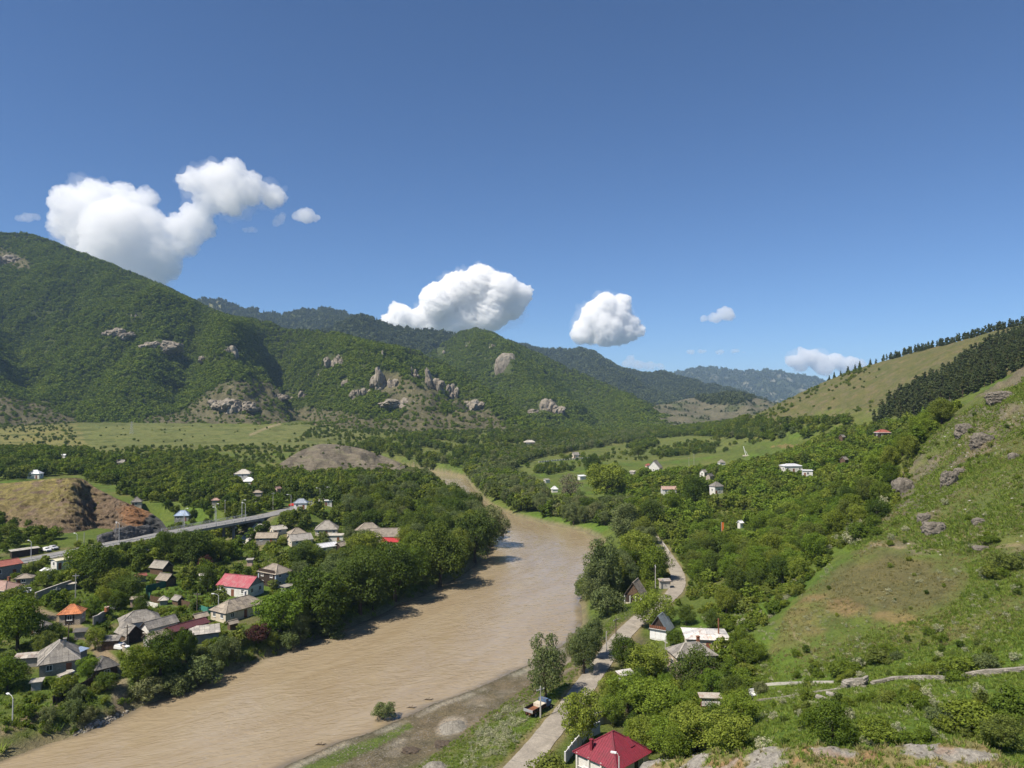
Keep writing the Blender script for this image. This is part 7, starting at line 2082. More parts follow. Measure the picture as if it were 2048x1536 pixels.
zone("on the verge below the rocky hill", [(-120, 1080), (60, 1085), (230, 1088), (280, 1076), (240, 1092), (60, 1118), (-120, 1150)], 4.0, (1.2, 3.2), {"bush": .6, "dark": .4}, dist=(215, 320), seed=36, noise=.4, nsc=16, cover=.2)
zone("in the wood behind the rocky hill", [(-260, 960), (-260, 915), (0, 903), (130, 908), (250, 925), (420, 915), (470, 940), (560, 950), (640, 958), (800, 945), (870, 958), (880, 985), (700, 1003), (560, 1032), (430, 1045), (340, 1035), (320, 1010), (230, 985), (150, 950), (0, 962)], 6.4, (6.5, 9.5), {"dark": .48, "broad": .52}, dist=(330, 720), seed=12, noise=.12, nsc=50)
zone("on the rise left of the far bend", [(690, 905), (760, 880), (900, 868), (1000, 866), (1040, 880), (960, 925), (890, 945), (800, 940), (740, 925)], 7.5, (5.5, 8.5), {"dark": .5, "broad": .4, "willow": .1}, dist=(480, 1100), seed=13, noise=.40, nsc=50)
zone("right of the river's far bend", [(940, 945), (1000, 905), (1080, 890), (1180, 880), (1280, 862), (1300, 878), (1180, 898), (1080, 915), (1010, 945)], 6.6, (6.5, 9), {"willow": .55, "dark": .35, "broad": .1}, dist=(560, 1250), seed=14, noise=.05)
zone("in the tree belt across the valley floor", [(1180, 885), (1280, 850), (1480, 838), (1560, 842), (1700, 845), (1760, 850), (1640, 876), (1520, 882), (1380, 872), (1300, 880), (1250, 885)], 7.5, (6, 9), {"dark": .45, "broad": .5, "willow": .05}, dist=(480, 1400), seed=15, noise=.22, nsc=70)
zone("in the field hedges", [(1060, 945), (1100, 930), (1150, 940), (1100, 952)], 6, (4, 6), {"dark": .6, "broad": .4}, dist=(480, 720), seed=16)
zone("in the field hedges", [(1300, 910), (1350, 893), (1440, 890), (1420, 905), (1330, 915)], 7, (5, 8), {"dark": .6, "broad": .4}, dist=(600, 1000), seed=17, noise=.2)
zone("in the field hedges", [(1250, 895), (1300, 880), (1320, 890), (1280, 905)], 7, (6, 8), {"dark": .6, "broad": .4}, dist=(700, 1000), seed=18)
GAPS = [[(1425, 1020), (1500, 1020), (1495, 1068), (1430, 1070)], [(1372, 1185), (1400, 1168), (1455, 1180), (1450, 1235), (1385, 1235)], [(1288, 965), (1330, 985), (1325, 1035), (1300, 1035)], [(1410, 982), (1470, 985), (1470, 1014), (1415, 1012)], [(1440, 905), (1500, 882), (1625, 880), (1640, 892), (1560, 912)]]
zone("in the right bank wood below the village", [(1230, 1180), (1290, 1075), (1250, 1040), (1180, 960), (1200, 930), (1300, 918), (1440, 905), (1560, 912), (1650, 880), (1720, 862), (1830, 850), (1900, 815), (1915, 825), (1850, 890), (1790, 960), (1740, 1040), (1650, 1090), (1590, 1180), (1500, 1250), (1440, 1250), (1400, 1170), (1340, 1090)],
     5.2, (3.8, 8.8), {"bright": .42, "broad": .42, "dark": .16}, dist=(185, 560), seed=19, noise=.06, nsc=30, holes=GAPS, cover=.10)
zone("at the right wood's edge", [(1400, 1300), (1450, 1240), (1510, 1240), (1590, 1170), (1650, 1085), (1740, 1030), (1790, 960), (1810, 985), (1760, 1060), (1670, 1110), (1600, 1195), (1500, 1275)], 3.6, (2, 3.8), {"bush": .45, "broad": .2, "dark": .1, "blossom": .25}, dist=(150, 300), seed=20, noise=.2, nsc=20)
zone("on the stony right slope", [(1700, 1090), (1790, 985), (1850, 880), (2060, 760), (2120, 1080), (1950, 1100)], 4.6, (.8, 2.2), {"bush": .5, "dark": .35, "blossom": .15}, dist=(140, 300), seed=21, noise=.62, nsc=16)
zone("in the lush hollow", [(1480, 1430), (1600, 1400), (1800, 1390), (2080, 1360), (2080, 1500), (1900, 1490), (1600, 1500), (1480, 1500)], 2.6, (.9, 2.6), {"bush": .5, "dark": .2, "broad": .1, "blossom": .2}, dist=(75, 130), seed=22, noise=.56, nsc=9)
zone("on the slope above the ruined wall", [(1480, 1380), (1620, 1280), (1760, 1290), (1900, 1230), (2080, 1140), (2080, 1330), (1900, 1350), (1700, 1362)], 3.2, (.7, 2.0), {"bush": .5, "blossom": .25, "dark": .25}, dist=(100, 190), seed=23, noise=.66, nsc=10)
zone("on the brown mound", [(1600, 1240), (1680, 1130), (1880, 1110), (1900, 1180), (1800, 1260)], 4, (.5, 1.3), {"bush": .7, "dark": .3}, dist=(120, 200), seed=24, noise=.72, nsc=10)
# pine plantation, crest pines, shrubs of the far grass
zone("in the pine plantation on the right ridge", [(1742, 846), (1790, 802), (1870, 757), (1950, 702), (2060, 655), (2300, 610), (2300, 720), (2060, 735), (1990, 788), (1900, 815), (1840, 836)], 6.4, (7.5, 12.5), {"pine": 1}, wd=(.9, 1.35), dist=(430, 800), seed=25, gap=.12)
def crest(pts, step, hr, sp, where, rows=1):
    for r_ in range(rows):
        line = np.array([at(*p) for p in pts]); L = np.linalg.norm(np.diff(line, axis=0), axis=1).sum()
        for p in resample(line, int(L / step)):
            x, y = p[0] + trng.uniform(-3, 3), p[1] + r_ * 9 + trng.uniform(-3, 3)
            add_tree(x, y, trng.uniform(*hr), trng.uniform(.85, 1.15), sp, where, gap=.05)
crest([(1800, 714, 800), (1900, 689, 740), (1970, 670, 700), (2060, 650, 650)], 4.2, (5.5, 9), "pine", "in the row along the right ridge's crest", 3)
crest([(1765, 724, 820), (1800, 714, 800)], 5, (5.5, 8.5), "pine", "in the row along the right ridge's crest", 2)
crest([(1655, 764, 900), (1690, 749, 870), (1722, 738, 850), (1742, 732, 840)], 8.5, (6, 10.5), "spruce", "on the right ridge left of the long row")
crest([(1630, 775, 905), (1636, 772, 904)], 6, (6, 8), "spruce", "at the lower end of the right ridge")
zone("dotting the grassy right ridge", [(1480, 852), (1530, 818), (1650, 768), (1740, 742), (1800, 760), (1740, 840), (1600, 848)], 15, (1.8, 3.5), {"dark": .6, "bush": .4}, dist=(500, 1000), seed=26, noise=.45, nsc=60)
zone("along the right ridge's grassy crest", [(1500, 845), (1580, 798), (1700, 745), (1760, 728), (1760, 750), (1660, 785), (1560, 830)], 7, (2.5, 4.5), {"broad": .5, "bush": .5}, dist=(650, 1000), seed=27, noise=.5, nsc=40)
zone("below the pine plantation", [(1760, 850), (1850, 832), (1930, 805), (1925, 830), (1840, 865), (1790, 870)], 7, (2.5, 5), {"broad": .5, "dark": .5}, dist=(330, 560), seed=28, noise=.4)
zone("dotting the terrace meadow", [(150, 893), (165, 838), (300, 845), (480, 858), (640, 850), (760, 865), (700, 895), (560, 895)], 20, (1.5, 3.4), {"dark": .8, "bush": .2}, dist=(600, 1200), seed=29, noise=.78, nsc=45)
zone("on the shrubby bank below the meadow", [(-260, 915), (0, 893), (200, 895), (480, 893), (640, 893), (560, 925), (470, 935), (420, 912), (240, 922)], 7.0, (2.2, 4.2), {"dark": .5, "bush": .5}, dist=(520, 830), seed=30, noise=.35, nsc=40)
zone("on the scrubby flank at the left edge", [(-260, 890), (-260, 800), (0, 800), (140, 845), (160, 890)], 10, (2, 4), {"dark": .7, "bush": .3}, dist=(650, 1160), seed=31, noise=.35, nsc=60)
zone("on the wooded foot of the central mountain", [(960, 884), (1040, 856), (1120, 846), (1260, 843), (1345, 848), (1310, 870), (1180, 886), (1060, 890)], 8.5, (6.5, 9.5), {"dark": .6, "broad": .3, "willow": .1}, dist=(820, 1700), seed=33, noise=.12, nsc=80)
zone("in the scrub of the middle fields", [(1010, 950), (1080, 918), (1190, 905), (1310, 888), (1500, 872), (1600, 876), (1440, 906), (1330, 918), (1190, 930), (1110, 950)], 9, (2.0, 5.5), {"dark": .4, "broad": .3, "bush": .3}, dist=(500, 1100), seed=34, noise=.66, nsc=40)
zone("scattered at the foot of the mountains", [(560, 892), (640, 850), (800, 850), (1060, 860), (1000, 872), (800, 878), (700, 895)], 9, (2.5, 5), {"dark": .6, "broad": .4}, dist=(620, 1150), seed=32, noise=.38, nsc=60)

# --- the nearest as single things, the rest as woodland
LIMIT = {"broadleaf_tree": 295, "willow_tree": 120, "shrub": 250, "pine_tree": 240}
for t in TREES:
    px, py = project(t["x"], t["y"], t["z"]); t["px"] = float(px); t["py"] = float(py); t["size"] = t["h"] * F / t["y"]
    t["seen"] = -60 < t["px"] < 2108 and t["py"] - t["size"] < 1536
TREES.sort(key=lambda t: (t["label"] is None, not t["seen"], -t["size"]))
count = {}; rest = []; singles = []
for t in TREES:
    kind = SPECIES[t["sp"]][0]
    if t["seen"] and (count.get(kind, 0) < LIMIT[kind]):
        count[kind] = count.get(kind, 0) + 1; singles.append(t)
    else: rest.append(t)
# labels: what it is, where it stands, nearest landmark; then counted from the left where several remain alike
def rel_label(t):
    nm = SPECIES[t["sp"]][1]
    size = "tall " if t["size"] > 62 else "small " if t["size"] < 26 else ""
    best = None
    for c in CLEAR:
        d = math.hypot(c[6] - t["x"], c[7] - t["y"])
        if d < 16 and (best is None or d < best[0]): best = (d, c)
    if best:
        c = best[1]; dx = t["px"] - (c[0] + c[2]) / 2; dy = t["y"] - c[4]
        rel = "behind" if dy > 4 and abs(dx) < (c[2] - c[0]) * .8 else "in front of" if dy < -4 and abs(dx) < (c[2] - c[0]) * .8 else "left of" if dx < 0 else "right of"
        return f"{size}{nm} {rel} {c[5]}"
    return f"{size}{nm} {t['where']}"
byl = {}
for t in singles:
    if t["label"] is None:
        byl.setdefault(rel_label(t), []).append(t)
ORD = ["first", "second", "third", "fourth", "fifth", "sixth", "seventh", "eighth", "ninth", "tenth"]
def nth(i): return ORD[i] if i < 10 else f"{i + 1}{'st' if (i + 1) % 10 == 1 and i != 10 else 'nd' if (i + 1) % 10 == 2 and i != 11 else 'rd' if (i + 1) % 10 == 3 and i != 12 else 'th'}"
for lb, ts in byl.items():
    ts.sort(key=lambda t: t["px"])
    for i, t in enumerate(ts):
        full = lb if len(ts) == 1 else f"{lb}, {nth(i)} from the left"
        for cut in ("small ", "tall ", "broadleaf ", "the ", "grey green "):
            if len(full.split()) > 16: full = full.replace(cut, "", 1)
        t["label"] = full
GROUPS = {"broadleaf_tree": "single broadleaf trees of the valley", "willow_tree": "willows and poplars by the river", "shrub": "single shrubs", "pine_tree": "pines on the right ridge"}
for t in singles:
    kind = SPECIES[t["sp"]][0]
    cr, tr = PROTO[t["sp"]][trng.randrange(len(PROTO[t["sp"]]))]
    r = empty(kind, (t["x"], t["y"], t["z"] - .05 * t["h"] * (t["sp"] in ("bush", "wbush", "blossom"))), trng.uniform(0, 6.28))
    r.scale = (t["h"] * t["wd"], t["h"] * t["wd"], t["h"])
    tag(r, t["label"], "shrub" if kind == "shrub" else "tree", GROUPS[kind])
    link(bpy.data.objects.new("crown", cr), r); link(bpy.data.objects.new("trunk", tr), r)
_fp = []; _fi = {}
for k in sorted({FARKIND[t["sp"]] for t in rest}):
    _fi[k] = len(_fp); _fp += PROTO[k]
if rest:
    scatter("woodland", [(t["x"], t["y"], t["z"] - .06 * t["h"]) for t in rest], np.array([(t["h"] * t["wd"], t["h"] * t["wd"], t["h"]) for t in rest]), [trng.uniform(0, 6.28) for t in rest],
            [_fi[FARKIND[t["sp"]]] + trng.randrange(len(PROTO[FARKIND[t["sp"]]])) for t in rest], _fp, "woodland and scrub filling the valley floor between the villages", "woodland")
print("TREES", len(TREES), count, "rest", len(rest))
# ------------------------------------------------------------------ rocks and boulders on the right slope
def boulder(px, py, w, h, label, seed, depth=.8, mat="slope_rock", sink=.38, rough=.30, sub=4, name="boulder", cat="boulder", group="rocks on the right slope"):
    c = on_ground(px, py + h * .4); m = c[1] / F
    me = rock_mesh(name, w * m * .5, w * m * .5 * depth, h * m * .55, seed, sub, rough, 1.2, mat, .45)
    o = link(bpy.data.objects.new(name, me)); o.location = (c[0], c[1] + w * m * .2, c[2] + h * m * (.45 - sink)); o.rotation_euler = (0, 0, seed * 1.7)
    o.rotation_euler = (0, 0, random.uniform(-.3, .3))
    tag(o, label, cat, group); return o
boulder(1811, 968, 44, 48, "big rounded boulder where the stony slope meets the forest", 701)
boulder(1902, 952, 30, 36, "upright boulder with a dark overhang on the stony slope", 702, rough=.45)
boulder(1922, 940, 22, 16, "flat rock beside the upright boulder", 703)
boulder(1874, 1052, 46, 32, "low cracked outcrop at the top of the grassy shoulder", 704)
boulder(1852, 1032, 26, 24, "small outcrop left of the cracked one", 705)
boulder(1932, 850, 34, 34, "rock rib high on the stony slope, lower one", 707, rough=.34, sink=.52, sub=5, depth=.6)
boulder(1970, 870, 44, 40, "broad rock rib below the slope's sky edge", 708, rough=.34, sink=.52, sub=5, depth=.6)
boulder(2010, 785, 56, 30, "rock band on the slope's sky edge", 709, rough=.34, sink=.52, sub=5, depth=.6)
boulder(1960, 1040, 24, 16, "pale flat rocks at mid slope", 715)
boulder(1966, 1095, 30, 10, "low dark rock ledge near the foot trail", 716)
boulder(2030, 910, 20, 16, "small rock at the right edge of mid slope", 717)
# loose stones of the slope: countless
def scatter_zone(name, poly, n, dist, protos, size, label, cat, seed, cond=None, nz=None, flat=1.0, tries=6, sink=.1):
    rs = np.random.default_rng(seed)
    xs = [p[0] for p in poly]
    th0, th1 = math.atan((min(xs) - 1024) / F), math.atan((max(xs) - 1024) / F)
    m = n * tries
    th = rs.uniform(th0, th1, m); r = np.sqrt(rs.uniform(dist[0] ** 2, dist[1] ** 2, m))
    x = r * np.sin(th); y = r * np.cos(th); z = ground(x, y)
    px, py = project(x, y, z)
    k = inside(px, py, poly)
    if cond is not None: k &= cond(x, y, px, py)
    if nz is not None: k &= (fbm(x / nz[0], y / nz[0], 3, seed) + rs.uniform(-.25, .25, m) > nz[1])
    i = np.nonzero(k)[0][:n]
    s = size[0] + (size[1] - size[0]) * rs.random(len(i)) ** 1.8
    sc = np.stack([s * rs.uniform(.8, 1.2, len(i)), s * rs.uniform(.8, 1.2, len(i)), s * flat * rs.uniform(.7, 1.2, len(i))], 1)
    return scatter(name, np.stack([x[i], y[i], z[i] - s * sink], 1), sc, rs.uniform(0, 6.28, len(i)), rs.integers(0, len(protos), len(i)), protos, label, cat)
def unhidden(x, y, px, py, tall=2.4):
    k = np.ones(len(x), bool)
    for (a, b_, c_, d_, dist, *_r) in CLEAR:
        k &= ~((px > a - 3) & (px < c_ + 3) & (y < dist + 3) & (py - tall * F / y < d_) & (py > b_))
    for a, b_, r_ in FOOT:
        k &= (x - a) ** 2 + (y - b_) ** 2 > (r_ + .8) ** 2
    return k
STONES = []
for k in range(4):
    STONES.append(bpy.data.objects.new("stone_small", rock_mesh("stone_small", .5, .42, .34, 740 + k, 2, .3, 1, "pale_rock" if k % 2 else "slope_rock", .4)))
SLOPE = [(1690, 1100), (1790, 985), (1850, 875), (1960, 775), (2140, 690), (2140, 1110), (1950, 1112)]
scatter_zone("loose_stones", SLOPE, 1100, (150, 290), STONES, (.2, 1.2), "loose stones strewn over the upper right slope", "stones", 61, nz=(14, .06), flat=.6, sink=.2)
BARPOLY = [(480, 1600), (760, 1440), (1010, 1345), (1095, 1300), (1110, 1320), (1060, 1370), (960, 1440), (860, 1545), (820, 1620)]
scatter_zone("gravel", BARPOLY, 5200, (85, 185), STONES[::2] + STONES[:1], (.10, .45), "grey gravel and pebbles on the river bar", "gravel", 62, cond=lambda x, y, px, py: (gl("SDR", x, y) > .3) & (gl("SDR", x, y) < 22), nz=(5, -.02), flat=.7)
scatter_zone("shore_stones", [(140, 1470), (190, 1440), (330, 1400), (420, 1370), (330, 1420), (180, 1480)], 420, (110, 175), STONES, (.3, .9), "pale rubble along the near left shore", "rubble", 63, cond=lambda x, y, px, py: (gl("SDR", x, y) > -.5) & (gl("SDR", x, y) < 3.5), tries=40)
boulder(884, 1490, 30, 6, "dark heap of driftwood and earth on the bar", 722, 1.0, "bark", .3, .5, 4, "driftwood_heap", "driftwood", None)
boulder(820, 1503, 32, 6, "dark mound of brushwood at the bar's edge", 723, .8, "bark", .3, .6, 4, "driftwood_heap", "driftwood", None)
for i, (px, py) in enumerate([(822, 1416), (856, 1400), (640, 1490)]):
    c = at_z(px, py, 0.0); r = link(bpy.data.objects.new("driftwood_snag", MB().tube([(-1.0, 0, -.1), (-.3, .1, .12), (.5, -.1, .1), (1.1, .1, .25)], [.10, .14, .12, .04], 6).tube([(.1, 0, .1), (.3, .4, .5)], [.07, .02], 5).mesh("driftwood_snag", "bark")))
    r.location = c; tag(r, ["dark snag in the shallows right of the lone willow bush", "dark snag farthest out toward the gravel bar's middle", "dark snag by the near gravel shore"][i], "driftwood", "snags in the shallows")

def heap(px, py, w, d, hgt, label, seed, mat="gravel_mat", name="gravel_heap", cat="gravel heap"):
    """low heap that runs out into the ground"""
    c = on_ground(px, py); m_ = c[1] / F; n = 40
    a = np.linspace(0, 2 * np.pi, n, endpoint=False)[:, None]; r = np.linspace(0.02, 1, 16)[None, :]
    R = 1 + .35 * fbm(np.cos(a) * 1.5 + seed, np.sin(a) * 1.5, 3, seed)
    x = c[0] + np.cos(a) * r * R * w * m_ * .5; y = c[1] + np.sin(a) * r * R * d
    z = ground(x, y) + hgt * (1 - r ** 2) ** 1.5 * (1 + .5 * fbm(x / .8, y / .8, 4, seed)) + .10 * fbm(x * 3, y * 3, 3, seed) - .10 * r ** 4
    v = np.stack([x, y, z], -1).reshape(-1, 3) - c; f = []
    for i in range(n):
        for j in range(15):
            k = (i + 1) % n; f.append((i * 16 + j, i * 16 + j + 1, k * 16 + j + 1, k * 16 + j))
    o = obj_np(name, v, np.array(f)[:, ::-1], mat, True); o.location = c; tag(o, label, cat)
heap(905, 1456, 66, 3.6, .9, "big heap of pale gravel on the river bar", 720)
heap(868, 1536, 56, 2.6, .7, "low pale gravel heap at the picture's bottom edge", 721)

# ------------------------------------------------------------------ grass
def tuft(mat, seed, n=14, h=1.0, spread=.5):
    rs = np.random.default_rng(seed)
    v = []; f = []
    for k in range(n):
        a = rs.uniform(0, 6.28); q = rs.uniform(0, spread) ; x, y = math.cos(a) * q, math.sin(a) * q
        l = rs.uniform(-.75, .75, 2); w = rs.uniform(.06, .13); b = rs.uniform(0, 3.14); dx, dy = math.cos(b) * w, math.sin(b) * w; hh = h * rs.uniform(.5, 1)
        o = len(v); v += [(x - dx, y - dy, -.1), (x + dx, y + dy, -.1), (x + l[0] + dx * .4, y + l[1] + dy * .4, hh), (x + l[0] - dx * .4, y + l[1] - dy * .4, hh)]; f.append((o, o + 1, o + 2, o + 3))
    return bpy.data.objects.new("tuft", mesh_np("tuft", v, f, mat))
TG = [tuft("grass_blade", 1), tuft("grass_blade", 2), tuft("grass_blade", 3, 18, .8, .6)]; TD = [tuft("grass_dry", 4), tuft("grass_dry", 5, 10)]
LUSHZ = [(1480, 1540), (1470, 1290), (1640, 1190), (1960, 1120), (2140, 1080), (2140, 1540)]
scatter_zone("grass", LUSHZ, 24000, (70, 190), TG, (.25, .62), "long green grass and weeds of the near right slope", "grass", 64, cond=lambda x, y, px, py: (ell(px, py, 1765, 1175, 175, 78, -8) > 1) & (ell(px, py, 1600, 1270, 90, 60, 0) > 1), nz=(9, -.12), tries=5)
scatter_zone("dry_grass", [(1500, 1360), (1590, 1200), (1720, 1100), (1850, 870), (2140, 680), (2140, 1250), (1700, 1330)], 9000, (95, 290), TD, (.25, .6), "dry yellow grass on the upper right slope", "grass", 65, nz=(11, -.1), tries=4)
scatter_zone("grass", SLOPE, 16000, (130, 290), TG, (.3, .8), "green grass patches between the stones of the slope", "grass", 66, nz=(16, .0), tries=5)
BANKZ = [(640, 1620), (800, 1560), (960, 1440), (1060, 1370), (1110, 1310), (1180, 1240), (1260, 1190), (1290, 1220), (1200, 1330), (1110, 1440), (1030, 1540), (960, 1640)]
scatter_zone("grass", BANKZ, 9000, (85, 240), TG, (.2, .5), "green grass of the verge between road and gravel bar", "grass", 67, cond=lambda x, y, px, py: (gl("SDR", x, y) > 8) & (gl("DROAD", x, y) > 3.0), nz=(8, -.3))
scatter_zone("wild_flowers", [(880, 1620), (960, 1450), (1040, 1400), (1060, 1440), (1000, 1560), (960, 1640)], 520, (85, 150), PROTO["far_blossom"], (.5, 1.2), "white flowering weeds on the verge by the gravel bar", "flowers", 68, cond=lambda x, y, px, py: (gl("SDR", x, y) > 9) & (gl("DROAD", x, y) > 3.4), nz=(7, .02))
scatter_zone("wild_flowers", LUSHZ, 620, (75, 180), PROTO["far_blossom"], (.4, 1.1), "white flowering weeds dotted over the near right slope", "flowers", 69, nz=(10, .08))
scatter_zone("wild_flowers", [(1380, 1280), (1440, 1200), (1520, 1220), (1700, 1090), (1760, 1040), (1700, 1110), (1530, 1260), (1430, 1320)], 260, (130, 260), PROTO["far_blossom"], (.7, 1.8), "white elder blossom along the edge of the right wood", "flowers", 70, nz=(10, .0))
VILZ = [(-120, 1500), (-120, 1140), (250, 1085), (540, 1045), (800, 1060), (700, 1240), (400, 1350), (150, 1440)]
scatter_zone("undergrowth", VILZ, 9000, (110, 340), TG + PROTO["far_bush"], (.5, 1.3), "weeds and low garden greenery between the left village houses", "undergrowth", 71, cond=lambda x, y, px, py: (gl("SDR", x, y) > 1.5) & (gl("DTRK", x, y) > 2.2) & (gl("DMAIN", x, y) > 5.5) & unhidden(x, y, px, py, .8), nz=(10, -.25))
scatter_zone("undergrowth", [(-120, 1530), (150, 1440), (420, 1330), (700, 1230), (960, 1130), (1010, 1050), (1000, 1100), (740, 1245), (560, 1310), (380, 1390), (150, 1475), (-120, 1560)], 2600, (100, 400), TG + PROTO["far_bush"] + PROTO["far_willow"], (.7, 1.9), "reeds and scrub along the left water edge", "undergrowth", 72, cond=lambda x, y, px, py: (gl("SDR", x, y) > .4) & (gl("SDR", x, y) < 9) & left_of_river(x, y, px, py), tries=14)
scatter_zone("undergrowth", [(1230, 1190), (1290, 1060), (1180, 950), (1300, 915), (1560, 910), (1720, 860), (1910, 815), (1850, 900), (1740, 1040), (1590, 1190), (1480, 1280), (1380, 1220)], 9000, (170, 560), PROTO["far_bush"] + PROTO["far_broad"][:1], (1.2, 3.2), "scrub under and between the trees of the right bank", "undergrowth", 73, cond=lambda x, y, px, py: (gl("DROAD", x, y) > 3.4) & (gl("SDR", x, y) > 1.5) & unhidden(x, y, px, py), nz=(14, -.05))

# ------------------------------------------------------------------ rocky shoulder in front of the viewer
_cp_px = np.array([(1210, 1600, 54), (1262, 1560, 54), (1285, 1527, 54), (1310, 1519, 54), (1345, 1519, 53), (1390, 1511, 52), (1430, 1503, 51), (1455, 1508, 50), (1480, 1503, 49), (1540, 1491, 48), (1600, 1488, 47), (1660, 1494, 46), (1720, 1497, 46), (1770, 1494, 46), (1830, 1488, 46), (1880, 1484, 46), (1930, 1482, 46), (1970, 1492, 45), (2000, 1508, 44), (2030, 1530, 43), (2080, 1575, 42), (2160, 1640, 41)])
_nu, _nv = 360, 150
_P = np.linspace(1210, 2160, _nu)
_cy = np.interp(_P, _cp_px[:, 0], _cp_px[:, 1]) + 2.5 * fbm(_P / 40, _P * 0, 3, 3); _cd = np.interp(_P, _cp_px[:, 0], _cp_px[:, 2])
_top = np.array([at(a, b, c) for a, b, c in zip(_P, _cy, _cd)])
_sv_ = np.linspace(-14, 14, _nv)                       # metres behind (+) or before (-) the crest
SHX = _top[:, None, 0] * (1 + _sv_[None, :] / _cd[:, None]); SHY = _top[:, None, 1] + _sv_[None, :]
_f = np.where(_sv_ < 0, -.02 * np.abs(_sv_) - .022 * np.abs(_sv_) ** 1.5, -.9 * _sv_ - .05 * _sv_ ** 2)
SHZ = _top[:, None, 2] + _f[None, :]
_nz1 = fbm(SHX / 2.6, SHY / 2.6, 5, 131, .55); _nz2 = ridged(SHX / 1.4, SHY / 2.2, 4, 141)
_front = sstep(2.5, -1.5, _sv_)[None, :]
SHZ = SHZ + (.40 * _nz1 + .16 * (_nz2 - .6)) * (.35 + .65 * _front) + .035 * fbm(SHX * 5, SHY * 5, 3, 151)
_rk = sstep(-.02, .16, fbm(SHX / 3.4, SHY / 2.4, 4, 161) + .10 * _nz1)
_or = sstep(.16, .34, fbm(SHX / 2.2, SHY / 2.2, 4, 171)); _gr = sstep(.05, .25, fbm(SHX / 1.8, SHY / 1.8, 3, 181))
_sc = np.zeros(SHX.shape + (3,)) + np.array((.215, .185, .080))
_sc = _sc * (1 - .6 * _gr[..., None]) + np.array((.130, .150, .045)) * .6 * _gr[..., None]
_sc = _sc * (1 - _rk[..., None]) + np.array((.265, .245, .21)) * (1 + .35 * fbm(SHX * 2, SHY * 2, 4, 191))[..., None] * _rk[..., None]
_sc = _sc * (1 - .55 * (_or * (1 - .4 * _rk))[..., None]) + np.array((.29, .155, .085)) * .55 * (_or * (1 - .4 * _rk))[..., None]
m, nt, b = new_mat("shoulder")
_geo = nd(nt, "ShaderNodeNewGeometry").outputs["Position"]; _col = nd(nt, "ShaderNodeAttribute", attribute_name="col").outputs["Color"]
_n1 = noise_node(nt, 4.0, 8, .72, _geo); _n2 = noise_node(nt, 14, 6, .7, _geo)
_c = mixc(nt, _col, ramp(nt, _n1.outputs[0], [(.28, (.45, .45, .45)), (.5, (1, 1, 1)), (.72, (1.5, 1.48, 1.42))]).outputs[0], .8, 'MULTIPLY')
_c = mixc(nt, _c, ramp(nt, _n2.outputs[0], [(.3, (.62, .62, .62)), (.7, (1.4, 1.4, 1.38))]).outputs[0], .7, 'MULTIPLY')
nt.links.new(_c, b.inputs["Base Color"]); b.inputs["Roughness"].default_value = .95
_h = nd(nt, "ShaderNodeMath", operation='ADD'); nt.links.new(_n1.outputs[0], _h.inputs[0]); nt.links.new(_n2.outputs[0], _h.inputs[1]); bump(nt, b, _h.outputs[0], .8, .10)
o = obj_np("rocky_shoulder", np.stack([SHX, SHY, SHZ], -1).reshape(-1, 3), grid_faces(_nu, _nv)[:, ::-1], "shoulder", True); set_color(o.data, "col", _sc.reshape(-1, 3)); tag(o, kind="structure")
rs = np.random.default_rng(77)
_i = rs.integers(0, _nu, 9000); _j = rs.integers(0, 96, 9000)
_k = (rs.random(9000) > _rk[_i, _j] * .96) & (rs.random(9000) > .25)
_i, _j = _i[_k], _j[_k]
_pts = np.stack([SHX[_i, _j] + rs.uniform(-.1, .1, len(_i)), SHY[_i, _j] + rs.uniform(-.1, .1, len(_i)), SHZ[_i, _j]], 1)
scatter("dry_grass", _pts, rs.uniform(.12, .34, len(_pts)), rs.uniform(0, 6.28, len(_pts)), rs.integers(0, 5, len(_pts)), TG + TD, "short dry grass on the rocky shoulder in the foreground", "grass")
_i = rs.integers(0, _nu, 3000); _j = rs.integers(0, 92, 3000); _k = rs.random(3000) < _rk[_i, _j]; _i, _j = _i[_k], _j[_k]
scatter("pebbles", np.stack([SHX[_i, _j], SHY[_i, _j], SHZ[_i, _j]], 1), rs.uniform(.04, .22, len(_i)), rs.uniform(0, 6.28, len(_i)), rs.integers(0, 4, len(_i)), STONES, "broken stones on the rocky shoulder in the foreground", "stones")
# ------------------------------------------------------------------ cumulus clouds, far behind the mountains and above the haze
def cloud_mat(name, dens):
    m = bpy.data.materials.new(name); m.use_nodes = True; nt = m.node_tree; nt.nodes.clear(); MATS[name] = m
    out = nd(nt, "ShaderNodeOutputMaterial"); v = nd(nt, "ShaderNodeVolumePrincipled")
    v.inputs["Color"].default_value = (1, 1, 1, 1); v.inputs["Density"].default_value = dens; v.inputs["Anisotropy"].default_value = 0.0
    nt.links.new(v.outputs[0], out.inputs["Volume"])
    return m
cloud_mat("cloud_thick", .024); cloud_mat("cloud_mid", .008); cloud_mat("cloud_veil", .0009); cloud_mat("cloud_thin", .0034)

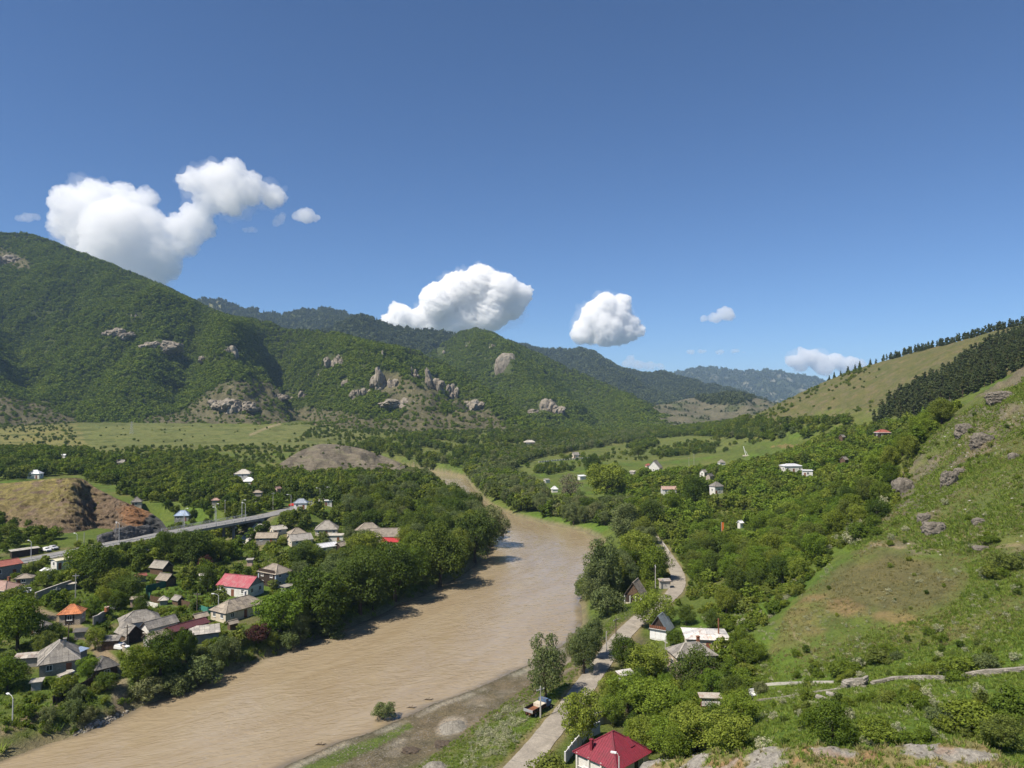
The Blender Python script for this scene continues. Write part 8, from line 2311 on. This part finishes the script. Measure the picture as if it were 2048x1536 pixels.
def cloud(label, balls, dist, mat, vox, amp, seed, flat=1.0, depth=.8, part=None):
    bm = bmesh.new()
    mpp = dist / F
    c0 = at(np.mean([b[0] for b in balls]), np.mean([b[1] for b in balls]), dist)
    rr = random.Random(seed)
    for (px, py, r) in balls:
        c = at(px, py, dist) - c0
        M = Matrix.Translation((c[0], c[1] + rr.uniform(-.4, .4) * r * mpp, c[2])) @ Matrix.Diagonal((r * mpp, r * mpp * depth, r * mpp * flat, 1))
        bmesh.ops.create_icosphere(bm, subdivisions=3, radius=1, matrix=M)
    me = bpy.data.meshes.new("cloud"); bm.to_mesh(me); bm.free()
    o = bpy.data.objects.new("cloud", me); COL.objects.link(o)
    md = o.modifiers.new("r", 'REMESH'); md.mode = 'VOXEL'; md.voxel_size = vox
    dg = bpy.context.evaluated_depsgraph_get(); dg.update()
    ev = o.evaluated_get(dg); m2 = bpy.data.meshes.new_from_object(ev)
    o.modifiers.clear()
    n = len(m2.vertices); co = np.empty(n * 3, np.float32); m2.vertices.foreach_get("co", co); co = co.reshape(-1, 3).astype(float)
    no = np.empty(n * 3, np.float32); m2.vertices.foreach_get("normal", no); no = no.reshape(-1, 3)
    s = amp * 3.2
    b1 = 1 - np.abs(noise3(co / s, seed)) * 2; b2 = 1 - np.abs(noise3(co / s * 2.3, seed + 3)) * 2; b3 = 1 - np.abs(noise3(co / s * 5.1, seed + 6)) * 2
    big = fbm3(co / (s * 3), 2, seed + 11)
    b4 = 1 - np.abs(noise3(co / s * 9.5, seed + 8)) * 2
    d = amp * (.70 * b1 + .60 * b2 + .46 * b3 + .24 * b4 - .70 + 1.0 * big)
    co = co + no * d[:, None]
    m2.vertices.foreach_set("co", co.astype(np.float32).ravel()); m2.update()
    o.data = m2                                           # skin again, so that folded billows become one clean surface
    md = o.modifiers.new("r", 'REMESH'); md.mode = 'VOXEL'; md.voxel_size = vox * 1.05
    dg.update(); dg = bpy.context.evaluated_depsgraph_get(); m3 = bpy.data.meshes.new_from_object(o.evaluated_get(dg)); o.modifiers.clear()
    m3.materials.clear(); m3.materials.append(MATS[mat])
    o.data = m3; o.location = c0
    bpy.data.meshes.remove(m2); bpy.data.meshes.remove(me)
    if part is not None:                                  # torn outer veil of the same cloud
        o.name = "veil"; o.parent = part; o.location = c0 - np.array(part.location)
        return o
    tag(o, label, "cloud", "cumulus clouds in the blue sky")
    if mat != "cloud_thin" and len(balls) > 9:
        rv = random.Random(seed + 50)
        cloud(None, [(a + rv.uniform(-7, 7), b - 1 + rv.uniform(-5, 5), r * rv.uniform(.80, 1.25) + 1) for a, b, r in balls], dist, "cloud_veil", vox * 1.8, amp * 1.7, seed + 60, flat, depth, o)
    return o
cloud("big heart-shaped white cloud rising behind the left mountain", [(150, 412, 40), (190, 402, 42), (238, 396, 34), (285, 400, 24), (128, 450, 28), (180, 458, 58), (240, 462, 62), (298, 458, 38), (210, 515, 50), (270, 525, 52), (320, 502, 42), (330, 532, 30), (300, 555, 34), (250, 560, 40),
      (388, 366, 26), (430, 356, 36), (470, 350, 30), (502, 376, 30), (540, 390, 22), (460, 398, 34), (415, 402, 30), (390, 432, 32), (362, 462, 34), (402, 455, 22), (372, 490, 24), (560, 392, 13)], 7000, "cloud_mid", 9, 44, 801)
cloud("bright cumulus cloud standing over the central mountains", [(960, 568, 38), (920, 582, 38), (1000, 584, 36), (1035, 594, 24), (880, 606, 36), (930, 622, 42), (980, 618, 40), (1020, 612, 26), (860, 634, 30), (910, 646, 24), (950, 642, 26), (800, 636, 24), (778, 644, 16), (832, 644, 20), (790, 616, 10), (1055, 580, 9), (900, 655, 20), (860, 655, 18)], 9000, "cloud_thick", 8, 40, 802)
cloud("compact white cumulus cloud right of the bright central one", [(1210, 612, 26), (1190, 632, 30), (1235, 628, 28), (1245, 602, 13), (1180, 656, 30), (1215, 656, 34), (1250, 656, 30), (1160, 670, 18), (1275, 662, 14), (1200, 676, 15), (1232, 674, 14)], 9200, "cloud_thick", 8, 36, 803)
cloud("low flat cloud bank above the far mountains at right", [(1585, 722, 16), (1610, 714, 18), (1640, 722, 20), (1670, 722, 18), (1700, 728, 16), (1722, 728, 10), (1600, 732, 14), (1650, 736, 16), (1690, 738, 12), (1630, 703, 8), (1600, 700, 6)], 15500, "cloud_mid", 26, 50, 804, .8)
cloud("small puff right of the heart-shaped cloud", [(612, 430, 18), (630, 434, 9), (594, 432, 9)], 7000, "cloud_mid", 8, 18, 805, .8)
cloud("tiny shred of cloud left of the small puff", [(558, 438, 11), (566, 432, 7), (552, 446, 7)], 7000, "cloud_thin", 7, 16, 806)
cloud("faint wisp near the left picture edge", [(42, 437, 12), (58, 436, 13), (72, 435, 8)], 7000, "cloud_thin", 8, 18, 807, .6)
cloud("tiny wisp below the heart-shaped cloud's right lobe", [(492, 460, 8), (502, 459, 9), (510, 461, 5)], 7000, "cloud_thin", 6, 12, 808, .6)
cloud("small grey puff alone in the right sky", [(1448, 628, 16), (1430, 636, 11), (1462, 633, 9), (1408, 638, 6)], 9000, "cloud_mid", 10, 24, 809, .8)
cloud("low cloud shred over the blue ridge", [(1255, 728, 12), (1275, 730, 14), (1300, 732, 12), (1320, 734, 8), (1262, 716, 8)], 15500, "cloud_thin", 24, 44, 810, .6)
cloud("faint streak of cloud left of the flat cloud bank", [(1380, 704, 9), (1405, 702, 10), (1440, 704, 9), (1470, 702, 9), (1490, 704, 6)], 15500, "cloud_thin", 26, 40, 811, .45)
# ------------------------------------------------------------------ haze: the valley air
m = bpy.data.materials.new("haze"); m.use_nodes = True; nt = m.node_tree; nt.nodes.clear()
out = nd(nt, "ShaderNodeOutputMaterial"); v = nd(nt, "ShaderNodeVolumePrincipled")
v.inputs["Color"].default_value = (.48, .70, 1.0, 1); v.inputs["Density"].default_value = 5.4e-5; v.inputs["Anisotropy"].default_value = 0.0
nt.links.new(v.outputs[0], out.inputs["Volume"])
hz = MB().box(-9500, 9500, -400, 12500, -5.5, 700).build("haze", m)
tag(hz, "thin blue haze filling the valley air", "haze", kind="stuff")
